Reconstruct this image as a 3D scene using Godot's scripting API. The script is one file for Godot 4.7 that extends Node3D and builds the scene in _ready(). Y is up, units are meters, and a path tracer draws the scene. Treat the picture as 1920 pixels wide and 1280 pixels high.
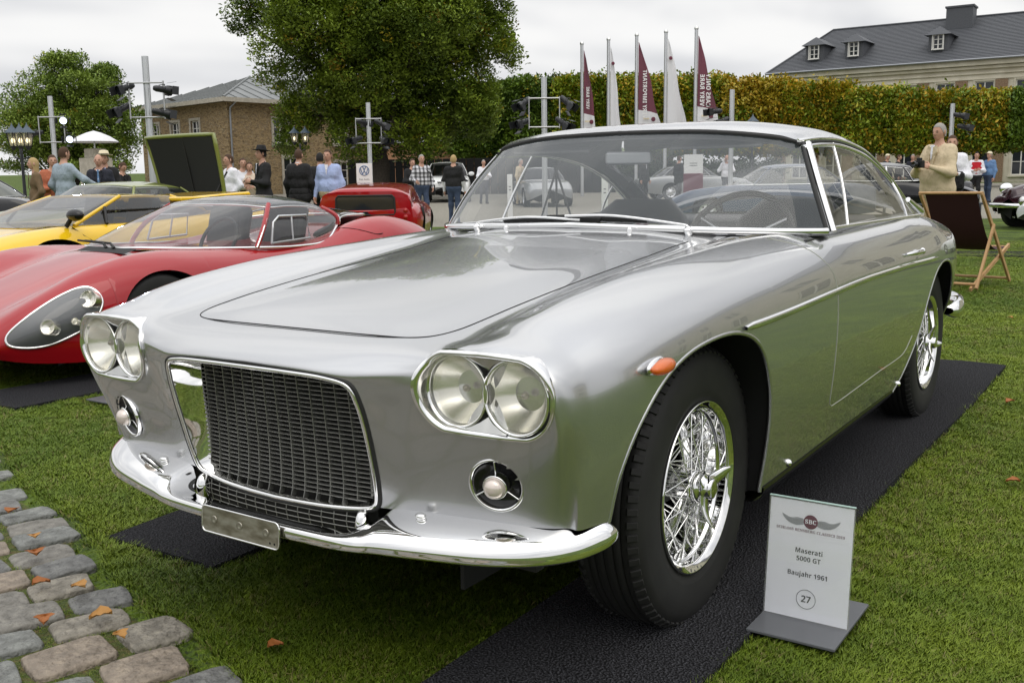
extends Node3D
# A lawn full of classic cars in front of a castle, under a white overcast sky.

var M := {}
var rng := RandomNumberGenerator.new()
var taken := {}


func _ready() -> void:
	rng.seed = 11
	var cam := Camera3D.new()
	cam.name = "camera"
	cam.basis = Basis(Vector3.UP, 0.5947) * Basis(Vector3.RIGHT, -0.1576) * Basis(Vector3.BACK, -0.0137)
	cam.position = Vector3(1.7007, 1.1067, 2.2452)
	cam.fov = 37.72
	cam.near = 0.05
	cam.far = 900.0
	add_child(cam)
	cam.current = true
	var env := Environment.new()
	env.background_mode = Environment.BG_SKY
	var sky := Sky.new()
	var pano := PanoramaSkyMaterial.new()
	pano.panorama = sky_picture()
	pano.energy_multiplier = 1.0
	sky.sky_material = pano
	env.sky = sky
	env.tonemap_mode = Environment.TONE_MAPPER_LINEAR
	env.tonemap_exposure = 1.0
	env.sdfgi_enabled = true
	env.ssao_enabled = true
	env.ssil_enabled = true
	var we := WorldEnvironment.new()
	we.name = "environment"
	we.environment = env
	add_child(we)
	var sun := DirectionalLight3D.new()
	sun.name = "sun"
	sun.rotation_degrees = Vector3(-58, 62, 0)
	sun.light_energy = 0.25
	sun.light_angular_distance = 50.0
	sun.light_color = Color(1.0, 0.97, 0.92)
	sun.shadow_enabled = true
	add_child(sun)
	make_materials()
	build_setting()
	build_backdrop()
	build_cars()
	build_people()
	build_details()


func sky_picture() -> ImageTexture:
	var a := FastNoiseLite.new()
	a.seed = 5
	a.frequency = 0.9
	a.fractal_octaves = 5
	a.fractal_gain = 0.55
	var b := FastNoiseLite.new()
	b.seed = 21
	b.frequency = 2.2
	b.fractal_octaves = 4
	var w := 1024
	var h := 512
	var im := Image.create(w, h, false, Image.FORMAT_RGBF)
	for y in h:
		var up := (0.5 - (y + 0.5) / h) * PI
		for x in w:
			var c := Color(0.72, 0.73, 0.74)
			if up > 0.0:
				var az := (x + 0.5) / w * TAU
				# a flat cloud deck far above: streets of stratus drawn out along one direction
				var k := 1.0 / (sin(up) + 0.22)
				var px := cos(az) * cos(up) * k
				var pz := sin(az) * cos(up) * k
				var u := px * 0.83 + pz * 0.56
				var v := -px * 0.56 + pz * 0.83
				var n := a.get_noise_3d(u * 0.55, v * 2.0, 0.0) * 0.75 + b.get_noise_3d(u * 0.7, v * 2.6, 4.0) * 0.35
				var t := smoothstep(-0.4, 0.4, n)
				var lit := lerpf(0.72, 0.96, t) * (1.0 + 1.1 * smoothstep(0.12, 1.3, up))
				c = Color(lit * lerpf(0.965, 1.0, t), lit * lerpf(0.98, 0.998, t), lit * lerpf(1.015, 0.992, t))
			im.set_pixel(x, y, c)
	return ImageTexture.create_from_image(im)


# ---------------------------------------------------------------- shapes

class Mb:
	var v := PackedVector3Array()
	var n := PackedVector3Array()
	var uv := PackedVector2Array()
	var ix := PackedInt32Array()
	var col := PackedColorArray()

	func vert(p: Vector3, nn: Vector3, t := Vector2.ZERO) -> int:
		v.append(p)
		n.append(nn)
		uv.append(t)
		return v.size() - 1

	func tri(a: int, b: int, c: int) -> void:
		if (v[b] - v[a]).cross(v[c] - v[a]).dot(n[a] + n[b] + n[c]) > 0.0:
			ix.append_array(PackedInt32Array([a, c, b]))
		else:
			ix.append_array(PackedInt32Array([a, b, c]))

	func quad(a: int, b: int, c: int, d: int) -> void:
		tri(a, b, c)
		tri(a, c, d)

	# four corners in order, one flat normal
	func face(a: Vector3, b: Vector3, c: Vector3, d: Vector3, out := Vector3.ZERO) -> void:
		var nn := (b - a).cross(d - a)
		if nn.length() < 1e-12:
			nn = (c - b).cross(d - c)
		nn = nn.normalized()
		if out != Vector3.ZERO and nn.dot(out) < 0.0:
			nn = -nn
		var k := vert(a, nn, Vector2(0, 0))
		vert(b, nn, Vector2(1, 0))
		vert(c, nn, Vector2(1, 1))
		vert(d, nn, Vector2(0, 1))
		quad(k, k + 1, k + 2, k + 3)

	func face3(a: Vector3, b: Vector3, c: Vector3, out := Vector3.ZERO) -> void:
		var nn := (b - a).cross(c - a).normalized()
		if out != Vector3.ZERO and nn.dot(out) < 0.0:
			nn = -nn
		var k := vert(a, nn)
		vert(b, nn)
		vert(c, nn)
		tri(k, k + 1, k + 2)

	# rows of points; cells marked in drop are left out
	func grid(P: Array, flip := false, wrap := false, drop := PackedByteArray()) -> void:
		var nu := P.size()
		var nv: int = P[0].size()
		var base := v.size()
		for i in nu:
			for j in nv:
				var a: Vector3 = P[mini(i + 1, nu - 1)][j] - P[maxi(i - 1, 0)][j]
				var b: Vector3
				if wrap:
					b = P[i][(j + 1) % (nv - 1)] - P[i][(j - 1 + nv - 1) % (nv - 1)]
				else:
					b = P[i][mini(j + 1, nv - 1)] - P[i][maxi(j - 1, 0)]
				var nn := a.cross(b)
				if nn.length() < 1e-14:
					var i2 := clampi(i, 1, nu - 2)
					a = P[mini(i2 + 1, nu - 1)][j] - P[maxi(i2 - 1, 0)][j]
					b = P[i2][mini(j + 1, nv - 1)] - P[i2][maxi(j - 1, 0)]
					nn = a.cross(b)
				nn = nn.normalized()
				vert(P[i][j], -nn if flip else nn, Vector2(float(j) / (nv - 1), float(i) / (nu - 1)))
		for i in nu - 1:
			for j in nv - 1:
				if drop.size() and drop[i * (nv - 1) + j] == 1:
					continue
				var k := base + i * nv + j
				quad(k, k + 1, k + nv + 1, k + nv)

	func box(c: Vector3, s: Vector3, bas := Basis(), bevel := 0.0) -> void:
		var h := s * 0.5
		var b := minf(bevel, minf(h.x, minf(h.y, h.z)) * 0.9)
		var ids := {}
		for sx in [-1, 1]:
			for sy in [-1, 1]:
				for sz in [-1, 1]:
					var sg := Vector3(sx, sy, sz)
					for ax in 3:
						var p := sg * (h - Vector3(b, b, b))
						p[ax] = sg[ax] * h[ax]
						var nn := Vector3.ZERO
						nn[ax] = sg[ax]
						var t := Vector2(p[(ax + 1) % 3], p[(ax + 2) % 3])
						ids[[ax, sx, sy, sz]] = vert(c + bas * p, (bas * nn).normalized(), t)
		for ax in 3:
			for s1 in [-1, 1]:
				var q := []
				for d in [[-1, -1], [1, -1], [1, 1], [-1, 1]]:
					var sg := [0, 0, 0]
					sg[ax] = s1
					sg[(ax + 1) % 3] = d[0]
					sg[(ax + 2) % 3] = d[1]
					q.append(ids[[ax, sg[0], sg[1], sg[2]]])
				quad(q[0], q[1], q[2], q[3])
				if b > 0.0:
					for s2 in [-1, 1]:
						var b1 := (ax + 1) % 3
						var c1 := (ax + 2) % 3
						var e := []
						for s3 in [-1, 1]:
							var sg := [0, 0, 0]
							sg[ax] = s1
							sg[b1] = s2
							sg[c1] = s3
							e.append(ids[[ax, sg[0], sg[1], sg[2]]])
							e.append(ids[[b1, sg[0], sg[1], sg[2]]])
						quad(e[0], e[1], e[3], e[2])
		if b > 0.0:
			for sx in [-1, 1]:
				for sy in [-1, 1]:
					for sz in [-1, 1]:
						tri(ids[[0, sx, sy, sz]], ids[[1, sx, sy, sz]], ids[[2, sx, sy, sz]])

	# a tube along a path; r is one radius or one per point; flat squeezes it along dir
	func tube(path: PackedVector3Array, r, sides := 8, caps := true, dir := Vector3.ZERO, flat := 1.0, closed := false) -> void:
		var P := []
		var m := path.size()
		var side := Vector3.ZERO
		for i in m:
			var t: Vector3
			if closed:
				t = path[(i + 1) % (m - 1)] - path[(i - 1 + m - 1) % (m - 1)]
			else:
				t = path[mini(i + 1, m - 1)] - path[maxi(i - 1, 0)]
			t = t.normalized()
			if dir != Vector3.ZERO:
				side = (dir - t * dir.dot(t)).normalized()
			elif side == Vector3.ZERO:
				side = t.cross(Vector3.UP if absf(t.y) < 0.9 else Vector3.RIGHT).normalized()
			else:
				side = (side - t * side.dot(t)).normalized()
			var up := t.cross(side)
			var rr: float = r[i] if typeof(r) != TYPE_FLOAT else r
			var row := PackedVector3Array()
			for k in sides + 1:
				var a := TAU * k / sides
				row.append(path[i] + side * (cos(a) * rr * flat) + up * (sin(a) * rr))
			P.append(row)
		var k0 := v.size()
		grid(P, true, true)
		# make the normals point away from the path
		var away := 0.0
		for i in m:
			away += n[k0 + i * (sides + 1)].dot(P[i][0] - path[i])
		if away < 0.0:
			for k in range(k0, v.size()):
				n[k] = -n[k]
			for k in range(ix.size() - 6 * (m - 1) * sides, ix.size(), 3):
				var s := ix[k + 1]
				ix[k + 1] = ix[k + 2]
				ix[k + 2] = s
		if caps and not closed:
			for e in [0, m - 1]:
				var nn: Vector3 = (path[0] - path[1]).normalized() if e == 0 else (path[m - 1] - path[m - 2]).normalized()
				var c := vert(path[e], nn)
				for k in sides:
					var a1 := vert(P[e][k], nn)
					var b1 := vert(P[e][k + 1], nn)
					tri(c, a1, b1)

	# turn a profile of (radius, height) round the y axis of xf
	func lathe(prof: PackedVector2Array, xf := Transform3D(), sides := 32, flip := false) -> void:
		var P := []
		for p in prof:
			var row := PackedVector3Array()
			for k in sides + 1:
				var a := TAU * k / sides
				row.append(xf * Vector3(cos(a) * p.x, p.y, sin(a) * p.x))
			P.append(row)
		grid(P, flip, true)

	func ellipsoid(c: Vector3, r: Vector3, bas := Basis(), sides := 16, rings := 10) -> void:
		var base := v.size()
		for i in rings + 1:
			var t := PI * i / rings
			for k in sides + 1:
				var a := TAU * k / sides
				var d := Vector3(sin(t) * cos(a), cos(t), sin(t) * sin(a))
				vert(c + bas * (d * r), (bas * (d / r)).normalized(), Vector2(float(k) / sides, float(i) / rings))
		for i in rings:
			for k in sides:
				var q := base + i * (sides + 1) + k
				quad(q, q + 1, q + sides + 2, q + sides + 1)

	# a flat outline in the xy plane of xf, given thickness along z (both ways from 0)
	func prism(poly: PackedVector2Array, depth: float, xf := Transform3D()) -> void:
		var tris := Geometry2D.triangulate_polygon(poly)
		for s in [1.0, -1.0]:
			var nn := (xf.basis * Vector3(0, 0, s)).normalized()
			var base := v.size()
			for p in poly:
				vert(xf * Vector3(p.x, p.y, s * depth * 0.5), nn, p)
			for k in range(0, tris.size(), 3):
				tri(base + tris[k], base + tris[k + 1], base + tris[k + 2])
		var area := 0.0
		for i in poly.size():
			area += poly[i].cross(poly[(i + 1) % poly.size()])
		for i in poly.size():
			var a := poly[i]
			var b := poly[(i + 1) % poly.size()]
			var e := b - a
			var out := xf.basis * (Vector3(e.y, -e.x, 0) * signf(area))
			face(xf * Vector3(a.x, a.y, depth * 0.5), xf * Vector3(b.x, b.y, depth * 0.5), xf * Vector3(b.x, b.y, -depth * 0.5), xf * Vector3(a.x, a.y, -depth * 0.5), out)

	func join(o: Mb, xf := Transform3D()) -> void:
		var base := v.size()
		v.append_array(xf * o.v)
		var bas := xf.basis.inverse().transposed()
		for q in o.n:
			n.append((bas * q).normalized())
		uv.append_array(o.uv)
		for k in o.ix:
			ix.append(base + k)

	func mirror_x() -> void:
		var base := v.size()
		for k in base:
			vert(v[k] * Vector3(-1, 1, 1), n[k] * Vector3(-1, 1, 1), uv[k])
		var m := ix.size()
		for k in range(0, m, 3):
			ix.append_array(PackedInt32Array([base + ix[k], base + ix[k + 2], base + ix[k + 1]]))

	func mesh() -> ArrayMesh:
		var arr := []
		arr.resize(Mesh.ARRAY_MAX)
		arr[Mesh.ARRAY_VERTEX] = v
		arr[Mesh.ARRAY_NORMAL] = n
		arr[Mesh.ARRAY_TEX_UV] = uv
		if col.size() == v.size():
			arr[Mesh.ARRAY_COLOR] = col
		arr[Mesh.ARRAY_INDEX] = ix
		var m := ArrayMesh.new()
		m.add_surface_from_arrays(Mesh.PRIMITIVE_TRIANGLES, arr)
		return m


func numbered(called: String) -> String:
	taken[called] = taken.get(called, -1) + 1
	return called if taken[called] == 0 else "%s_%03d" % [called, taken[called]]


# one mesh: a part of parent, or a thing of its own when parent is null
func put(called: String, b: Mb, m: Material, parent: Node = null) -> MeshInstance3D:
	var o := MeshInstance3D.new()
	o.mesh = b.mesh()
	o.material_override = m
	return hang(called, o, parent)


func put_mesh(called: String, me: Mesh, m: Material, parent: Node = null, at := Transform3D()) -> MeshInstance3D:
	var o := MeshInstance3D.new()
	o.mesh = me
	o.material_override = m
	o.transform = at
	return hang(called, o, parent)


func hang(called: String, o: Node3D, parent: Node) -> Node3D:
	if parent == null:
		o.name = numbered(called)
		add_child(o)
	else:
		var k := 0
		var nm := called
		while parent.has_node(nm):
			k += 1
			nm = "%s_%03d" % [called, k]
		o.name = nm
		parent.add_child(o)
	return o


func thing(called: String, label: String, category: String, at := Vector3.ZERO, turn := 0.0, group := "") -> Node3D:
	var o := Node3D.new()
	o.name = numbered(called)
	add_child(o)
	o.position = at
	o.rotation.y = turn
	return tag(o, label, category, group)


func tag(o: Node3D, label: String, category: String, group := "") -> Node3D:
	o.set_meta("label", label)
	o.set_meta("category", category)
	if group:
		o.set_meta("group", group)
	return o


func kind(o: Node3D, k: String) -> Node3D:
	o.set_meta("kind", k)
	return o


func twin(o: Node3D, at: Vector3, turn: float, label := "") -> Node3D:
	var c: Node3D = o.duplicate()
	c.name = numbered(String(o.name).rstrip("0123456789").rstrip("_"))
	add_child(c)
	c.position = at
	c.rotation.y = turn
	if label:
		c.set_meta("label", label)
	return c


func group(called: String, parent: Node, at := Vector3.ZERO) -> Node3D:
	var o := Node3D.new()
	o.position = at
	return hang(called, o, parent)


# ---------------------------------------------------------------- curves

static func cr(a: Vector3, b: Vector3, c: Vector3, d: Vector3, t: float) -> Vector3:
	return 0.5 * (2.0 * b + (c - a) * t + (2.0 * a - 5.0 * b + 4.0 * c - d) * t * t + (3.0 * b - a - 3.0 * c + d) * t * t * t)


# a smooth curve through the points, sub steps between neighbours
static func curve(p: PackedVector3Array, sub: int, closed := false) -> PackedVector3Array:
	var out := PackedVector3Array()
	var m := p.size()
	var spans := m if closed else m - 1
	for i in spans:
		var a := p[(i - 1 + m) % m] if closed else (p[i - 1] if i > 0 else p[0] * 2.0 - p[1])
		var d := p[(i + 2) % m] if closed else (p[i + 2] if i + 2 < m else p[m - 1] * 2.0 - p[m - 2])
		for k in sub:
			out.append(cr(a, p[i], p[(i + 1) % m], d, float(k) / sub))
	out.append(p[0] if closed else p[m - 1])
	return out


# a smooth surface through a net of points (an Array of rows)
static func net(rows: Array, sub_u: int, sub_v: int) -> Array:
	var fine := []
	for r in rows:
		fine.append(curve(r, sub_v))
	var out := []
	var cols := []
	for j in fine[0].size():
		var c := PackedVector3Array()
		for i in fine.size():
			c.append(fine[i][j])
		cols.append(curve(c, sub_u))
	for i in cols[0].size():
		var r := PackedVector3Array()
		for j in cols.size():
			r.append(cols[j][i])
		out.append(r)
	return out


# value at x of a smooth curve through (keys, vals); keys rise
static func spl(keys: PackedFloat32Array, vals: PackedFloat32Array, x: float) -> float:
	var m := keys.size()
	if x <= keys[0]:
		return vals[0]
	if x >= keys[m - 1]:
		return vals[m - 1]
	var i := 0
	while keys[i + 1] < x:
		i += 1
	var h := keys[i + 1] - keys[i]
	var t := (x - keys[i]) / h
	var s := (vals[i + 1] - vals[i]) / h
	var m0 := s if i == 0 else (vals[i + 1] - vals[i - 1]) / (keys[i + 1] - keys[i - 1])
	var m1 := s if i + 2 >= m else (vals[i + 2] - vals[i]) / (keys[i + 2] - keys[i])
	var t2 := t * t
	var t3 := t2 * t
	return (2.0 * t3 - 3.0 * t2 + 1.0) * vals[i] + (t3 - 2.0 * t2 + t) * h * m0 + (3.0 * t2 - 2.0 * t3) * vals[i + 1] + (t3 - t2) * h * m1


static func v3(a: Array) -> PackedVector3Array:
	var out := PackedVector3Array()
	for k in range(0, a.size(), 3):
		out.append(Vector3(a[k], a[k + 1], a[k + 2]))
	return out


static func v2(a: Array) -> PackedVector2Array:
	var out := PackedVector2Array()
	for k in range(0, a.size(), 2):
		out.append(Vector2(a[k], a[k + 1]))
	return out


# ground under the camera is the origin of "across" (to the right) and "away"; the court rises gently beyond the lawn
static func gy(away: float) -> float:
	return maxf(0.0, away - 22.0) * 0.016


static func spot(across: float, away: float, up := 0.0) -> Vector3:
	return Vector3(1.7007 + 0.8283 * across - 0.5603 * away, gy(away) + up, 2.2452 - 0.5603 * across - 0.8283 * away)


static func away_of(p: Vector3) -> float:
	return (p.x - 1.7007) * -0.5603 + (p.z - 2.2452) * -0.8283


# ---------------------------------------------------------------- materials

static func lin(r: float, g: float, b: float, a := 1.0) -> Color:
	var c := Color(r, g, b).linear_to_srgb()
	c.a = a
	return c


func mat(called: String, c: Color, rough := 0.6, metal := 0.0) -> StandardMaterial3D:
	var m := StandardMaterial3D.new()
	m.resource_name = called
	m.albedo_color = c
	m.roughness = rough
	m.metallic = metal
	M[called] = m
	return m


func paint(called: String, c: Color, rough := 0.35, metal := 0.0) -> StandardMaterial3D:
	var m := mat(called, c, rough, metal)
	m.clearcoat_enabled = true
	m.clearcoat = 1.0
	m.clearcoat_roughness = 0.02
	m.metallic_specular = 0.25
	return m


func glass(called: String, c: Color, rough := 0.0) -> StandardMaterial3D:
	var m := mat(called, c, rough)
	m.transparency = BaseMaterial3D.TRANSPARENCY_ALPHA
	m.metallic_specular = 0.5
	return m


func noise_tex(freq: float, octaves: int, stops: Array, size := 512, seed_ := 1, kind_ := FastNoiseLite.TYPE_SIMPLEX_SMOOTH) -> NoiseTexture2D:
	var f := FastNoiseLite.new()
	f.noise_type = kind_
	f.seed = seed_
	f.frequency = freq
	f.fractal_octaves = octaves
	var t := NoiseTexture2D.new()
	t.width = size
	t.height = size
	t.seamless = true
	t.noise = f
	if stops.size():
		var g := Gradient.new()
		var offs := PackedFloat32Array()
		var cols := PackedColorArray()
		for s in stops:
			offs.append(s[0])
			cols.append(s[1])
		g.offsets = offs
		g.colors = cols
		t.color_ramp = g
	return t


# a material whose colour comes from noise laid on all three axes
func rough_mat(called: String, tex: Texture2D, scale: float, rough := 0.9, bump: Texture2D = null, bump_strength := 1.0) -> StandardMaterial3D:
	var m := mat(called, Color.WHITE, rough)
	m.albedo_texture = tex
	m.uv1_triplanar = true
	m.uv1_world_triplanar = true
	m.uv1_scale = Vector3.ONE * scale
	if bump:
		m.normal_enabled = true
		m.normal_texture = bump
		m.normal_scale = bump_strength
	return m


func bump_tex(freq: float, octaves: int, strength: float, size := 512, seed_ := 3, kind_ := FastNoiseLite.TYPE_SIMPLEX_SMOOTH) -> NoiseTexture2D:
	var t := noise_tex(freq, octaves, [], size, seed_, kind_)
	t.as_normal_map = true
	t.bump_strength = strength
	return t


func make_materials() -> void:
	var sil := paint("silver_paint", lin(0.48, 0.485, 0.495), 0.27, 0.88)
	sil.clearcoat_roughness = 0.01
	mat("chrome", lin(0.86, 0.86, 0.86), 0.03, 1.0)
	mat("chrome_dull", lin(0.62, 0.62, 0.6), 0.16, 1.0)
	mat("steel", lin(0.5, 0.5, 0.5), 0.3, 1.0)
	mat("alu", lin(0.6, 0.61, 0.63), 0.42, 0.9)
	mat("grey_metal", lin(0.3, 0.31, 0.33), 0.45, 0.7)
	mat("grille_metal", lin(0.34, 0.34, 0.32), 0.38, 0.85)
	mat("black", lin(0.006, 0.006, 0.006), 0.7)
	mat("black_gloss", lin(0.008, 0.008, 0.009), 0.15)
	mat("seam", lin(0.004, 0.004, 0.004), 0.9)
	mat("seal", lin(0.012, 0.012, 0.012), 0.6)
	mat("tyre", lin(0.017, 0.017, 0.016), 0.72)
	mat("leather", lin(0.03, 0.03, 0.032), 0.5)
	mat("dash", lin(0.014, 0.014, 0.015), 0.55)
	mat("white_paint", lin(0.8, 0.8, 0.79), 0.5)
	mat("wood_rim", lin(0.16, 0.07, 0.025), 0.35)
	glass("screen_glass", Color(0.55, 0.6, 0.62, 0.1))
	glass("side_glass", Color(0.3, 0.33, 0.33, 0.16))
	glass("lamp_glass", Color(0.9, 0.9, 0.9, 0.05))
	glass("fluted_glass", Color(0.86, 0.85, 0.8, 0.2))
	var fl := mat("frosted_lens", lin(0.75, 0.66, 0.6), 0.12)
	fl.clearcoat_enabled = true
	fl.clearcoat = 1.0
	fl.metallic = 0.35
	var wp := mat("worn_plate", lin(0.42, 0.4, 0.34), 0.3, 0.85)
	wp.albedo_color = Color.WHITE
	wp.albedo_texture = noise_tex(0.02, 4, [[0.0, lin(0.22, 0.2, 0.15)], [0.6, lin(0.42, 0.4, 0.34)], [1.0, lin(0.55, 0.54, 0.5)]], 256, 71)
	wp.uv1_scale = Vector3(3, 8, 1)
	mat("door_line", lin(0.35, 0.36, 0.3), 0.5)
	glass("racer_glass", Color(0.25, 0.27, 0.28, 0.22))
	glass("canopy_glass", Color(0.36, 0.38, 0.4, 0.5))
	glass("tint_glass", Color(0.12, 0.14, 0.14, 0.45))
	mat("lamp_red", lin(0.35, 0.01, 0.008), 0.12)
	mat("hood_cloth", lin(0.05, 0.04, 0.05), 0.9)
	mat("dead_leaf", lin(0.3, 0.1, 0.02), 0.7)
	mat("dead_leaf_pale", lin(0.4, 0.2, 0.05), 0.7)
	mat("plate_grey", lin(0.11, 0.115, 0.125), 0.4)
	mat("acrylic_edge", lin(0.45, 0.62, 0.58), 0.1)
	mat("emblem_silver", lin(0.36, 0.38, 0.4), 0.4)
	mat("badge_blue", lin(0.06, 0.14, 0.3), 0.4)
	mat("rail_paint", lin(0.05, 0.06, 0.075), 0.5)
	mat("dark_boards", lin(0.01, 0.01, 0.011), 0.8)
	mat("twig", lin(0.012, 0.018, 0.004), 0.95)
	mat("lamp_black", lin(0.012, 0.013, 0.016), 0.4)
	mat("lantern_blue", lin(0.05, 0.075, 0.1), 0.5)
	var ll := mat("lamp_lit", lin(0.8, 0.85, 1.0), 0.3)
	ll.emission_enabled = true
	ll.emission = Color(0.86, 0.9, 1.0)
	ll.emission_energy_multiplier = 3.0
	var bw := mat("bulb_warm", lin(0.9, 0.85, 0.7), 0.4)
	bw.emission_enabled = true
	bw.emission = Color(1.0, 0.93, 0.75)
	bw.emission_energy_multiplier = 1.3
	var ck := mat("checked", Color.WHITE, 0.85)
	ck.albedo_texture = check_picture()
	ck.uv1_triplanar = true
	ck.uv1_scale = Vector3.ONE * 9.0
	mat("lamp_bay", lin(0.07, 0.075, 0.08), 0.35, 0.4)
	glass("acrylic", Color(0.95, 0.97, 0.97, 0.06))
	glass("dark_glass", Color(0.03, 0.035, 0.04, 0.55))
	var am := mat("amber", lin(0.75, 0.16, 0.01), 0.08)
	am.clearcoat_enabled = true
	am.clearcoat = 1.0
	am.backlight_enabled = true
	am.backlight = lin(0.5, 0.12, 0.0)
	mat("reflector", lin(0.9, 0.88, 0.8), 0.22, 1.0)
	mat("bulb", lin(0.25, 0.22, 0.18), 0.2, 0.6)
	paint("red_paint", lin(0.33, 0.003, 0.007), 0.3)
	paint("yellow_paint", lin(0.74, 0.47, 0.008), 0.3)
	paint("olive_paint", lin(0.2, 0.23, 0.055), 0.3)
	paint("black_paint", lin(0.006, 0.006, 0.008), 0.2)
	paint("white_car_paint", lin(0.72, 0.73, 0.73), 0.3)
	paint("blue_paint", lin(0.035, 0.055, 0.1), 0.3)
	paint("burgundy_paint", lin(0.03, 0.008, 0.012), 0.25)
	paint("grey_paint", lin(0.3, 0.31, 0.32), 0.3, 0.4)
	mat("maroon_cloth", lin(0.035, 0.006, 0.01), 0.85)
	mat("maroon_flag", lin(0.13, 0.012, 0.035), 0.8)
	mat("white_cloth", lin(0.72, 0.72, 0.74), 0.85)
	mat("skin", lin(0.48, 0.27, 0.19), 0.55)
	mat("eye", lin(0.03, 0.02, 0.02), 0.3)
	mat("lip", lin(0.3, 0.1, 0.08), 0.5)
	mat("ink", lin(0.02, 0.02, 0.025), 0.8)
	mat("maroon_ink", lin(0.1, 0.01, 0.03), 0.7)
	mat("paper", lin(0.82, 0.83, 0.88), 0.6)
	for t in ["white_cloth", "maroon_flag"]:
		M[t].backlight_enabled = true
		M[t].backlight = Color(0.35, 0.35, 0.35)
	# dusty rubber
	M["tyre"].albedo_color = Color.WHITE
	M["tyre"].albedo_texture = noise_tex(0.02, 4, [[0.0, lin(0.005, 0.005, 0.005)], [1.0, lin(0.012, 0.0118, 0.011)]], 256, 31)
	M["tyre"].uv1_triplanar = true
	M["tyre"].uv1_scale = Vector3.ONE * 2.0
	# lawn
	var lawn := rough_mat("lawn", noise_tex(0.02, 5, [[0.0, lin(0.065, 0.115, 0.004)], [0.5, lin(0.125, 0.195, 0.008)], [1.0, lin(0.21, 0.25, 0.025)]], 1024, 2), 0.5, 0.95, bump_tex(0.12, 4, 10.0, 512, 8), 1.0)
	lawn.detail_enabled = true
	lawn.detail_albedo = noise_tex(0.004, 3, [[0.0, Color(0.55, 0.6, 0.5)], [1.0, Color(1.0, 1.0, 1.0)]], 512, 77)
	lawn.detail_blend_mode = BaseMaterial3D.BLEND_MODE_MUL
	lawn.uv2_triplanar = true
	lawn.uv2_world_triplanar = true
	lawn.uv2_scale = Vector3.ONE * 0.13
	rough_mat("court", noise_tex(0.05, 4, [[0.0, lin(0.17, 0.155, 0.125)], [0.5, lin(0.25, 0.235, 0.195)], [1.0, lin(0.33, 0.31, 0.27)]], 512, 12), 0.35, 0.95, bump_tex(0.09, 3, 6.0), 0.7)
	rough_mat("earth", noise_tex(0.04, 5, [[0.0, lin(0.03, 0.045, 0.008)], [0.45, lin(0.075, 0.1, 0.018)], [1.0, lin(0.13, 0.085, 0.04)]], 512, 14), 1.4, 1.0, bump_tex(0.1, 4, 10.0), 1.0)
	var felt := rough_mat("felt", noise_tex(0.22, 3, [[0.15, lin(0.008, 0.008, 0.009)], [0.5, lin(0.034, 0.034, 0.038)], [0.85, lin(0.11, 0.112, 0.125)]], 512, 15), 1.1, 0.95, bump_tex(0.22, 3, 20.0, 512, 15), 1.2)
	felt.metallic_specular = 0.3
	for k in 5:
		var a: Array = [[0.19, 0.18, 0.16], [0.23, 0.21, 0.175], [0.15, 0.15, 0.145], [0.235, 0.195, 0.155], [0.18, 0.185, 0.175]][k]
		rough_mat("stone_%d" % k, noise_tex(0.03, 5, [[0.0, lin(a[0] * 0.6, a[1] * 0.6, a[2] * 0.58)], [0.5, lin(a[0], a[1], a[2])], [1.0, lin(a[0] * 1.5, a[1] * 1.5, a[2] * 1.45)]], 256, 40 + k), 2.4, 0.85, bump_tex(0.06, 4, 8.0, 256, 60 + k), 0.8)
	# rubble masonry of the lodge, slate and render of the castle
	rough_mat("rubble", noise_tex(0.055, 2, [[0.0, lin(0.08, 0.055, 0.03)], [0.3, lin(0.25, 0.175, 0.09)], [0.6, lin(0.36, 0.265, 0.14)], [0.8, lin(0.15, 0.11, 0.07)], [1.0, lin(0.48, 0.39, 0.24)]], 512, 50, FastNoiseLite.TYPE_CELLULAR), 0.42, 0.95, bump_tex(0.055, 2, 6.0, 512, 50, FastNoiseLite.TYPE_CELLULAR), 1.0)
	(M["rubble"].albedo_texture.noise as FastNoiseLite).cellular_return_type = FastNoiseLite.RETURN_CELL_VALUE
	M["rubble"].uv1_scale = Vector3(0.22, 0.42, 0.22)
	rough_mat("slate", noise_tex(0.06, 4, [[0.0, lin(0.045, 0.048, 0.056)], [0.5, lin(0.075, 0.08, 0.09)], [1.0, lin(0.115, 0.12, 0.13)]], 512, 52), 0.4, 0.65)
	rough_mat("zinc", noise_tex(0.01, 3, [[0.0, lin(0.13, 0.14, 0.14)], [1.0, lin(0.2, 0.21, 0.21)]], 256, 53), 0.3, 0.5)
	rough_mat("render", noise_tex(0.015, 4, [[0.0, lin(0.5, 0.46, 0.36)], [1.0, lin(0.68, 0.64, 0.53)]], 256, 54), 0.2, 0.9)
	rough_mat("brick_face", noise_tex(0.08, 3, [[0.0, lin(0.12, 0.075, 0.05)], [0.5, lin(0.24, 0.16, 0.1)], [1.0, lin(0.33, 0.25, 0.17)]], 256, 55), 0.5, 0.95)
	rough_mat("pink_wall", noise_tex(0.02, 3, [[0.0, lin(0.42, 0.22, 0.12)], [1.0, lin(0.54, 0.3, 0.18)]], 256, 56), 0.2, 0.95)
	rough_mat("lightstone", noise_tex(0.03, 3, [[0.0, lin(0.34, 0.31, 0.25)], [1.0, lin(0.5, 0.46, 0.39)]], 256, 57), 0.5, 0.9)
	rough_mat("bark", noise_tex(0.05, 4, [[0.0, lin(0.02, 0.016, 0.012)], [1.0, lin(0.08, 0.065, 0.05)]], 256, 58), 1.0, 0.95, bump_tex(0.06, 3, 8.0, 256, 59), 1.0)
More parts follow.
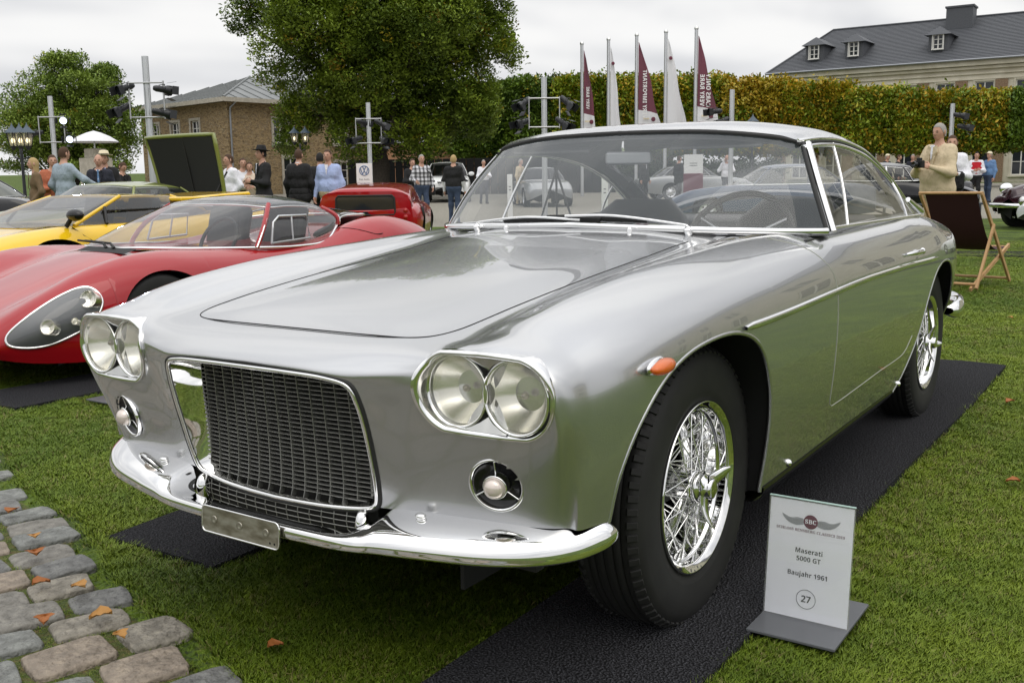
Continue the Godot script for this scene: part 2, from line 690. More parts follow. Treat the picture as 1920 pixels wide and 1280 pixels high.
	var wood := rough_mat("beech", noise_tex(0.02, 4, [[0.0, lin(0.36, 0.2, 0.085)], [1.0, lin(0.55, 0.35, 0.17)]], 256, 61), 1.5, 0.55)
	wood.uv1_world_triplanar = false
	mat("window_glass", lin(0.02, 0.024, 0.03), 0.06)
	mat("window_white", lin(0.7, 0.69, 0.65), 0.6)
	var leaf := mat("leaf", Color.WHITE, 0.55)
	leaf.vertex_color_use_as_albedo = true
	leaf.backlight_enabled = true
	leaf.backlight = Color(0.5, 0.5, 0.5)
	leaf.cull_mode = BaseMaterial3D.CULL_DISABLED
	var blade := mat("blade", Color.WHITE, 0.6)
	blade.vertex_color_use_as_albedo = true
	blade.backlight_enabled = true
	blade.backlight = Color(0.4, 0.4, 0.4)
	blade.cull_mode = BaseMaterial3D.CULL_DISABLED
	var folds := bump_tex(0.022, 3, 26.0, 256, 91)
	# cloths of the visitors
	for c in [["beige", 0.55, 0.45, 0.3], ["brown", 0.14, 0.09, 0.045], ["light_grey", 0.3, 0.36, 0.42], ["black_suit", 0.008, 0.008, 0.009], ["navy", 0.014, 0.016, 0.028], ["white_shirt", 0.75, 0.75, 0.8], ["cream_shirt", 0.62, 0.5, 0.4], ["light_blue", 0.36, 0.44, 0.68], ["khaki", 0.42, 0.33, 0.2], ["jeans", 0.035, 0.055, 0.1], ["orange", 0.4, 0.12, 0.06], ["red_cloth", 0.5, 0.01, 0.02], ["mid_blue", 0.12, 0.22, 0.4], ["grey_cloth", 0.12, 0.12, 0.12], ["straw", 0.7, 0.62, 0.45], ["hair_brown", 0.06, 0.03, 0.015], ["hair_grey", 0.3, 0.28, 0.26], ["hair_blond", 0.4, 0.28, 0.13], ["hair_black", 0.012, 0.01, 0.009], ["shoe", 0.015, 0.012, 0.01], ["maroon_dress", 0.06, 0.006, 0.015]]:
		var cm := mat(c[0], lin(c[1], c[2], c[3]), 0.85)
		if not c[0].begins_with("hair"):
			cm.normal_enabled = true
			cm.normal_texture = folds
			cm.normal_scale = 0.22
			cm.uv1_triplanar = true
			cm.uv1_scale = Vector3(1.6, 0.9, 1.6)


# woven check of a shirt
func check_picture() -> ImageTexture:
	var im := Image.create(64, 64, false, Image.FORMAT_RGB8)
	for y in 64:
		for x in 64:
			var a := 1 if (x % 64) < 30 else 0
			var b := 1 if (y % 64) < 30 else 0
			var v: float = [0.72, 0.2, 0.035][a + b]
			if x % 64 == 46 or y % 64 == 46:
				v *= 0.4
			im.set_pixel(x, y, lin(v, v, v * 1.05))
	return ImageTexture.create_from_image(im)


# ---------------------------------------------------------------- setting

func build_setting() -> void:
	# lawn: one sheet to beyond everything, rising where the court begins
	var b := Mb.new()
	var P := []
	for i in 61:
		var aw := -30.0 + pow(i / 60.0, 2.2) * 700.0
		var row := PackedVector3Array()
		for j in 41:
			var t := (j / 20.0 - 1.0)
			var ac := signf(t) * pow(absf(t), 2.0) * 500.0
			var p := spot(ac, aw)
			row.append(p)
		P.append(row)
	b.grid(P)
	fix_up(b)
	kind(put("lawn", b, M["lawn"]), "structure")
	# the gravelled court beyond the lawn
	var c := Mb.new()
	var Q := []
	for i in 40:
		var t := i / 39.0
		var row := PackedVector3Array()
		for j in 61:
			var ac := -90.0 + j * 3.0
			var near := 21.5 if ac < -1.0 else 24.5
			near = lerpf(21.5, 25.0, smoothstep(-4.0, 4.0, ac)) + 0.15 * sin(ac * 1.7)
			row.append(spot(ac, lerpf(near, 64.0, t * t * 0.8 + t * 0.2), 0.006))
		Q.append(row)
	c.grid(Q)
	fix_up(c)
	kind(put("court", c, M["court"]), "structure")


func fix_up(b: Mb) -> void:
	for k in b.n.size():
		if b.n[k].y < 0.0:
			b.n[k] = -b.n[k]
	for k in range(0, b.ix.size(), 3):
		if (b.v[b.ix[k + 1]] - b.v[b.ix[k]]).cross(b.v[b.ix[k + 2]] - b.v[b.ix[k]]).y > 0.0:
			var s := b.ix[k + 1]
			b.ix[k + 1] = b.ix[k + 2]
			b.ix[k + 2] = s




# ---------------------------------------------------------------- the other cars

# a wheel arch as (z, y): c centre, r half width, base and top heights
static func arch_list(c: float, r: float, base: float, top: float) -> Array:
	var o := []
	for k in 15:
		var a := PI - PI * k / 14.0
		var s := sin(a)
		o.append(c + cos(a) * r)
		o.append(base + (top - base) * pow(s, 0.62))
	return o


func loft_body(car: Node3D, spec: Dictionary, arches: Array, paint_: Material, open := []) -> void:
	use_spec(spec)
	var z0 := cz[0]
	var z1 := cz[cz.size() - 1]
	var L := []
	var s0 := half_loop(z0, 0.0)
	var py: float = s0[60].y
	for k in 4:
		var f: float = [0.05, 0.55, 0.88, 0.975][k]
		var dz: float = [-0.06, -0.055, -0.04, -0.02][k]
		var r := PackedVector3Array()
		for p in s0:
			r.append(Vector3(p.x * f, py + (p.y - py) * f, p.z + dz))
		L.append(r)
	var zs := []
	var at := z0
	for a in arches:
		var pts := arch_points(a, 2)
		var first: float = pts[0].z
		var n := maxi(2, int((first - at) / 0.09))
		for k in n:
			zs.append([lerpf(at, first - 0.004, float(k) / n), 0.0])
		for p in pts:
			zs.append([maxf(p.z, (zs[-1][0] if zs.size() else z0) + 0.001), p.y])
		at = zs[-1][0] + 0.004
	var m := maxi(3, int((z1 - at) / 0.07))
	for k in m + 1:
		zs.append([lerpf(at, z1, float(k) / m), 0.0])
	for q in zs:
		L.append(half_loop(q[0], q[1]))
	var s1 := half_loop(z1, 0.0)
	py = s1[60].y
	for k in 5:
		var f: float = [0.985, 0.93, 0.8, 0.5, 0.03][k]
		var dz: float = [0.012, 0.03, 0.05, 0.065, 0.07][k]
		var r := PackedVector3Array()
		for p in s1:
			r.append(Vector3(p.x * f, py + (p.y - py) * f, p.z + dz))
		L.append(r)
	var full := []
	for r in L:
		var h := PackedVector3Array()
		for k in range(0, 97, 3):
			h.append(r[k])
		full.append(whole(h))
	var drop := PackedByteArray()
	for i in full.size() - 1:
		for j in 64:
			var z: float = full[i][j].z
			var jj := j - 32 if j >= 32 else 31 - j
			drop.append(1 if open.size() and z > open[0] and z < open[1] and jj < 15 else 0)
	var b := Mb.new()
	b.grid(full, false, false, drop)
	orient(b, Vector3(0, 0.45, (z0 + z1) * 0.5))
	put("body", b, paint_, car)
	# dark wheel housings and floor
	var w := Mb.new()
	for a in arches:
		var pts := arch_points(a, 2)
		for s in [1.0, -1.0]:
			var P := []
			for k in 3:
				var row := PackedVector3Array()
				for p in pts:
					row.append(Vector3(s * ([body_side_x(p.y, p.z) - 0.012, 0.5, 0.2][k]), p.y + [0.0, 0.01, -0.1][k], p.z))
				P.append(row)
			w.grid(P)
	w.box(Vector3(0, S["yb"][0] + 0.06, (z0 + z1) * 0.5), Vector3(S["xm"][3] * 1.2, 0.05, (z1 - z0) * 0.85))
	put("underbody", w, M["black"], car)


func simple_wheel(car: Node3D, at: Vector3, r: float, rim: float, wide: float, rim_mat: Material, side: float) -> void:
	var n := group("wheel", car, at)
	n.rotation.y = 0.0 if side > 0 else PI
	var xf := Transform3D(Basis(Vector3.BACK, -PI / 2))
	var t := Mb.new()
	var h := wide * 0.5
	t.lathe(v2([rim, -h, r * 0.93, -h, r, -h * 0.7, r, h * 0.7, r * 0.93, h, rim * 1.03, h * 0.96, rim * 0.98, h * 0.85]), xf, 36)
	orient(t, Vector3.ZERO)
	put("tyre", t, M["tyre"], n)
	var d := Mb.new()
	d.lathe(v2([rim, h * 0.9, rim * 0.93, h * 0.7, rim * 0.8, h * 0.45, rim * 0.45, h * 0.6, rim * 0.2, h * 0.9, 0.0, h * 0.92]), xf, 28)
	orient(d, Vector3(-1, 0, 0))
	put("rim", d, rim_mat, n)
	var holes := Mb.new()
	for k in 8:
		var a := TAU * k / 8.0
		holes.ellipsoid(Vector3(h * 0.47, cos(a) * rim * 0.72, sin(a) * rim * 0.72), Vector3(0.012, rim * 0.13, rim * 0.13), Basis(), 8, 6)
	put("rim_slots", holes, M["black"], n)


# the glasshouse: belt and roof run round one half from the middle of the windscreen to the middle of the back window
func glasshouse(car: Node3D, belt: Array, roof: Array, crown: float, split: Array, paint_: Material, glass_: Material, trim: Material, bulge := 0.02, posts := true, roof_mat: Material = null) -> void:
	var B := ring(v3(belt))
	var T := ring(v3(roof))
	var n := B.size() - 1
	var half := n / 2
	var per := half / (belt.size() / 3 - 1)
	# index k runs from the middle of the windscreen round the left side to the back and on round the right
	var names := ["windscreen", "side_window", "rear_window", "side_window"]
	var cuts := [-split[0] * per, split[0] * per, split[1] * per, n - split[1] * per, n - split[0] * per]
	for q in 4:
		var P := []
		for k in range(cuts[q], cuts[q + 1] + 1):
			var b := B[(k + n) % n]
			var t := T[(k + n) % n]
			var row := PackedVector3Array()
			var out := Vector3(b.x, 0, b.z - (B[0].z + B[half].z) * 0.5).normalized()
			for e in 7:
				var v := e / 6.0
				row.append(b.lerp(t, v) + out * bulge * sin(PI * v))
			P.append(row)
		var g := Mb.new()
		g.grid(P)
		orient(g, Vector3(0, 0.8, (B[0].z + B[half].z) * 0.5))
		put(names[q], g, glass_, car)
		var fr := Mb.new()
		if posts:
			fr.tube(P[0], 0.018, 8)
			put("pillar", fr, paint_, car)
			if trim:
				var tr := Mb.new()
				var e1: PackedVector3Array = P[0]
				var e2 := PackedVector3Array()
				for p in e1:
					e2.append(p + (p - Vector3(0, p.y, (B[0].z + B[half].z) * 0.5)).normalized() * 0.012)
				tr.tube(e2, 0.0085, 6)
				put("window_trim", tr, trim, car)
	var center := Vector3(0, crown, (T[0].z + T[half].z) * 0.5)
	var R := []
	for e in 9:
		var t := e / 8.0
		var row := PackedVector3Array()
		for p in T:
			var q := center.lerp(p, t)
			q.y = lerpf(p.y, crown, 1.0 - pow(t, 2.3))
			row.append(q)
		R.append(row)
	# a small return under the edge
	var lip := PackedVector3Array()
	for p in T:
		lip.append(p + Vector3(0, -0.022, 0) + (center - p) * 0.01)
	R.append(lip)
	var rb := Mb.new()
	rb.grid(R, false, true)
	orient(rb, Vector3(0, crown - 1.5, center.z))
	put("roof", rb, roof_mat if roof_mat else paint_, car)
	if trim:
		var tb := Mb.new()
		tb.tube(B, 0.01, 6, false, Vector3.ZERO, 1.0, true)
		put("waist_trim", tb, trim, car)
		var tt := Mb.new()
		tt.tube(lip, 0.008, 6, false, Vector3.ZERO, 1.0, true)
		put("roof_trim", tt, trim, car)
	# dark inside
	var f := Mb.new()
	var mid := Vector3(0, B[0].y - 0.1, (B[0].z + B[half].z) * 0.5)
	for k in n:
		f.face3(mid + Vector3(0, -0.12, 0), B[k] * Vector3(0.98, 1, 1) + Vector3(0, -0.012, 0), B[k + 1] * Vector3(0.98, 1, 1) + Vector3(0, -0.012, 0), Vector3.UP)
	put("cabin", f, M["leather"], car)


func ring(half: PackedVector3Array) -> PackedVector3Array:
	var m := half.size()
	var loop := PackedVector3Array(half)
	for k in range(m - 2, 0, -1):
		loop.append(half[k] * Vector3(-1, 1, 1))
	return curve(loop, 5, true)


func seats(car: Node3D, z: float, y: float, x: float, w := 0.44) -> void:
	for s in [1.0, -1.0]:
		var b := Mb.new()
		b.box(Vector3(s * x, y, z), Vector3(w, 0.55, 0.14), Basis(Vector3.RIGHT, -0.25), 0.06)
		put("seat_back", b, M["leather"], car)


func wheel_of(car: Node3D, at: Vector3, tilt := -0.5) -> void:
	var rim := Mb.new()
	var p := PackedVector3Array()
	for k in 25:
		var a := TAU * k / 24.0
		p.append(at + Basis(Vector3.RIGHT, tilt) * Vector3(cos(a) * 0.17, sin(a) * 0.17, 0))
	rim.tube(p, 0.013, 8, false, Vector3.ZERO, 1.0, true)
	put("steering_wheel", rim, M["dash"], car)


func build_cars() -> void:
	build_coupe()
	red_racer()
	yellow_wedge()
	olive_car()
	red_van_tail()
	white_suv()
	black_sedan()
	old_black_saloon()
	old_convertible()
	white_roadster()
	blue_coupe()
	silver_estate()


func red_racer() -> void:
	var car := thing("red_sports_car", "low curvy red sports car with teardrop lamp covers and domed cabin", "car", Vector3(-4.15, 0, -1.5))
	loft_body(car, {
		"z": [-2.85, -2.7, -2.4, -2.15, -1.85, -1.5, -1.1, -0.75, -0.4, -0.1, 0.15, 0.4, 0.6, 0.78, 0.9],
		"h0": [0.7, 0.75, 0.79, 0.81, 0.8, 0.72, 0.68, 0.68, 0.7, 0.71, 0.655, 0.575, 0.505, 0.43, 0.36],
		"xv": [0.34, 0.36, 0.38, 0.38, 0.42, 0.5, 0.54, 0.54, 0.5, 0.4, 0.38, 0.37, 0.36, 0.34, 0.3],
		"hv": [0.69, 0.745, 0.785, 0.8, 0.785, 0.71, 0.68, 0.68, 0.69, 0.68, 0.63, 0.555, 0.49, 0.42, 0.35],
		"xc": [0.56, 0.6, 0.64, 0.65, 0.65, 0.66, 0.67, 0.67, 0.67, 0.665, 0.66, 0.65, 0.63, 0.58, 0.5],
		"yc": [0.68, 0.76, 0.835, 0.865, 0.83, 0.735, 0.69, 0.69, 0.71, 0.725, 0.705, 0.64, 0.55, 0.45, 0.36],
		"xm": [0.66, 0.76, 0.83, 0.855, 0.86, 0.845, 0.83, 0.83, 0.845, 0.855, 0.855, 0.83, 0.78, 0.7, 0.6],
		"ym": [0.5, 0.5, 0.52, 0.54, 0.54, 0.5, 0.45, 0.44, 0.46, 0.49, 0.48, 0.43, 0.38, 0.32, 0.28],
		"yb": [0.3, 0.25, 0.2, 0.18, 0.15, 0.13, 0.13, 0.13, 0.13, 0.14, 0.14, 0.14, 0.15, 0.17, 0.2]}, [arch_list(-2.35, 0.36, 0.16, 0.66), arch_list(-0.02, 0.35, 0.14, 0.62)], M["red_paint"])
	for s in [[0.0, 1.0], [0.0, -1.0], [-2.35, 1.0], [-2.35, -1.0]]:
		simple_wheel(car, Vector3(s[1] * 0.7, 0.3, s[0]), 0.3, 0.19, 0.22, M["alu"], s[1])
	var belt := [0, 0.72, -0.18, 0.3, 0.725, -0.24, 0.54, 0.715, -0.46, 0.68, 0.7, -0.86, 0.7, 0.69, -1.2, 0.69, 0.71, -1.5, 0.6, 0.82, -1.72, 0.44, 0.87, -1.95, 0.3, 0.87, -2.35, 0, 0.87, -2.42]
	var roof := [0, 1.005, -1.0, 0.22, 1.003, -1.02, 0.4, 0.995, -1.05, 0.53, 0.98, -1.12, 0.54, 0.985, -1.3, 0.53, 0.975, -1.5, 0.5, 0.945, -1.66, 0.42, 0.925, -1.78, 0.25, 0.95, -1.82, 0, 0.955, -1.84]
	glasshouse(car, belt, roof, 1.045, [3, 6], M["red_paint"], M["racer_glass"], M["chrome"], 0.05, true, M["canopy_glass"])
	for s in [1.0, -1.0]:
		# tall side glass frame, the sliding pane inside it
		var slide := Mb.new()
		var q := PackedVector3Array([Vector3(s * 0.675, 0.72, -1.0), Vector3(s * 0.655, 0.86, -1.04), Vector3(s * 0.645, 0.9, -1.1), Vector3(s * 0.645, 0.9, -1.36), Vector3(s * 0.675, 0.74, -1.36), Vector3(s * 0.675, 0.72, -1.0)])
		slide.tube(q, 0.009, 6)
		slide.tube(PackedVector3Array([Vector3(s * 0.675, 0.73, -1.2), Vector3(s * 0.645, 0.9, -1.22)]), 0.007, 6)
		put("sliding_pane_frame", slide, M["alu"], car)
		# teardrop lamp cover sunk in the front wing
		var lamp := group("headlamp", car)
		var zy := v2([0.45, 0.558, 0.58, 0.525, 0.75, 0.43, 0.86, 0.33, 0.85, 0.27, 0.7, 0.265, 0.5, 0.355, 0.41, 0.475])
		var flat := PackedVector3Array()
		for p in zy:
			flat.append(Vector3(0, p.y, p.x))
		flat = curve(flat, 6, true)
		var c := Vector3(0, 0.405, 0.645)
		var loop := PackedVector3Array()
		for p in flat:
			loop.append(wing_point(s, p, 0.004))
		var rim := Mb.new()
		rim.tube(loop, 0.008, 8, false, Vector3.ZERO, 1.0, true)
		put("chrome_ring", rim, M["chrome"], lamp)
		var bowl := []
		var cover := []
		for e in 9:
			var t := e / 8.0
			var r1 := PackedVector3Array()
			var r2 := PackedVector3Array()
			for p in flat:
				var w := c.lerp(p, t)
				r1.append(wing_point(s, w, 0.004))
				r2.append(wing_point(s, w, 0.008 + 0.05 * (1.0 - t * t)))
			bowl.append(r1)
			cover.append(r2)
		var bb := Mb.new()
		bb.grid(bowl, false, true)
		orient(bb, Vector3(0, 0.2, 0))
		put("lamp_bay", bb, M["lamp_bay"], lamp)
		var cv := Mb.new()
		cv.grid(cover, false, true)
		orient(cv, Vector3(0, 0.2, 0))
		put("cover", cv, M["lamp_glass"], lamp)
		for e in [[0.49, 0.47, 0.05], [0.36, 0.69, 0.043], [0.38, 0.56, 0.02]]:
			var l := Mb.new()
			var bas := Basis.looking_at(-Vector3(s * 0.55, 0.35, 1.0), Vector3.UP) * Basis(Vector3.RIGHT, PI / 2)
			l.lathe(v2([0.0, 0.004, e[2] * 0.5, 0.008, e[2] * 0.9, 0.02, e[2], 0.028, e[2] * 1.05, -0.03]), Transform3D(bas, wing_point(s, Vector3(0, e[0], e[1]), 0.012)), 28)
			put("lamp", l, M["reflector"], lamp)
		# cooling slot in the flank behind the door
		var slot := Mb.new()
		slot.ellipsoid(Vector3(s * 0.83, 0.66, -1.72), Vector3(0.03, 0.035, 0.1))
		put("air_intake", slot, M["black"], car)
		var gap := PackedVector3Array()
		for k in 13:
			var t := k / 12.0
			gap.append(body_at(s, lerpf(0.52, 0.8, sin(t * PI / 2)), lerpf(-1.58, -2.0, t)))
		var gb := Mb.new()
		gb.tube(gap, 0.003, 5)
		put("panel_gap", gb, M["seam"], car)
	# low mouth in the nose
	var mouth := Mb.new()
	mouth.ellipsoid(Vector3(0, 0.3, 0.955), Vector3(0.36, 0.055, 0.06))
	put("nose_opening", mouth, M["black"], car)
	var vent := Mb.new()
	vent.face(Vector3(-0.12, 0.712, -0.06), Vector3(0.34, 0.7, -0.09), Vector3(0.36, 0.725, -0.17), Vector3(-0.12, 0.735, -0.14), Vector3.UP)
	put("scuttle_vent", vent, M["black"], car)
	for s in [0.1, 0.02]:
		var wp := Mb.new()
		wp.tube(PackedVector3Array([Vector3(0.18 - s, 0.725, -0.14), Vector3(0.1 - s, 0.755, -0.17), Vector3(-0.22 - s, 0.765, -0.2)]), PackedFloat32Array([0.012, 0.008, 0.007]), 6)
		put("wiper", wp, M["black"], car)
	seats(car, -1.45, 0.72, 0.3)
	wheel_of(car, Vector3(0.3, 0.74, -0.86))


# a point on the flank of the car in work at (y, z), lifted off the skin
func wing_point(s: float, p: Vector3, lift: float) -> Vector3:
	var x := body_side_x(p.y, p.z)
	var e := 0.02
	var dy := (body_side_x(p.y + e, p.z) - body_side_x(p.y - e, p.z)) / (2.0 * e)
	var dz := (body_side_x(p.y, p.z + e) - body_side_x(p.y, p.z - e)) / (2.0 * e)
	var nn := Vector3(1.0, -dy, -dz).normalized()
	return Vector3(s * (x + nn.x * lift), p.y + nn.y * lift, p.z + nn.z * lift)


func body_at(s: float, x: float, z: float) -> Vector3:
	var p := body_top(x, z)
	return Vector3(s * p.x, p.y, z)


func yellow_wedge() -> void:
	var car := thing("yellow_sports_car", "angular yellow wedge shaped sports car behind the red racer", "car", Vector3(-7.25, 0, -2.7))
	loft_body(car, {
		"z": [-3.2, -2.9, -2.45, -2.0, -1.6, -1.0, -0.5, -0.15, 0.2, 0.6, 1.0, 1.2],
		"h0": [0.85, 0.9, 0.93, 0.9, 0.8, 0.78, 0.78, 0.77, 0.74, 0.66, 0.56, 0.5],
		"xv": [0.5, 0.5, 0.55, 0.6, 0.7, 0.7, 0.68, 0.62, 0.5, 0.5, 0.48, 0.46],
		"hv": [0.84, 0.89, 0.91, 0.88, 0.8, 0.78, 0.78, 0.77, 0.73, 0.65, 0.55, 0.49],
		"xc": [0.7, 0.74, 0.78, 0.8, 0.82, 0.82, 0.81, 0.79, 0.74, 0.7, 0.66, 0.63],
		"yc": [0.82, 0.86, 0.87, 0.85, 0.83, 0.79, 0.78, 0.775, 0.74, 0.66, 0.56, 0.5],
		"xm": [0.86, 0.92, 0.97, 0.97, 0.94, 0.92, 0.93, 0.95, 0.95, 0.92, 0.86, 0.8],
		"ym": [0.6, 0.62, 0.62, 0.62, 0.58, 0.55, 0.57, 0.58, 0.56, 0.5, 0.42, 0.38],
		"yb": [0.35, 0.28, 0.2, 0.2, 0.18, 0.17, 0.17, 0.17, 0.18, 0.2, 0.24, 0.26]}, [arch_list(-2.45, 0.38, 0.22, 0.7), arch_list(0.0, 0.37, 0.19, 0.68)], M["yellow_paint"])
	for s in [[0.0, 1.0], [0.0, -1.0], [-2.45, 1.0], [-2.45, -1.0]]:
		simple_wheel(car, Vector3(s[1] * 0.79, 0.31, s[0]), 0.31, 0.19, 0.24, M["grey_metal"], s[1])
	var belt := [0, 0.765, 0.02, 0.4, 0.77, -0.01, 0.72, 0.785, -0.1, 0.8, 0.785, -0.24, 0.82, 0.79, -0.8, 0.82, 0.82, -1.3, 0.74, 0.87, -1.75, 0.5, 0.92, -1.85, 0, 0.93, -1.88]
	var roof := [0, 1.04, -0.86, 0.3, 1.04, -0.85, 0.5, 1.035, -0.84, 0.56, 1.03, -0.88, 0.57, 1.035, -1.1, 0.57, 1.03, -1.3, 0.54, 1.025, -1.46, 0.4, 1.03, -1.5, 0, 1.035, -1.52]
	glasshouse(car, belt, roof, 1.05, [3, 6], M["yellow_paint"], M["tint_glass"], null, 0.012)
	for s in [1.0, -1.0]:
		for e in [[-0.62, 0.0125], [0.0, 0.0]]:
			if e[1] > 0.0:
				var pl := Mb.new()
				pl.tube(PackedVector3Array([Vector3(s * 0.825, 0.79, -0.55), Vector3(s * 0.7, 0.935, -0.62)]), 0.014, 6)
				put("window_bar", pl, M["seal"], car)
		var split := Mb.new()
		split.tube(PackedVector3Array([Vector3(s * 0.72, 0.905, -0.58), Vector3(s * 0.73, 0.915, -1.58)]), 0.009, 6)
		put("window_rail", split, M["seal"], car)
		# shoulder intake behind the window
		var inn := Mb.new()
		inn.prism(v2([0.0, 0.0, 0.42, -0.02, 0.36, -0.1, 0.1, -0.12]), 0.02, Transform3D(Basis(Vector3.UP, PI / 2), Vector3(s * 0.77, 0.99, -1.62)))
		put("shoulder_intake", inn, M["black"], car)
		var spine := Mb.new()
		spine.box(Vector3(s * 0.68, 0.99, -1.95), Vector3(0.22, 0.05, 1.1), Basis(), 0.02)
		put("intake_box", spine, M["yellow_paint"], car)
		var mi := group("door_mirror", car, Vector3(s * 0.86, 0.83, -0.18))
		var sh := Mb.new()
		sh.ellipsoid(Vector3(s * 0.06, 0.05, 0), Vector3(0.1, 0.055, 0.06))
		put("shell", sh, M["black_gloss"], mi)
		var stalk := Mb.new()
		stalk.tube(PackedVector3Array([Vector3(-s * 0.05, -0.05, 0.02), Vector3(0, 0.02, 0)]), 0.02, 8)
		put("stalk", stalk, M["black"], mi)
		var gap := Mb.new()
		gap.tube(PackedVector3Array([Vector3(s * 0.825, 0.775, -0.2), Vector3(s * 0.9, 0.7, -0.26), Vector3(s * 0.955, 0.58, -0.42), Vector3(s * 0.945, 0.4, -0.5)]), 0.005, 5)
		put("door_gap", gap, M["seam"], car)
	var eng := Mb.new()
	eng.box(Vector3(0, 1.0, -2.1), Vector3(1.0, 0.06, 0.9), Basis(Vector3.RIGHT, 0.05), 0.02)
	put("engine_cover", eng, M["yellow_paint"], car)
	for k in 2:
		var wp := Mb.new()
		wp.tube(PackedVector3Array([Vector3(-0.25 + k * 0.12, 0.765, 0.1), Vector3(-0.28 + k * 0.12, 0.82, -0.02), Vector3(-0.55 + k * 0.1, 0.86, -0.18)]), 0.012, 6)
		put("wiper", wp, M["black"], car)
	seats(car, -1.25, 0.78, 0.36)


func olive_car() -> void:
	var car := thing("olive_sports_car", "pale olive green coupe with its lined rear deck standing open", "car", Vector3(-9.62, 0, -4.42))
	loft_body(car, {
		"z": [-3.2, -2.8, -2.3, -1.6, -0.9, -0.4, 0.0, 0.5, 0.9],
		"h0": [0.8, 0.86, 0.88, 0.86, 0.86, 0.86, 0.82, 0.74, 0.62],
		"xv": [0.4, 0.45, 0.5, 0.6, 0.62, 0.58, 0.5, 0.45, 0.4],
		"hv": [0.79, 0.85, 0.87, 0.86, 0.86, 0.85, 0.81, 0.73, 0.61],
		"xc": [0.6, 0.66, 0.7, 0.72, 0.72, 0.7, 0.66, 0.6, 0.52],
		"yc": [0.78, 0.85, 0.88, 0.87, 0.86, 0.86, 0.84, 0.76, 0.62],
		"xm": [0.72, 0.8, 0.84, 0.84, 0.84, 0.84, 0.84, 0.8, 0.7],
		"ym": [0.6, 0.6, 0.62, 0.62, 0.6, 0.6, 0.6, 0.55, 0.48],
		"yb": [0.3, 0.25, 0.2, 0.2, 0.2, 0.2, 0.2, 0.22, 0.25]}, [arch_list(-2.4, 0.36, 0.22, 0.66), arch_list(0.0, 0.36, 0.22, 0.66)], M["olive_paint"])
	for s in [[0.0, 1.0], [0.0, -1.0], [-2.4, 1.0], [-2.4, -1.0]]:
		simple_wheel(car, Vector3(s[1] * 0.7, 0.31, s[0]), 0.31, 0.19, 0.2, M["alu"], s[1])
	var belt := [0, 0.87, -0.3, 0.4, 0.87, -0.38, 0.66, 0.87, -0.6, 0.71, 0.87, -0.85, 0.72, 0.88, -1.3, 0.7, 0.9, -1.75, 0.55, 0.93, -1.95, 0, 0.94, -2.0]
	var roof := [0, 1.15, -0.82, 0.35, 1.145, -0.85, 0.52, 1.13, -0.92, 0.56, 1.12, -1.02, 0.57, 1.125, -1.3, 0.55, 1.11, -1.6, 0.45, 1.1, -1.78, 0, 1.11, -1.82]
	glasshouse(car, belt, roof, 1.19, [3, 6], M["olive_paint"], M["tint_glass"], M["chrome"], 0.02)
	# the deck lid: hinged at the tail, its black underside towards us
	var lid := group("rear_deck_lid", car, Vector3(0, 0.9, -2.45))
	lid.rotation = Vector3(-1.36, 0, 0)
	var shell := []
	for i in 7:
		var row := PackedVector3Array()
		for j in 9:
			var u := j / 4.0 - 1.0
			var v := i / 6.0
			row.append(Vector3(u * lerpf(0.64, 0.7, v), -0.05 * u * u - 0.05 * (v - 0.5) * (v - 0.5), v * 0.92))
		shell.append(row)
	var low := []
	for r in shell:
		var q := PackedVector3Array()
		for p in r:
			q.append(p + Vector3(0, -0.03, 0))
		low.append(q)
	var sb := Mb.new()
	sb.grid(shell)
	sb.grid(low, true)
	put("outer_skin", sb, M["olive_paint"], lid)
	var frame := Mb.new()
	var edge := PackedVector3Array()
	for j in 9:
		edge.append(low[0][j])
	for i in range(1, 7):
		edge.append(low[i][8])
	for j in range(7, -1, -1):
		edge.append(low[6][j])
	for i in range(5, -1, -1):
		edge.append(low[i][0])
	frame.tube(edge, 0.028, 8, false, Vector3.ZERO, 1.0, true)
	put("lid_edge", frame, M["olive_paint"], lid)
	var lining := []
	for r in low:
		var q := PackedVector3Array()
		for p in r:
			q.append(Vector3(p.x * 0.95, p.y - 0.014, lerpf(0.46, p.z, 0.95)))
		lining.append(q)
	var lb := Mb.new()
	lb.grid(lining, true)
	put("black_lining", lb, M["black"], lid)
	var seam := Mb.new()
	seam.tube(PackedVector3Array([Vector3(0, -0.055, 0.04), Vector3(0, -0.05, 0.88)]), 0.008, 6)
	put("lining_seam", seam, M["seal"], lid)
	for s in [1.0, -1.0]:
		var st := Mb.new()
		st.tube(PackedVector3Array([Vector3(s * 0.6, 0.84, -2.1), Vector3(s * 0.62, 1.3, -2.42)]), 0.012, 6)
		put("lid_strut", st, M["black"], car)


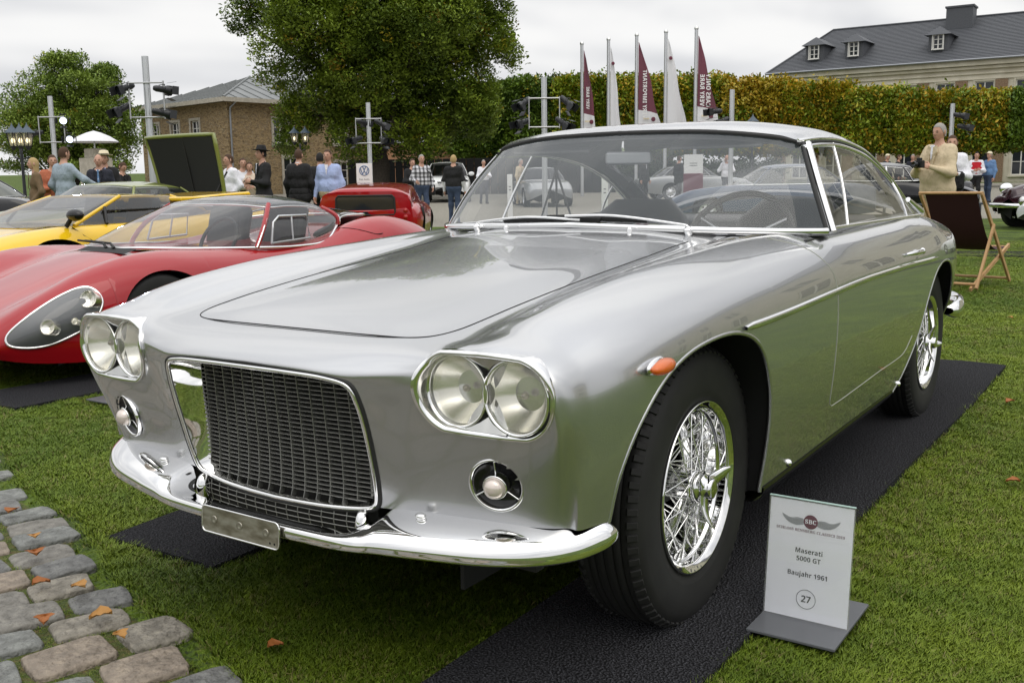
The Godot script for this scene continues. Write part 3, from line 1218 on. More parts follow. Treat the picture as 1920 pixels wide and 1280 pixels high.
func red_van_tail() -> void:
	var car := thing("red_grand_tourer", "small bright red car seen from its square cut tail with window", "car", Vector3(-10.5, 0, -11.75), PI + 0.6)
	loft_body(car, {
		"z": [-2.72, -2.6, -2.3, -1.8, -1.2, -0.6, 0.0, 0.6, 1.0],
		"h0": [0.72, 0.74, 0.76, 0.78, 0.8, 0.8, 0.76, 0.66, 0.5],
		"xv": [0.5, 0.5, 0.5, 0.54, 0.55, 0.5, 0.45, 0.42, 0.4],
		"hv": [0.72, 0.74, 0.76, 0.78, 0.8, 0.79, 0.75, 0.65, 0.49],
		"xc": [0.72, 0.74, 0.74, 0.72, 0.7, 0.68, 0.66, 0.62, 0.5],
		"yc": [0.74, 0.77, 0.82, 0.82, 0.8, 0.8, 0.8, 0.7, 0.5],
		"xm": [0.8, 0.84, 0.87, 0.85, 0.82, 0.82, 0.84, 0.8, 0.66],
		"ym": [0.6, 0.6, 0.6, 0.6, 0.56, 0.55, 0.56, 0.5, 0.4],
		"yb": [0.3, 0.26, 0.22, 0.2, 0.2, 0.2, 0.2, 0.22, 0.25]}, [arch_list(-2.1, 0.36, 0.22, 0.68), arch_list(0.0, 0.36, 0.22, 0.66)], M["red_paint"])
	for s in [[0.0, 1.0], [0.0, -1.0], [-2.1, 1.0], [-2.1, -1.0]]:
		simple_wheel(car, Vector3(s[1] * 0.7, 0.31, s[0]), 0.31, 0.19, 0.2, M["chrome_dull"], s[1])
	# long flat roof carried right to the tail
	var rows := []
	for r in [[-0.5, 0.62, 0.82, 0.86], [-0.85, 0.58, 1.06, 1.1], [-1.2, 0.6, 1.09, 1.14], [-1.8, 0.62, 1.06, 1.12], [-2.4, 0.66, 1.0, 1.08], [-2.66, 0.67, 0.97, 1.05], [-2.74, 0.66, 0.94, 1.0]]:
		var h := PackedVector3Array([Vector3(0, r[3], r[0]), Vector3(r[1] * 0.6, r[3] - 0.01, r[0]), Vector3(r[1] * 0.92, r[2], r[0]), Vector3(r[1] + 0.03, r[2] - 0.07, r[0]), Vector3(0.72, 0.78, r[0])])
		rows.append(whole(h))
	var top := Mb.new()
	top.grid(net(rows, 4, 4))
	orient(top, Vector3(0, 0.5, -1.6))
	put("long_roof", top, M["red_paint"], car)
	var tail := Mb.new()
	tail.prism(v2([-0.74, 0.55, 0.74, 0.55, 0.71, 0.8, 0.66, 0.94, 0.58, 0.98, 0.4, 1.0, -0.4, 1.0, -0.58, 0.98, -0.66, 0.94, -0.71, 0.8]), 0.03, Transform3D(Basis(), Vector3(0, 0, -2.745)))
	put("tail_panel", tail, M["red_paint"], car)
	var win := group("tail_window", car)
	var fr := Mb.new()
	var ol := PackedVector3Array()
	for p in v2([-0.44, 0.64, 0.44, 0.64, 0.46, 0.68, 0.45, 0.9, 0.42, 0.935, -0.42, 0.935, -0.45, 0.9, -0.46, 0.68, -0.44, 0.64]):
		ol.append(Vector3(p.x, p.y, -2.765))
	fr.tube(ol, 0.016, 8, false, Vector3.ZERO, 1.0, true)
	put("rubber_frame", fr, M["seal"], win)
	var pane := Mb.new()
	pane.box(Vector3(0, 0.788, -2.764), Vector3(0.88, 0.29, 0.004))
	put("pane", pane, M["window_glass"], win)
	for s in [1.0, -1.0]:
		for y in [0.7, 0.6]:
			var l := Mb.new()
			l.lathe(v2([0.0, 0.02, 0.025, 0.017, 0.035, 0.006, 0.04, 0.0]), Transform3D(Basis(Vector3.RIGHT, -PI / 2), Vector3(s * 0.62, y, -2.762)), 20)
			put("tail_lamp", l, M["lamp_red"], car)
		var sl := Mb.new()
		sl.ellipsoid(Vector3(s * 0.85, 0.66, -2.35), Vector3(0.03, 0.1, 0.09))
		put("side_outlet", sl, M["black"], car)


func white_suv() -> void:
	var car := thing("white_offroader", "white modern off-road car facing us from the gravel court", "car", spot(-2.62, 42.5), 0.66)
	loft_body(car, {
		"z": [-3.6, -3.3, -2.6, -1.8, -0.9, -0.2, 0.3, 0.7, 0.86],
		"h0": [1.05, 1.1, 1.12, 1.12, 1.12, 1.1, 1.06, 0.98, 0.85],
		"xv": [0.5, 0.6, 0.62, 0.62, 0.62, 0.6, 0.56, 0.54, 0.5],
		"hv": [1.05, 1.1, 1.12, 1.12, 1.12, 1.1, 1.07, 0.99, 0.84],
		"xc": [0.78, 0.84, 0.86, 0.86, 0.86, 0.84, 0.8, 0.74, 0.7],
		"yc": [1.03, 1.08, 1.1, 1.1, 1.1, 1.08, 1.03, 0.95, 0.8],
		"xm": [0.88, 0.94, 0.97, 0.96, 0.96, 0.97, 0.96, 0.9, 0.84],
		"ym": [0.75, 0.78, 0.8, 0.8, 0.8, 0.8, 0.76, 0.7, 0.6],
		"yb": [0.4, 0.36, 0.32, 0.32, 0.32, 0.32, 0.32, 0.34, 0.36]}, [arch_list(-2.86, 0.44, 0.34, 0.86), arch_list(0.0, 0.44, 0.34, 0.86)], M["white_car_paint"])
	for s in [[0.0, 1.0], [0.0, -1.0], [-2.86, 1.0], [-2.86, -1.0]]:
		simple_wheel(car, Vector3(s[1] * 0.83, 0.38, s[0]), 0.38, 0.24, 0.26, M["alu"], s[1])
	var belt := [0, 1.12, -0.38, 0.5, 1.12, -0.45, 0.8, 1.12, -0.72, 0.87, 1.12, -1.0, 0.88, 1.12, -2.0, 0.85, 1.14, -3.1, 0.7, 1.14, -3.35, 0, 1.14, -3.42]
	var roof := [0, 1.66, -1.0, 0.4, 1.65, -1.04, 0.6, 1.63, -1.12, 0.66, 1.62, -1.3, 0.68, 1.66, -2.0, 0.65, 1.62, -2.9, 0.55, 1.6, -3.1, 0, 1.62, -3.16]
	glasshouse(car, belt, roof, 1.72, [3, 6], M["white_car_paint"], M["dark_glass"], null, 0.03)
	var gr := group("grille", car)
	for k in 3:
		var b := Mb.new()
		b.box(Vector3(0, 0.84 - k * 0.045, 0.905 + k * 0.012), Vector3(0.86 - k * 0.06, 0.03, 0.05), Basis(), 0.008)
		put("slat", b, M["black_gloss"] if k < 2 else M["chrome"], gr)
	for k in 3:
		var b := Mb.new()
		b.box(Vector3(0, 0.6 - k * 0.05, 0.915), Vector3(1.0 + k * 0.06, 0.035, 0.06), Basis(), 0.008)
		put("lower_slat", b, M["black_gloss"], gr)
	var pl := Mb.new()
	pl.box(Vector3(0, 0.7, 0.945), Vector3(0.5, 0.1, 0.015))
	put("number_plate", pl, M["white_paint"], car)
	for s in [1.0, -1.0]:
		var l := Mb.new()
		l.ellipsoid(Vector3(s * 0.68, 0.88, 0.76), Vector3(0.19, 0.075, 0.1), Basis(Vector3.UP, s * 0.45))
		put("headlamp", l, M["window_glass"], car)
		var l2 := Mb.new()
		l2.ellipsoid(Vector3(s * 0.64, 0.885, 0.82), Vector3(0.06, 0.045, 0.06))
		put("lamp_bowl", l2, M["reflector"], car)
		var mi := Mb.new()
		mi.ellipsoid(Vector3(s * 1.03, 1.18, -0.75), Vector3(0.13, 0.09, 0.06))
		put("door_mirror", mi, M["white_car_paint"], car)
	badge(car, Vector3(0, 0.82, 0.95), 0.09, M["chrome"])


# a roundel with two stacked angles inside
func badge(parent: Node, at: Vector3, r: float, m: Material, bas := Basis()) -> void:
	var b := Mb.new()
	var p := PackedVector3Array()
	for k in 29:
		var a := TAU * k / 28.0
		p.append(at + bas * Vector3(cos(a) * r, sin(a) * r, 0))
	b.tube(p, r * 0.09, 6, false, Vector3.ZERO, 1.0, true)
	for seg in [[-0.33, 0.88, 0.0, 0.08], [0.33, 0.88, 0.0, 0.08], [-0.82, 0.5, -0.38, -0.74], [-0.38, -0.74, 0.0, -0.02], [0.0, -0.02, 0.38, -0.74], [0.38, -0.74, 0.82, 0.5]]:
		b.tube(PackedVector3Array([at + bas * Vector3(seg[0] * r, seg[1] * r, 0), at + bas * Vector3(seg[2] * r, seg[3] * r, 0)]), r * 0.09, 6)
	put("roundel", b, m, parent)


func saloon(called: String, label: String, at: Vector3, turn: float, paint_: Material, hgt := 1.4, glass_ := "dark_glass", group_ := "") -> Node3D:
	var car := thing(called, label, "car", at, turn, group_)
	loft_body(car, {
		"z": [-3.7, -3.4, -2.8, -2.0, -1.2, -0.5, 0.0, 0.5, 0.85],
		"h0": [0.86, 0.94, 0.96, 0.94, 0.94, 0.94, 0.9, 0.82, 0.68],
		"xv": [0.5, 0.56, 0.6, 0.62, 0.62, 0.6, 0.56, 0.52, 0.48],
		"hv": [0.86, 0.94, 0.96, 0.94, 0.94, 0.93, 0.89, 0.81, 0.67],
		"xc": [0.74, 0.8, 0.82, 0.82, 0.82, 0.8, 0.78, 0.72, 0.66],
		"yc": [0.84, 0.92, 0.94, 0.93, 0.92, 0.92, 0.88, 0.79, 0.64],
		"xm": [0.82, 0.88, 0.9, 0.9, 0.9, 0.9, 0.89, 0.85, 0.78],
		"ym": [0.66, 0.68, 0.68, 0.68, 0.66, 0.66, 0.64, 0.58, 0.5],
		"yb": [0.3, 0.26, 0.22, 0.22, 0.22, 0.22, 0.22, 0.24, 0.28]}, [arch_list(-2.75, 0.37, 0.24, 0.7), arch_list(0.0, 0.37, 0.24, 0.7)], paint_)
	for s in [[0.0, 1.0], [0.0, -1.0], [-2.75, 1.0], [-2.75, -1.0]]:
		simple_wheel(car, Vector3(s[1] * 0.77, 0.32, s[0]), 0.32, 0.21, 0.22, M["alu"], s[1])
	var t := hgt - 0.06
	var belt := [0, 0.95, -0.5, 0.45, 0.95, -0.56, 0.74, 0.94, -0.8, 0.82, 0.94, -1.05, 0.83, 0.94, -1.9, 0.8, 0.95, -2.7, 0.66, 0.96, -3.0, 0, 0.97, -3.08]
	var roof := [0, t, -1.15, 0.36, t, -1.18, 0.56, t - 0.02, -1.26, 0.6, t - 0.03, -1.4, 0.62, t, -1.9, 0.6, t - 0.03, -2.4, 0.5, t - 0.05, -2.55, 0, t - 0.04, -2.6]
	glasshouse(car, belt, roof, hgt, [3, 6], paint_, M[glass_], M["chrome"], 0.02)
	return car


func black_sedan() -> void:
	var car := saloon("black_sedan", "black modern saloon parked at the far left edge", spot(-13.2, 20.5), 0.5947 - PI / 2 + 0.05, M["black_paint"], 1.42)
	for s in [1.0, -1.0]:
		var tr := Mb.new()
		tr.box(Vector3(s * 0.895, 0.6, -1.4), Vector3(0.02, 0.03, 2.0), Basis(), 0.005)
		put("side_strip", tr, M["chrome"], car)


func old_black_saloon() -> void:
	var car := thing("vintage_saloon", "black rounded vintage saloon beyond the silver coupe's tail", "car", spot(11.1, 25.5), 0.5947 + PI / 2 - 0.1)
	loft_body(car, {
		"z": [-3.4, -3.1, -2.6, -2.0, -1.2, -0.6, -0.2, 0.2, 0.5],
		"h0": [0.75, 0.86, 0.94, 0.96, 0.98, 1.0, 1.0, 0.98, 0.92],
		"xv": [0.3, 0.4, 0.5, 0.56, 0.5, 0.36, 0.3, 0.26, 0.22],
		"hv": [0.74, 0.84, 0.93, 0.95, 0.96, 0.94, 0.9, 0.82, 0.72],
		"xc": [0.5, 0.64, 0.68, 0.68, 0.66, 0.6, 0.58, 0.56, 0.5],
		"yc": [0.7, 0.8, 0.88, 0.93, 0.93, 0.86, 0.82, 0.8, 0.7],
		"xm": [0.64, 0.74, 0.78, 0.76, 0.74, 0.76, 0.8, 0.8, 0.72],
		"ym": [0.5, 0.56, 0.62, 0.62, 0.62, 0.6, 0.6, 0.58, 0.52],
		"yb": [0.35, 0.32, 0.3, 0.3, 0.3, 0.3, 0.3, 0.32, 0.4]}, [arch_list(-2.6, 0.4, 0.31, 0.74), arch_list(0.0, 0.42, 0.32, 0.77)], M["black_paint"])
	for s in [[0.0, 1.0], [0.0, -1.0], [-2.6, 1.0], [-2.6, -1.0]]:
		simple_wheel(car, Vector3(s[1] * 0.68, 0.34, s[0]), 0.34, 0.2, 0.17, M["chrome_dull"], s[1])
	var belt := [0, 1.0, -0.75, 0.4, 0.98, -0.8, 0.6, 0.97, -0.9, 0.67, 0.96, -1.1, 0.68, 0.96, -1.8, 0.66, 0.97, -2.4, 0.5, 0.98, -2.75, 0, 0.98, -2.85]
	var roof := [0, 1.34, -1.05, 0.34, 1.33, -1.08, 0.5, 1.31, -1.15, 0.55, 1.3, -1.3, 0.57, 1.33, -1.8, 0.54, 1.28, -2.2, 0.42, 1.24, -2.4, 0, 1.26, -2.5]
	glasshouse(car, belt, roof, 1.43, [3, 6], M["black_paint"], M["side_glass"], M["chrome"], 0.02)
	for s in [1.0, -1.0]:
		var pl := Mb.new()
		pl.tube(PackedVector3Array([Vector3(s * 0.695, 0.96, -1.72), Vector3(s * 0.585, 1.32, -1.72)]), 0.03, 6)
		put("door_pillar", pl, M["chrome"], car)


func old_convertible() -> void:
	var car := thing("vintage_convertible", "dark maroon vintage convertible with folded fabric hood at the right edge", "car", spot(11.0, 21.0), 0.5947 - PI / 2 + 0.05)
	loft_body(car, {
		"z": [-3.5, -3.2, -2.6, -2.0, -1.2, -0.6, -0.2, 0.2, 0.55],
		"h0": [0.7, 0.82, 0.92, 0.95, 0.98, 1.0, 1.0, 0.96, 0.86],
		"xv": [0.3, 0.4, 0.48, 0.54, 0.5, 0.36, 0.3, 0.28, 0.24],
		"hv": [0.69, 0.8, 0.9, 0.94, 0.96, 0.93, 0.88, 0.8, 0.7],
		"xc": [0.5, 0.64, 0.7, 0.68, 0.66, 0.62, 0.62, 0.6, 0.52],
		"yc": [0.66, 0.78, 0.86, 0.92, 0.93, 0.86, 0.84, 0.82, 0.7],
		"xm": [0.66, 0.78, 0.84, 0.8, 0.78, 0.8, 0.86, 0.86, 0.76],
		"ym": [0.5, 0.56, 0.62, 0.62, 0.62, 0.62, 0.62, 0.58, 0.5],
		"yb": [0.35, 0.3, 0.28, 0.28, 0.28, 0.28, 0.28, 0.3, 0.36]}, [arch_list(-2.7, 0.42, 0.3, 0.7), arch_list(0.0, 0.43, 0.3, 0.76)], M["burgundy_paint"])
	for s in [[0.0, 1.0], [0.0, -1.0], [-2.7, 1.0], [-2.7, -1.0]]:
		simple_wheel(car, Vector3(s[1] * 0.72, 0.35, s[0]), 0.35, 0.2, 0.17, M["chrome_dull"], s[1])
	var hood := Mb.new()
	var rows := []
	for r in [[-1.15, 0.55, 0.98, 1.0], [-1.3, 0.58, 1.12, 1.2], [-1.7, 0.6, 1.18, 1.27], [-2.2, 0.6, 1.14, 1.24], [-2.7, 0.58, 1.02, 1.1], [-3.0, 0.5, 0.9, 0.94]]:
		rows.append(whole(PackedVector3Array([Vector3(0, r[3], r[0]), Vector3(r[1] * 0.6, r[3] - 0.02, r[0]), Vector3(r[1], r[2], r[0]), Vector3(r[1] + 0.06, 0.88, r[0])])))
	hood.grid(net(rows, 4, 4))
	orient(hood, Vector3(0, 0.6, -2))
	put("fabric_hood", hood, M["hood_cloth"], car)
	for s in [1.0, -1.0]:
		var trim := Mb.new()
		var p := PackedVector3Array()
		for k in 17:
			var a := PI * k / 16.0
			p.append(Vector3(s * (body_side_x(0.3 + 0.44 * sin(a), cos(a) * 0.5) + 0.004), 0.31 + 0.47 * sin(a), cos(a) * 0.5))
		trim.tube(p, 0.014, 6)
		put("wing_trim", trim, M["chrome"], car)
		var hl := Mb.new()
		hl.ellipsoid(Vector3(s * 0.46, 0.84, 0.42), Vector3(0.12, 0.12, 0.15))
		put("headlamp", hl, M["chrome"], car)
	var bp := Mb.new()
	bp.tube(curve(PackedVector3Array([Vector3(-0.85, 0.5, 0.5), Vector3(-0.5, 0.5, 0.72), Vector3(0, 0.5, 0.78), Vector3(0.5, 0.5, 0.72), Vector3(0.85, 0.5, 0.5)]), 5), 0.05, 8)
	put("front_bumper", bp, M["chrome"], car)


func white_roadster() -> void:
	var car := thing("white_classic_car", "white rounded classic car cut off by the right edge", "car", spot(9.75, 17.2), 0.5947 - PI / 2 + 0.1)
	loft_body(car, {
		"z": [-3.5, -3.1, -2.5, -1.8, -1.0, -0.4, 0.0, 0.4, 0.75],
		"h0": [0.66, 0.78, 0.84, 0.86, 0.86, 0.86, 0.84, 0.76, 0.6],
		"xv": [0.4, 0.46, 0.5, 0.5, 0.5, 0.46, 0.44, 0.4, 0.34],
		"hv": [0.65, 0.77, 0.83, 0.85, 0.85, 0.84, 0.81, 0.73, 0.58],
		"xc": [0.56, 0.64, 0.68, 0.68, 0.68, 0.66, 0.64, 0.58, 0.48],
		"yc": [0.64, 0.76, 0.84, 0.84, 0.85, 0.87, 0.89, 0.83, 0.6],
		"xm": [0.68, 0.78, 0.82, 0.82, 0.82, 0.84, 0.85, 0.8, 0.62],
		"ym": [0.5, 0.54, 0.56, 0.56, 0.56, 0.58, 0.6, 0.56, 0.48],
		"yb": [0.3, 0.26, 0.22, 0.22, 0.22, 0.22, 0.24, 0.3, 0.36]}, [arch_list(-2.5, 0.36, 0.24, 0.66), arch_list(0.0, 0.36, 0.25, 0.66)], M["white_car_paint"])
	for s in [[0.0, 1.0], [0.0, -1.0], [-2.5, 1.0], [-2.5, -1.0]]:
		simple_wheel(car, Vector3(s[1] * 0.7, 0.32, s[0]), 0.32, 0.19, 0.17, M["chrome_dull"], s[1])
	var belt := [0, 0.88, -0.65, 0.36, 0.87, -0.7, 0.56, 0.86, -0.85, 0.62, 0.86, -1.1, 0.63, 0.86, -1.5, 0.6, 0.86, -1.9, 0.4, 0.87, -2.1, 0, 0.87, -2.15]
	var roof := [0, 1.18, -1.0, 0.3, 1.17, -1.02, 0.44, 1.16, -1.08, 0.48, 1.15, -1.2, 0.5, 1.17, -1.5, 0.46, 1.14, -1.75, 0.36, 1.12, -1.85, 0, 1.13, -1.9]
	glasshouse(car, belt, roof, 1.24, [3, 6], M["white_car_paint"], M["side_glass"], M["chrome"], 0.02)
	for s in [1.0, -1.0]:
		var hl := Mb.new()
		hl.ellipsoid(Vector3(s * 0.56, 0.66, 0.68), Vector3(0.09, 0.09, 0.07))
		put("headlamp", hl, M["chrome_dull"], car)


func blue_coupe() -> void:
	var car := saloon("blue_vintage_coupe", "dark blue rounded coupe seen through the silver coupe's windscreen", spot(4.9, 24.5), 0.5947 - PI / 2 - 0.3, M["blue_paint"], 1.42, "side_glass")
	var tr := Mb.new()
	tr.box(Vector3(0, 0.52, 0.93), Vector3(1.5, 0.05, 0.06), Basis(), 0.02)
	put("front_bumper", tr, M["chrome"], car)


func silver_estate() -> void:
	saloon("silver_saloon", "pale silver saloon seen through the left of the coupe's windscreen", spot(1.35, 36.5), 0.72, M["grey_paint"], 1.45)
	saloon("green_saloon", "grey green saloon beyond the man taking a photo, seen through the windscreen", spot(9.0, 42.0), 0.5947 + PI / 2 + 0.2, M["grey_paint"], 1.4)


# ---------------------------------------------------------------- the silver coupe (x to its left, z forward, front axle at z = 0)

const CZ := [-3.42, -3.3, -3.1, -2.9, -2.65, -2.4, -2.1, -1.9, -1.4, -0.95, -0.6, -0.3, 0.1, 0.35, 0.5, 0.62]
const C_H0 := [0.8, 0.86, 0.91, 0.93, 0.945, 0.955, 0.96, 0.96, 0.96, 0.965, 0.955, 0.912, 0.866, 0.832, 0.808, 0.783]
const C_XV := [0.4, 0.42, 0.44, 0.46, 0.48, 0.5, 0.54, 0.56, 0.56, 0.53, 0.475, 0.46, 0.45, 0.45, 0.45, 0.45]
const C_HV := [0.79, 0.845, 0.895, 0.915, 0.93, 0.945, 0.95, 0.95, 0.945, 0.94, 0.925, 0.893, 0.852, 0.822, 0.8, 0.781]
const C_XC := [0.54, 0.58, 0.62, 0.65, 0.67, 0.69, 0.7, 0.7, 0.7, 0.69, 0.655, 0.64, 0.635, 0.63, 0.628, 0.625]
const C_YC := [0.74, 0.8, 0.865, 0.905, 0.935, 0.95, 0.955, 0.95, 0.942, 0.936, 0.93, 0.916, 0.893, 0.866, 0.84, 0.806]
const C_XS := [0.6, 0.67, 0.725, 0.76, 0.775, 0.785, 0.785, 0.785, 0.785, 0.782, 0.768, 0.76, 0.755, 0.75, 0.741, 0.73]
const C_YS := [0.7, 0.755, 0.81, 0.85, 0.875, 0.89, 0.892, 0.888, 0.882, 0.88, 0.875, 0.864, 0.846, 0.822, 0.798, 0.768]
const C_XM := [0.63, 0.705, 0.755, 0.79, 0.81, 0.82, 0.824, 0.825, 0.826, 0.826, 0.824, 0.822, 0.818, 0.808, 0.793, 0.768]
const C_YM := [0.62, 0.66, 0.7, 0.73, 0.755, 0.765, 0.772, 0.775, 0.776, 0.773, 0.767, 0.76, 0.75, 0.735, 0.718, 0.69]
const C_XL := [0.61, 0.685, 0.74, 0.778, 0.8, 0.812, 0.817, 0.818, 0.819, 0.819, 0.818, 0.816, 0.812, 0.802, 0.787, 0.758]
const C_XB := [0.56, 0.63, 0.69, 0.73, 0.757, 0.77, 0.777, 0.779, 0.78, 0.781, 0.783, 0.783, 0.782, 0.78, 0.77, 0.742]
const C_YB := [0.46, 0.43, 0.41, 0.4, 0.34, 0.29, 0.27, 0.27, 0.27, 0.27, 0.27, 0.27, 0.3, 0.38, 0.42, 0.425]

# the wheel openings, as (z, y) from rear to front
const ARCH_F := [-0.318, 0.262, -0.319, 0.32, -0.314, 0.4, -0.287, 0.541, -0.218, 0.655, -0.139, 0.713, -0.031, 0.743, 0.099, 0.748, 0.245, 0.732, 0.36, 0.69, 0.445, 0.615, 0.5, 0.52, 0.518, 0.4215]
const ARCH_R := [-2.95, 0.4, -2.915, 0.47, -2.857, 0.555, -2.788, 0.645, -2.7, 0.707, -2.6, 0.735, -2.5, 0.742, -2.4, 0.735, -2.285, 0.7, -2.17, 0.615, -2.07, 0.485, -1.985, 0.385, -1.9, 0.315, -1.8, 0.268]

var cz: PackedFloat32Array
var S := {}


func use_spec(d: Dictionary) -> void:
	S = {}
	for k in d:
		S[k] = PackedFloat32Array(d[k])
	cz = S["z"]


func cval(k: String, z: float) -> float:
	return spl(cz, S[k], z)


# the nine controls of the half section of the car body at z
func section(z: float) -> PackedVector3Array:
	var h0 := cval("h0", z)
	var xv := cval("xv", z)
	var hv := cval("hv", z)
	var xc := cval("xc", z)
	var yc := cval("yc", z)
	var xm := cval("xm", z)
	var ym := cval("ym", z)
	var yb := cval("yb", z)
	var xs := cval("xs", z) if S.has("xs") else lerpf(xc, xm, 0.68)
	var ys := cval("ys", z) if S.has("ys") else lerpf(yc, ym, 0.36)
	var xl := cval("xl", z) if S.has("xl") else xm - 0.012
	var xb := cval("xb", z) if S.has("xb") else xm - 0.05
	return PackedVector3Array([Vector3(0, h0, z), Vector3(xv * 0.55, lerpf(h0, hv, 0.24), z), Vector3(xv, hv, z), Vector3(lerpf(xv, xc, 0.5), lerpf(hv, yc, 0.62), z), Vector3(xc, yc, z), Vector3(xs, ys, z), Vector3(xm, ym, z), Vector3(xl, lerpf(ym, yb, 0.52), z), Vector3(xb, yb, z)])


static func along(p: PackedVector3Array, u: float) -> Vector3:
	var m := p.size()
	var i := clampi(int(floor(u)), 0, m - 2)
	# the half section is mirrored at its centre line
	var a := p[i - 1] if i > 0 else Vector3(-p[1].x, p[1].y, p[1].z)
	var d := p[i + 2] if i + 2 < m else p[m - 1] * 2.0 - p[m - 2]
	return cr(a, p[i], p[i + 1], d, u - i)


# 97 points from the centre line down to y_end
func half_loop(z: float, y_end: float) -> PackedVector3Array:
	var s := section(z)
	var top := 8.0
	if y_end > s[8].y + 0.0005:
		var lo := 4.0
		var hi := 8.0
		for k in 22:
			var mid := (lo + hi) * 0.5
			if along(s, mid).y > y_end:
				lo = mid
			else:
				hi = mid
		top = hi
	var out := PackedVector3Array()
	for k in 97:
		var u := k / 12.0 if k <= 48 else 4.0 + (top - 4.0) * (k - 48) / 48.0
		out.append(along(s, u))
	return out


func body_side_x(y: float, z: float) -> float:
	var s := section(z)
	var lo := 4.0
	var hi := 8.0
	for k in 20:
		var mid := (lo + hi) * 0.5
		if along(s, mid).y > y:
			lo = mid
		else:
			hi = mid
	return along(s, lo).x


func body_top(x: float, z: float) -> Vector3:
	var s := section(z)
	var lo := 0.0
	var hi := 5.0
	for k in 20:
		var mid := (lo + hi) * 0.5
		if along(s, mid).x < absf(x):
			lo = mid
		else:
			hi = mid
	var p := along(s, lo)
	return Vector3(x, p.y, z)


func arch_points(a: Array, sub: int) -> PackedVector3Array:
	var p := PackedVector3Array()
	for k in range(0, a.size(), 2):
		p.append(Vector3(0, a[k + 1], a[k]))
	return curve(p, sub)


func coupe_loops() -> Array:
	var L := []
	# tail panel, then stations forward
	var s0 := half_loop(-3.42, 0.0)
	for k in 4:
		var r := PackedVector3Array()
		var f: float = [0.05, 0.55, 0.86, 0.97][k]
		var dz: float = [-0.075, -0.065, -0.045, -0.02][k]
		for p in s0:
			r.append(Vector3(p.x * f, 0.62 + (p.y - 0.62) * f, p.z + dz))
		L.append(r)
	var zs := []
	var ar := arch_points(ARCH_R, 5)
	var af := arch_points(ARCH_F, 5)
	for k in 9:
		zs.append([-3.42 + k * (0.45 / 8.0), 0.0])
	for p in ar:
		zs.append([p.z, p.y])
	for k in range(1, 22):
		zs.append([lerpf(-1.8, -0.322, k / 22.0), 0.0])
	for p in af:
		zs.append([maxf(p.z, zs[-1][0] + 0.0006), p.y])
	for q in zs:
		L.append(half_loop(q[0], q[1]))
	# the nose: round over the edge, across the face, to the grille opening
	var K := [half_loop(0.44, 0.0), half_loop(0.518, 0.4215), half_loop(0.6, 0.0)]
	for c in [
		[0, 0.769, 0.7, 0.25, 0.767, 0.697, 0.44, 0.768, 0.69, 0.54, 0.786, 0.698, 0.622, 0.788, 0.702, 0.728, 0.748, 0.69, 0.757, 0.67, 0.672, 0.744, 0.55, 0.634, 0.72, 0.425, 0.606],
		[0, 0.748, 0.757, 0.22, 0.746, 0.752, 0.38, 0.738, 0.735, 0.5, 0.74, 0.715, 0.6, 0.742, 0.714, 0.695, 0.7, 0.704, 0.7, 0.6, 0.682, 0.685, 0.51, 0.656, 0.655, 0.425, 0.638],
		[0, 0.731, 0.783, 0.16, 0.73, 0.781, 0.28, 0.722, 0.771, 0.36, 0.703, 0.747, 0.405, 0.66, 0.725, 0.425, 0.6, 0.71, 0.43, 0.54, 0.698, 0.425, 0.48, 0.686, 0.41, 0.422, 0.677],
		[0, 0.716, 0.784, 0.14, 0.715, 0.782, 0.235, 0.711, 0.776, 0.288, 0.697, 0.765, 0.303, 0.655, 0.752, 0.307, 0.6, 0.737, 0.306, 0.535, 0.72, 0.302, 0.47, 0.704, 0.287, 0.418, 0.692]]:
		var s := v3(c)
		var r := PackedVector3Array()
		for k in 97:
			r.append(along(s, k / 12.0))
		K.append(r)
	var cols := []
	for j in 97:
		var c := PackedVector3Array()
		for r in K:
			c.append(r[j])
		cols.append(curve(c, 16))
	for i in range(17, cols[0].size()):
		var r := PackedVector3Array()
		for j in 97:
			r.append(cols[j][i])
		L.append(r)
	return L


var lamp_rim := PackedVector3Array()


# how far a point of the nose lies outside the openings for headlamps and signal lamp
func lamp_hole(p: Vector3) -> float:
	if p.z < 0.58:
		return 1.0
	var x := absf(p.x)
	var d1 := Vector2(maxf(absf(x - 0.59) - 0.0715, 0.0), p.y - 0.7).length() - 0.084
	var d2 := Vector2(x - 0.595, p.y - 0.511).length() - 0.057
	return minf(d1, d2)


# moves the nearer end of every grid edge that crosses an opening onto its outline
func snap_holes(L: Array) -> void:
	var first := 0
	while L[first][0].z < 0.62:
		first += 1
	first -= 12
	var D := []
	for i in range(first, L.size()):
		var d := PackedFloat32Array()
		for k in 97:
			d.append(lamp_hole(L[i][k]))
		D.append(d)
	for i in D.size():
		for k in range(14, 96):
			for e in [[0, 1], [1, 0]]:
				var i2: int = i + e[0]
				if i2 >= D.size():
					continue
				var da: float = D[i][k]
				var db: float = D[i2][k + e[1]]
				if da * db >= 0.0 or absf(da) > 0.5 or absf(db) > 0.5:
					continue
				var t := da / (da - db)
				var p: Vector3 = L[first + i][k].lerp(L[first + i2][k + e[1]], t)
				if t < 0.5:
					L[first + i][k] = p
					D[i][k] = 0.0
				else:
					L[first + i2][k + e[1]] = p
					D[i2][k + e[1]] = 0.0
				lamp_rim.append(p)


func whole(half: PackedVector3Array) -> PackedVector3Array:
	var out := PackedVector3Array()
	for k in range(half.size() - 1, 0, -1):
		out.append(half[k] * Vector3(-1, 1, 1))
	out.append_array(half)
	return out


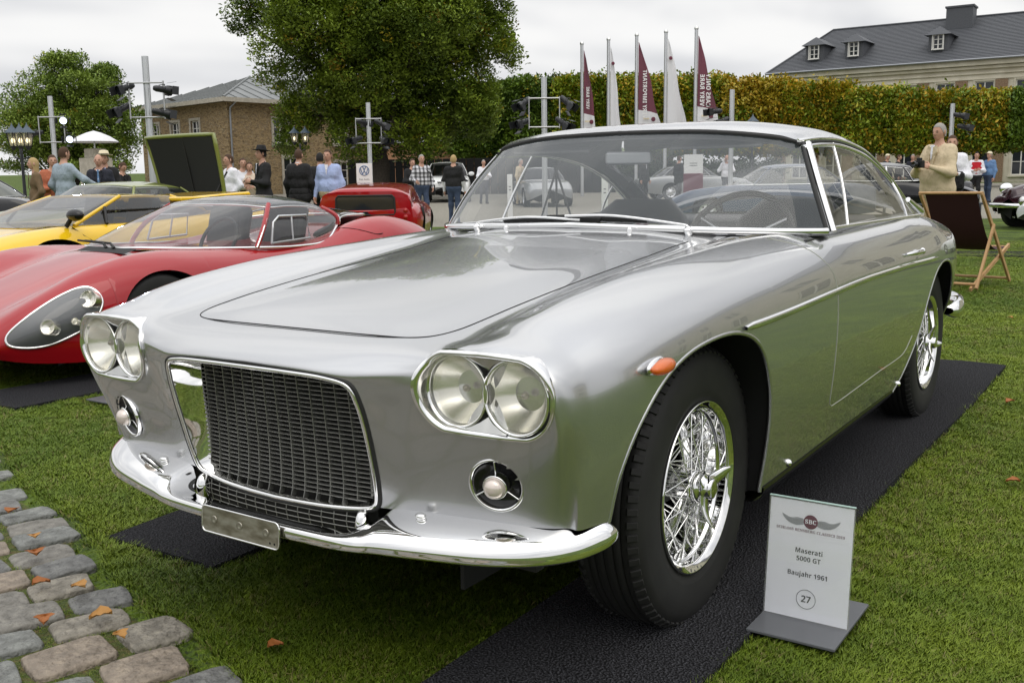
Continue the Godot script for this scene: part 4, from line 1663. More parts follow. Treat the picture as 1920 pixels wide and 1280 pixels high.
func build_coupe() -> void:
	use_spec({"z": CZ, "h0": C_H0, "xv": C_XV, "hv": C_HV, "xc": C_XC, "yc": C_YC, "xs": C_XS, "ys": C_YS, "xm": C_XM, "ym": C_YM, "xl": C_XL, "xb": C_XB, "yb": C_YB})
	var car := thing("silver_coupe", "large silver classic coupe with twin round headlamps and egg-crate grille, nearest the viewer", "car")
	var L := coupe_loops()
	var full := []
	snap_holes(L)
	for r in L:
		full.append(whole(r))
	var b := Mb.new()
	# the cabin is open from the scuttle to the rear deck
	var drop := PackedByteArray()
	for i in full.size() - 1:
		for j in 192:
			var z: float = full[i][j].z
			var jj := j - 96 if j >= 96 else 95 - j
			var gone := z > -2.5 and z < -0.86 and jj < 46
			if z > 0.6 and jj > 16:
				# openings for the lamps
				gone = gone or (lamp_hole(full[i][j]) < 0.0005 and lamp_hole(full[i + 1][j]) < 0.0005 and lamp_hole(full[i][j + 1]) < 0.0005 and lamp_hole(full[i + 1][j + 1]) < 0.0005)
			drop.append(1 if gone else 0)
	b.grid(full, false, false, drop)
	orient(b, Vector3(0, 0.5, -1.3))
	put("body", b, M["silver_paint"], car)
	coupe_wells(car)
	coupe_face(car)
	coupe_bumpers(car)
	coupe_cabin(car)
	coupe_trim(car)
	for s in [[0.0, 1.0], [0.0, -1.0], [-2.6, 1.0], [-2.6, -1.0]]:
		var w := coupe_wheel(car)
		w.position = Vector3(s[1] * 0.655, 0.353, s[0])
		w.rotation.y = 0.0 if s[1] > 0 else PI
		if s[1] > 0:
			w.rotation.x = 0.35 + s[0]


# turns the whole mesh outward, judged from a point inside it
func orient(b: Mb, inside: Vector3) -> void:
	var d := 0.0
	for k in b.v.size():
		d += b.n[k].dot((b.v[k] - inside).normalized())
	if d < 0.0:
		for k in b.n.size():
			b.n[k] = -b.n[k]
		for k in range(0, b.ix.size(), 3):
			var s := b.ix[k + 1]
			b.ix[k + 1] = b.ix[k + 2]
			b.ix[k + 2] = s


func coupe_wells(car: Node3D) -> void:
	for s in [1.0, -1.0]:
		for a in [[ARCH_F, 0.1], [ARCH_R, -2.5]]:
			var p := arch_points(a[0], 5)
			# rolled lip, then the dark well behind it
			var lip := PackedVector3Array()
			var P := []
			for q in p:
				var x := body_side_x(q.y, q.z)
				lip.append(Vector3(s * (x - 0.004), q.y - 0.001, q.z))
			for k in 4:
				var row := PackedVector3Array()
				for q in lip:
					var o := Vector3(0, 0.42, a[1])
					var d := (Vector3(0, q.y, q.z) - o).normalized() * 0.03
					row.append(Vector3([q.x - s * 0.006, q.x - s * 0.02, s * 0.5, s * 0.42][k], q.y, q.z) + d * [0.0, 0.7, 1.0, -3.0][k])
				P.append(row)
			var lb := Mb.new()
			lb.tube(lip, 0.0065, 8)
			put("wheel_arch_lip", lb, M["silver_paint"], car)
			var wb := Mb.new()
			wb.grid(P)
			orient(wb, Vector3(s * 0.6, 5.0, a[1]))
			wb.box(Vector3(s * 0.43, 0.5, a[1]), Vector3(0.01, 0.56, 0.95))
			put("wheel_well", wb, M["black"], car)
	var u := Mb.new()
	u.box(Vector3(0, 0.3, -1.4), Vector3(1.2, 0.08, 3.1))
	u.box(Vector3(0, 0.3, -1.06), Vector3(1.54, 0.07, 1.3))
	u.box(Vector3(0, 0.5, 0.25), Vector3(0.8, 0.22, 0.5))
	put("underbody", u, M["black"], car)


func coupe_face(car: Node3D) -> void:
	# grille: a chrome-lined opening with an egg-crate mesh set back in it
	var edge := v3([0, 0.716, 0.784, 0.14, 0.715, 0.782, 0.235, 0.711, 0.776, 0.288, 0.697, 0.765, 0.303, 0.655, 0.752, 0.307, 0.6, 0.737, 0.306, 0.535, 0.72, 0.302, 0.47, 0.704, 0.29, 0.425, 0.694, 0.255, 0.41, 0.694, 0.18, 0.404, 0.706, 0.09, 0.401, 0.713, 0, 0.4, 0.716])
	var half := curve(edge, 6)
	var loop := PackedVector3Array()
	for k in half.size():
		loop.append(half[k])
	for k in range(half.size() - 2, -1, -1):
		loop.append(half[k] * Vector3(-1, 1, 1))
	var g := group("grille", car)
	var rim := Mb.new()
	rim.tube(loop, 0.0055, 8, false, Vector3.ZERO, 1.0, true)
	put("chrome_edge", rim, M["chrome"], g)
	var gasket := Mb.new()
	var outer := PackedVector3Array()
	for q in loop:
		var c := Vector3(0, 0.56, q.z)
		outer.append(q + (q - c).normalized() * 0.008 + Vector3(0, 0, -0.002))
	gasket.tube(outer, 0.005, 8, false, Vector3.ZERO, 1.0, true)
	put("gasket", gasket, M["seal"], g)
	var P := []
	for k in 5:
		var row := PackedVector3Array()
		for q in loop:
			var back := grille_back(q.y)
			var c := Vector3(0, 0.56, q.z)
			var inn: Vector3 = q - (q - c) * Vector3(0.1, 0.03, 0) * (k / 4.0)
			row.append(Vector3(inn.x, inn.y, q.z - back * k / 4.0))
		P.append(row)
	var liner := Mb.new()
	liner.grid(P, false, true)
	put("chrome_lining", liner, M["chrome"], g)
	# bars
	var rows := 28
	var cols := 15
	for i in rows:
		var y := lerpf(0.416, 0.706, (i + 0.5) / rows)
		var hw := grille_half(y)
		var p := PackedVector3Array()
		for k in 13:
			var x := lerpf(-hw, hw, k / 12.0)
			p.append(Vector3(x, y, grille_z(x, y)))
		var m := Mb.new()
		var Q := [PackedVector3Array(), PackedVector3Array(), PackedVector3Array(), PackedVector3Array()]
		for q in p:
			Q[0].append(q + Vector3(0, 0.001, -0.016))
			Q[1].append(q + Vector3(0, 0.0012, 0))
			Q[2].append(q + Vector3(0, -0.0012, 0))
			Q[3].append(q + Vector3(0, -0.001, -0.016))
		m.grid(Q)
		put("grille_bar", m, M["grille_metal"], g)
	for j in cols:
		var t := (j + 0.5) / cols * 2.0 - 1.0
		var m := Mb.new()
		var P1 := PackedVector3Array()
		for k in 21:
			var y := lerpf(0.403, 0.716, k / 20.0)
			var x: float = t * lerpf(0.285, 0.27, k / 20.0)
			if absf(x) < grille_half(y) + 0.01:
				P1.append(Vector3(x, y, grille_z(x, y) + 0.0008))
		if P1.size() < 3:
			continue
		var Q := [PackedVector3Array(), PackedVector3Array(), PackedVector3Array(), PackedVector3Array()]
		for q in P1:
			Q[0].append(q + Vector3(0.001, 0, -0.016))
			Q[1].append(q + Vector3(0.0012, 0, 0))
			Q[2].append(q + Vector3(-0.0012, 0, 0))
			Q[3].append(q + Vector3(-0.001, 0, -0.016))
		m.grid(Q)
		put("grille_upright", m, M["grille_metal"], g)
	var dark := Mb.new()
	dark.box(Vector3(0, 0.56, 0.6), Vector3(0.6, 0.36, 0.02))
	put("radiator", dark, M["black"], g)
	# the smaller mesh under it, between the bumper wings
	var lg := group("lower_grille", car)
	for i in 5:
		var m := Mb.new()
		var p := PackedVector3Array()
		for k in 9:
			var x := lerpf(-0.25, 0.25, k / 8.0)
			p.append(Vector3(x, 0.35 + i * 0.0125, 0.715 - 0.3 * x * x))
		m.tube(p, 0.0013, 6)
		put("grille_bar", m, M["grille_metal"], lg)
	for j in 15:
		var x := lerpf(-0.245, 0.245, j / 14.0)
		var m := Mb.new()
		m.tube(PackedVector3Array([Vector3(x, 0.34, 0.71 - 0.3 * x * x), Vector3(x, 0.375, 0.716 - 0.3 * x * x), Vector3(x, 0.405, 0.711 - 0.3 * x * x)]), 0.0013, 6)
		put("grille_upright", m, M["grille_metal"], lg)
	var d2 := Mb.new()
	d2.box(Vector3(0, 0.37, 0.66), Vector3(0.56, 0.09, 0.03))
	d2.box(Vector3(0, 0.37, 0.6), Vector3(1.3, 0.1, 0.03))
	put("air_intake", d2, M["black"], lg)
	for s in [1.0, -1.0]:
		var e := Mb.new()
		e.ellipsoid(Vector3(s * 0.262, 0.378, 0.706), Vector3(0.016, 0.034, 0.02))
		put("end_cap", e, M["chrome"], lg)
	headlamps(car)
	for s in [1.0, -1.0]:
		var n := group("signal_lamp", car, Vector3(s * 0.595, 0.511, 0.6735))
		n.rotation = Vector3(0.2, s * 0.24, 0)
		var ring := Mb.new()
		ring.lathe(v2([0.05, -0.004, 0.0535, 0.0012, 0.0565, 0.003, 0.0592, 0.001, 0.0598, -0.006]), Transform3D(Basis(Vector3.RIGHT, PI / 2)), 48)
		put("ring", ring, M["chrome"], n)
		var cup := Mb.new()
		cup.lathe(v2([0.052, 0.0, 0.047, -0.008, 0.03, -0.014, 0.0, -0.015]), Transform3D(Basis(Vector3.RIGHT, PI / 2)), 32)
		put("dish", cup, M["black_gloss"], n)
		for k in 3:
			var a := PI / 2 + TAU * k / 3.0
			var sp := Mb.new()
			sp.tube(PackedVector3Array([Vector3(cos(a), sin(a), 0) * 0.022 + Vector3(0, 0, -0.003), Vector3(cos(a), sin(a), 0) * 0.052 + Vector3(0, 0, 0.0)]), 0.0018, 6)
			put("spoke", sp, M["chrome"], n)
		var coll := Mb.new()
		coll.lathe(v2([0.021, -0.014, 0.0265, -0.01, 0.0265, 0.008, 0.0245, 0.0105, 0.0225, 0.009]), Transform3D(Basis(Vector3.RIGHT, PI / 2)), 32)
		put("collar", coll, M["chrome"], n)
		var lens := Mb.new()
		var pr := PackedVector2Array()
		for k in 13:
			var t := k / 12.0
			var rr := 0.023 * (1.0 - t)
			pr.append(Vector2(rr, 0.008 + 0.022 * sqrt(1.0 - pow(1.0 - t, 2.0)) + (0.0012 if k % 2 == 0 else 0.0)))
		lens.lathe(pr, Transform3D(Basis(Vector3.RIGHT, PI / 2)), 28)
		put("lens", lens, M["frosted_lens"], n)


func grille_back(y: float) -> float:
	return lerpf(0.01, 0.078, pow(clampf((y - 0.4) / 0.316, 0.0, 1.0), 0.55))


func grille_half(y: float) -> float:
	var e := 0.278
	if y > 0.66:
		e -= 0.1 * pow((y - 0.66) / 0.05, 2.0)
	if y < 0.45:
		e -= 0.06 * pow((0.45 - y) / 0.045, 2.0)
	return maxf(e, 0.1)


func grille_z(x: float, y: float) -> float:
	var open := lerpf(0.716, 0.784, clampf((y - 0.4) / 0.316, 0.0, 1.0)) - 0.22 * x * x
	return open - grille_back(y)


func headlamps(car: Node3D) -> void:
	for s in [1.0, -1.0]:
		var n := group("headlamp_pair", car, Vector3(s * 0.59, 0.7, 0.706))
		# bezel: a pill-shaped chrome hood, its back edge following the skin of the wing
		var P := [PackedVector3Array(), PackedVector3Array(), PackedVector3Array(), PackedVector3Array(), PackedVector3Array(), PackedVector3Array(), PackedVector3Array(), PackedVector3Array()]
		for q in 97:
			var a := TAU * q / 96.0
			var cx := 0.0715 * clampf(cos(a) * 4.0, -1.0, 1.0)
			var dir := Vector2(cos(a), sin(a))
			var rim := Vector2(0.59 + (cx + cos(a) * 0.084) * s, 0.7 + sin(a) * 0.084)
			# depth of the skin there, a blend of the nearest points of the opening
			var zz := 0.0
			var ww := 0.0
			for p in lamp_rim:
				var d2 := (Vector2(p.x, p.y) - rim).length_squared()
				if d2 < 0.0009:
					var w := 1.0 / (d2 + 0.00002)
					zz += p.z * w
					ww += w
			var zb := (zz / ww if ww > 0.0 else 0.69) - 0.706
			var front := maxf(-0.004 + 0.016 * sin(a) - 0.006 * s * cos(a), zb + 0.006)
			for k in 8:
				var off: float = [0.0075, 0.0092, 0.0105, 0.0102, 0.0066, 0.001, -0.003, -0.005][k]
				var z: float = [zb - 0.03, zb + 0.003, zb + 0.0055, maxf(zb + 0.0065, front - 0.004), front, front, front - 0.01, -0.02][k]
				P[k].append(Vector3(cx + dir.x * (0.076 + off), dir.y * (0.076 + off), z))
		var bz := Mb.new()
		bz.grid(P, false, true)
		orient(bz, Vector3(0, 0, -0.1))
		put("bezel", bz, M["chrome"], n)
		# plate between the lamps
		var poly := PackedVector2Array()
		for q in 48:
			var a := TAU * q / 48.0
			poly.append(Vector2(0.0715 * clampf(cos(a) * 4.0, -1.0, 1.0) + cos(a) * 0.075, sin(a) * 0.075))
		var pl := Mb.new()
		pl.prism(poly, 0.004, Transform3D(Basis(), Vector3(0, 0, -0.062)))
		put("back_plate", pl, M["chrome_dull"], n)
		# the fillets above and below the waist
		for t in [1.0, -1.0]:
			var f := Mb.new()
			var Q := []
			for i in 9:
				var x := lerpf(-0.05, 0.05, i / 8.0)
				var row := PackedVector3Array()
				var y1 := 0.0755
				var y0 := 0.006 + pow(absf(x) / 0.05, 1.6) * 0.058
				for j in 5:
					var y := lerpf(y0, y1, j / 4.0)
					row.append(Vector3(x, y * t, -0.012 + 0.008 * j / 4.0 - 0.02 * (1.0 - absf(x) / 0.05) * (1.0 - j / 4.0)))
				Q.append(row)
			f.grid(Q)
			orient(f, Vector3(0, 0, -1))
			put("waist_plate", f, M["chrome_dull"], n)
		for e in [1.0, -1.0]:
			var h := group("headlamp", n, Vector3(e * 0.0705, 0, -0.014))
			var rr := 0.069
			var ring := Mb.new()
			ring.lathe(v2([rr - 0.002, -0.02, rr - 0.001, 0.004, rr + 0.003, 0.009, rr + 0.0065, 0.008, rr + 0.008, 0.0, rr + 0.008, -0.05]), Transform3D(Basis(Vector3.RIGHT, PI / 2)), 64)
			put("rim", ring, M["chrome"], h)
			var gk := Mb.new()
			gk.lathe(v2([rr + 0.0065, 0.006, rr + 0.0105, 0.004, rr + 0.0105, -0.03]), Transform3D(Basis(Vector3.RIGHT, PI / 2)), 48)
			put("gasket", gk, M["seal"], h)
			var ref := Mb.new()
			var RP := []
			for i in 15:
				var t := i / 14.0
				var row := PackedVector3Array()
				for q in 97:
					var a := TAU * q / 96.0
					var x := cos(a) * t * rr
					var y := sin(a) * t * rr
					row.append(Vector3(x, y, -0.06 + 0.058 * t * t + 0.00012 * sin(x * 1400.0) * t * (1.0 - t) * 2.0))
				RP.append(row)
			ref.grid(RP, false, true)
			orient(ref, Vector3(0, 0, -1))
			put("reflector", ref, M["reflector"], h)
			var bulb := Mb.new()
			bulb.ellipsoid(Vector3(0, 0, -0.028), Vector3(0.008, 0.008, 0.009))
			put("bulb_shield", bulb, M["bulb"], h)
			var lens := Mb.new()
			var LP := []
			for i in 21:
				var t := i / 20.0
				var row := PackedVector3Array()
				for q in 97:
					var a := TAU * q / 96.0
					row.append(Vector3(cos(a) * t * rr, sin(a) * t * rr, 0.024 - 0.02 * t * t + 0.00022 * sin(cos(a) * t * rr * 1500.0) * (1.0 - t)))
				LP.append(row)
			lens.grid(LP, false, true)
			orient(lens, Vector3(0, 0, -1))
			put("lens", lens, M["fluted_glass"], h)


func coupe_bumpers(car: Node3D) -> void:
	# rows along the bumper from the centre outwards: inner edge (x, y, z), front edge (x, z), middle height, half height
	var R := []
	for c in [[0.0, 0.373, 0.757, 0.0, 0.808, 0.362, 1.0], [0.15, 0.373, 0.752, 0.15, 0.805, 0.362, 1.0], [0.25, 0.375, 0.742, 0.255, 0.799, 0.362, 1.0], [0.302, 0.398, 0.698, 0.31, 0.792, 0.364, 1.1], [0.34, 0.424, 0.677, 0.36, 0.784, 0.369, 1.25], [0.45, 0.428, 0.662, 0.46, 0.764, 0.372, 1.3], [0.57, 0.43, 0.642, 0.595, 0.727, 0.374, 1.3], [0.66, 0.432, 0.615, 0.692, 0.677, 0.377, 1.25], [0.718, 0.433, 0.578, 0.75, 0.618, 0.382, 1.15], [0.75, 0.431, 0.54, 0.778, 0.555, 0.388, 0.95], [0.762, 0.42, 0.512, 0.783, 0.515, 0.393, 0.6], [0.768, 0.398, 0.5, 0.776, 0.497, 0.395, 0.15]]:
		var row := []
		for t in [[0.0, 1.0, 0.0], [0.5, 0.62, 0.0], [0.8, 0.25, 0.0], [0.95, 0.0, 0.011], [1.0, 0.0, -0.002], [0.94, 0.0, -0.013], [0.5, 0.0, -0.016]]:
			var x := lerpf(c[0], c[3], t[0])
			var z := lerpf(c[2], c[4], t[0])
			var y: float = c[5] + t[2] * c[6] if t[1] == 0.0 else lerpf(c[5] + 0.015 * c[6], c[1], t[1])
			row.append([x, y, z])
		R.append(row)
	var rows := []
	for k in range(R.size() - 1, 0, -1):
		rows.append(bump_row(R[k], -1.0))
	for k in R.size():
		rows.append(bump_row(R[k], 1.0))
	var b := Mb.new()
	b.grid(net(rows, 8, 6))
	orient(b, Vector3(0, 0.375, 0.6))
	put("front_bumper", b, M["chrome"], car)
	for s in [1.0, -1.0]:
		var bolt := Mb.new()
		bolt.ellipsoid(Vector3(s * 0.42, 0.424, 0.7), Vector3(0.013, 0.007, 0.01))
		put("bumper_bolt", bolt, M["chrome"], car)
	# number plate hung under the thin middle of the bumper
	var pn := group("number_plate", car, Vector3(-0.01, 0.355, 0.813))
	pn.rotation = Vector3(-0.06, 0.0, 0)
	var poly := PackedVector2Array()
	for c in [[1, 1], [-1, 1], [-1, -1], [1, -1]]:
		for k in 5:
			var a: float = {0: 0.0, 1: PI / 2, 2: PI, 3: 1.5 * PI}[[[1, 1], [-1, 1], [-1, -1], [1, -1]].find(c)] + k * PI / 8
			poly.append(Vector2(c[0] * 0.114 + cos(a) * 0.012, c[1] * 0.018 + sin(a) * 0.012))
	var pl := Mb.new()
	pl.prism(poly, 0.004)
	put("plate", pl, M["worn_plate"], pn)
	var fr := Mb.new()
	var loop := PackedVector3Array()
	for p in poly:
		loop.append(Vector3(p.x, p.y, 0.002))
	loop.append(loop[0])
	fr.tube(loop, 0.0022, 6, false, Vector3.ZERO, 1.0, true)
	put("plate_edge", fr, M["chrome"], pn)
	for x in [-0.085, 0.0, 0.085]:
		var d := Mb.new()
		d.lathe(v2([0.009, 0.0, 0.0085, 0.0022, 0.006, 0.001, 0.0, 0.0006]), Transform3D(Basis(Vector3.RIGHT, PI / 2), Vector3(x, 0.002, 0.002)), 20)
		put("dimple", d, M["worn_plate"], pn)
	for x in [0.098, 0.112]:
		var d := Mb.new()
		d.lathe(v2([0.0028, 0.0, 0.0, 0.0004]), Transform3D(Basis(Vector3.RIGHT, PI / 2), Vector3(x, -0.019, 0.0022)), 10)
		put("hole", d, M["seam"], pn)
	# rear quarter bumper
	for s in [1.0, -1.0]:
		var rb := Mb.new()
		var rr := []
		for c in [[0.74, -3.03, 0.018], [0.765, -3.08, 0.04], [0.76, -3.22, 0.05], [0.71, -3.42, 0.052], [0.6, -3.56, 0.052], [0.3, -3.63, 0.05], [0.0, -3.64, 0.048]]:
			var row := PackedVector3Array()
			for q in 13:
				var a := TAU * q / 12.0
				row.append(Vector3(s * (c[0] + cos(a) * 0.028), 0.45 + sin(a) * c[2], c[1] - cos(a) * 0.012))
			rr.append(row)
		rb.grid(net(rr, 4, 1), false, true)
		orient(rb, Vector3(0, 0.45, -3.2))
		put("rear_bumper", rb, M["chrome"], car)


func bump_row(r: Array, s: float) -> PackedVector3Array:
	var o := PackedVector3Array()
	for p in r:
		o.append(Vector3(p[0] * s, p[1], p[2]))
	return o


# ---- cabin

func screen_base(u: float) -> Vector3:
	var t := absf(u)
	return Vector3(signf(u) * spl(PackedFloat32Array([0, 0.3, 0.54, 0.78, 0.92, 1]), PackedFloat32Array([0, 0.24, 0.42, 0.6, 0.7, 0.752]), t), spl(PackedFloat32Array([0, 0.5, 1]), PackedFloat32Array([0.962, 0.95, 0.938]), t), spl(PackedFloat32Array([0, 0.3, 0.54, 0.78, 0.92, 1]), PackedFloat32Array([-0.62, -0.642, -0.69, -0.78, -0.865, -0.95]), t))


func screen_top(u: float) -> Vector3:
	var t := absf(u)
	return Vector3(signf(u) * spl(PackedFloat32Array([0, 0.5, 0.85, 1]), PackedFloat32Array([0, 0.32, 0.54, 0.61]), t), spl(PackedFloat32Array([0, 0.5, 0.85, 1]), PackedFloat32Array([1.274, 1.267, 1.243, 1.222]), t), spl(PackedFloat32Array([0, 0.5, 0.85, 1]), PackedFloat32Array([-0.97, -0.99, -1.05, -1.11]), t))


func coupe_cabin(car: Node3D) -> void:
	var P := []
	for i in 9:
		var v := i / 8.0
		var row := PackedVector3Array()
		for j in 33:
			var u := j / 16.0 - 1.0
			var p := screen_base(u).lerp(screen_top(u), v)
			p += Vector3(0, 0.55, 0.8).normalized() * 0.02 * sin(PI * v)
			row.append(p)
		P.append(row)
	var w := Mb.new()
	w.grid(P)
	orient(w, Vector3(0, 1.0, -1.5))
	put("windscreen", w, M["screen_glass"], car)
	# chrome and rubber round it
	var base := PackedVector3Array()
	var top := PackedVector3Array()
	for j in 41:
		base.append(screen_base(j / 20.0 - 1.0) + Vector3(0, 0.004, 0.006))
		top.append(screen_top(j / 20.0 - 1.0))
	var cb := Mb.new()
	cb.tube(base, 0.011, 8, true, Vector3(0, 0.4, 0.9), 1.0)
	put("screen_base_trim", cb, M["chrome"], car)
	var tb := Mb.new()
	tb.tube(top, 0.009, 8)
	put("screen_top_seal", tb, M["seal"], car)
	for s in [1.0, -1.0]:
		var pil := PackedVector3Array()
		var pil2 := PackedVector3Array()
		for k in 13:
			var v := k / 12.0
			var p := screen_base(s).lerp(screen_top(s), v) + Vector3(0, 0.55, 0.8).normalized() * 0.02 * sin(PI * v)
			pil.append(p)
			pil2.append(p + Vector3(s * 0.012, 0.0, -0.022))
		var a := Mb.new()
		a.tube(pil, 0.008, 8)
		put("pillar_seal", a, M["seal"], car)
		var c := Mb.new()
		c.tube(pil2, 0.013, 8)
		put("windscreen_pillar", c, M["chrome"], car)
	coupe_roof(car)
	coupe_inside(car)


func roof_rows() -> Array:
	# across the roof: centre, quarter, shoulder, drip edge; stations front to back
	var st := [
		[-0.968, 0, 1.282, 0.32, 1.275, -0.02, 0.53, 1.254, -0.075, 0.6, 1.234, -0.12],
		[-1.06, 0, 1.303, 0.33, 1.296, -0.02, 0.55, 1.27, -0.06, 0.612, 1.24, -0.09],
		[-1.25, 0, 1.32, 0.33, 1.313, 0, 0.55, 1.283, -0.02, 0.618, 1.247, -0.03],
		[-1.5, 0, 1.323, 0.33, 1.316, 0, 0.55, 1.283, 0, 0.622, 1.246, 0],
		[-1.8, 0, 1.305, 0.33, 1.297, 0, 0.55, 1.258, 0, 0.628, 1.214, 0],
		[-2.05, 0, 1.262, 0.33, 1.25, 0, 0.55, 1.2, 0, 0.636, 1.15, 0],
		[-2.25, 0, 1.205, 0.33, 1.19, 0, 0.555, 1.13, 0, 0.652, 1.07, 0],
		[-2.45, 0, 1.12, 0.33, 1.1, 0, 0.56, 1.035, 0, 0.675, 0.97, 0],
		[-2.6, 0, 1.045, 0.33, 1.02, 0, 0.565, 0.96, 0, 0.69, 0.92, 0]]
	var rows := []
	for r in st:
		var half := PackedVector3Array()
		half.append(Vector3(r[1], r[2], r[0]))
		for k in 3:
			half.append(Vector3(r[3 + k * 3], r[4 + k * 3], r[0] + r[5 + k * 3]))
		rows.append(whole(half))
	return rows


func coupe_roof(car: Node3D) -> void:
	var fine := net(roof_rows(), 6, 6)
	var b := Mb.new()
	# the back window is cut out of the tail of the roof
	var drop := PackedByteArray()
	for i in fine.size() - 1:
		for j in fine[0].size() - 1:
			var p: Vector3 = (fine[i][j] + fine[i + 1][j + 1]) * 0.5
			drop.append(1 if p.z < -1.93 and p.z > -2.57 and absf(p.x) < 0.6 else 0)
	b.grid(fine, false, false, drop)
	orient(b, Vector3(0, 0.9, -1.5))
	put("roof", b, M["silver_paint"], car)
	var under := []
	for r in fine:
		var q := PackedVector3Array()
		for p in r:
			q.append(p + Vector3(-p.x * 0.03, -0.03, 0))
		under.append(q)
	var hl := Mb.new()
	hl.grid(under, false, false, drop)
	put("headlining", hl, M["grey_cloth"], car)
	var rg := Mb.new()
	var RW := []
	for i in 7:
		var row := PackedVector3Array()
		for j in 13:
			var x := lerpf(-0.61, 0.61, j / 12.0)
			row.append(Vector3(x, lerpf(1.275, 1.045, pow(i / 6.0, 1.15)) - (0.16 + 0.12 * i / 6.0) * x * x, lerpf(-1.92, -2.58, i / 6.0)))
		RW.append(row)
	rg.grid(RW)
	put("rear_window", rg, M["screen_glass"], car)
	var m: int = fine[0].size() - 1
	for s in [1.0, -1.0]:
		var edge := PackedVector3Array()
		for r in fine:
			edge.append(r[m if s > 0 else 0])
		var dr := Mb.new()
		var lower := PackedVector3Array()
		for p in edge:
			lower.append(p + Vector3(s * 0.002, -0.004, 0))
		dr.tube(lower, 0.0075, 8)
		put("drip_rail", dr, M["chrome"], car)
		# window frame below the rail
		var fr := PackedVector3Array()
		for p in edge:
			if p.z < -1.1 and p.y > 0.955:
				fr.append(p + Vector3(s * 0.012, -0.026, 0.012))
		var fb := Mb.new()
		fb.tube(fr, 0.008, 8)
		put("window_frame", fb, M["chrome"], car)
		var sl := Mb.new()
		var seal := PackedVector3Array()
		for p in edge:
			if p.z < -1.08 and p.y > 0.95:
				seal.append(p + Vector3(s * 0.004, -0.014, 0.005))
		sl.tube(seal, 0.007, 6)
		put("window_seal", sl, M["seal"], car)
		# side glass, from the sill of the window to the rail
		var G := []
		for i in 25:
			var t := i / 24.0
			var z := lerpf(-1.06, -2.36, t)
			var low := Vector3(s * 0.725, 0.944, z)
			var hi := rail_at(edge, z)
			hi = hi + Vector3(s * 0.01, -0.02, 0)
			# the front edge follows the windscreen pillar
			var row := PackedVector3Array()
			for k in 6:
				var v := k / 5.0
				var zz := z - 0.16 * v * (1.0 - t) * (1.0 - t)
				var h2 := rail_at(edge, z - 0.16 * (1.0 - t) * (1.0 - t)) + Vector3(s * 0.01, -0.02, 0)
				var q := low.lerp(h2, v)
				row.append(Vector3(q.x + s * 0.008 * sin(PI * v), q.y, zz))
			G.append(row)
		for piece in [[0, 4, "quarter_light"], [4, 20, "door_window"], [20, 24, "rear_quarter_light"]]:
			var gb := Mb.new()
			gb.grid(G.slice(piece[0], piece[1] + 1))
			orient(gb, Vector3(0, 1, -1.6))
			put(piece[2], gb, M["side_glass"], car)
		for i in [4, 20]:
			var bar := Mb.new()
			bar.tube(G[i], 0.0055, 6)
			put("window_bar", bar, M["chrome"], car)
		var sill := PackedVector3Array()
		for i in 25:
			sill.append(Vector3(s * 0.73, 0.945, lerpf(-1.0, -2.36, i / 24.0)))
		var sb := Mb.new()
		sb.tube(sill, 0.006, 6)
		put("window_sill", sb, M["chrome"], car)
		var foot := Mb.new()
		foot.tube(PackedVector3Array([Vector3(s * 0.675, 1.01, -2.37), Vector3(s * 0.69, 0.985, -2.42), Vector3(s * 0.7, 0.965, -2.46), Vector3(s * 0.71, 0.955, -2.49)]), PackedFloat32Array([0.012, 0.014, 0.02, 0.012]), 10)
		put("pillar_foot", foot, M["chrome"], car)


func rail_at(edge: PackedVector3Array, z: float) -> Vector3:
	for k in edge.size() - 1:
		if edge[k].z >= z and edge[k + 1].z <= z:
			return edge[k].lerp(edge[k + 1], inverse_lerp(edge[k].z, edge[k + 1].z, z))
	return edge[0] if z > edge[0].z else edge[edge.size() - 1]


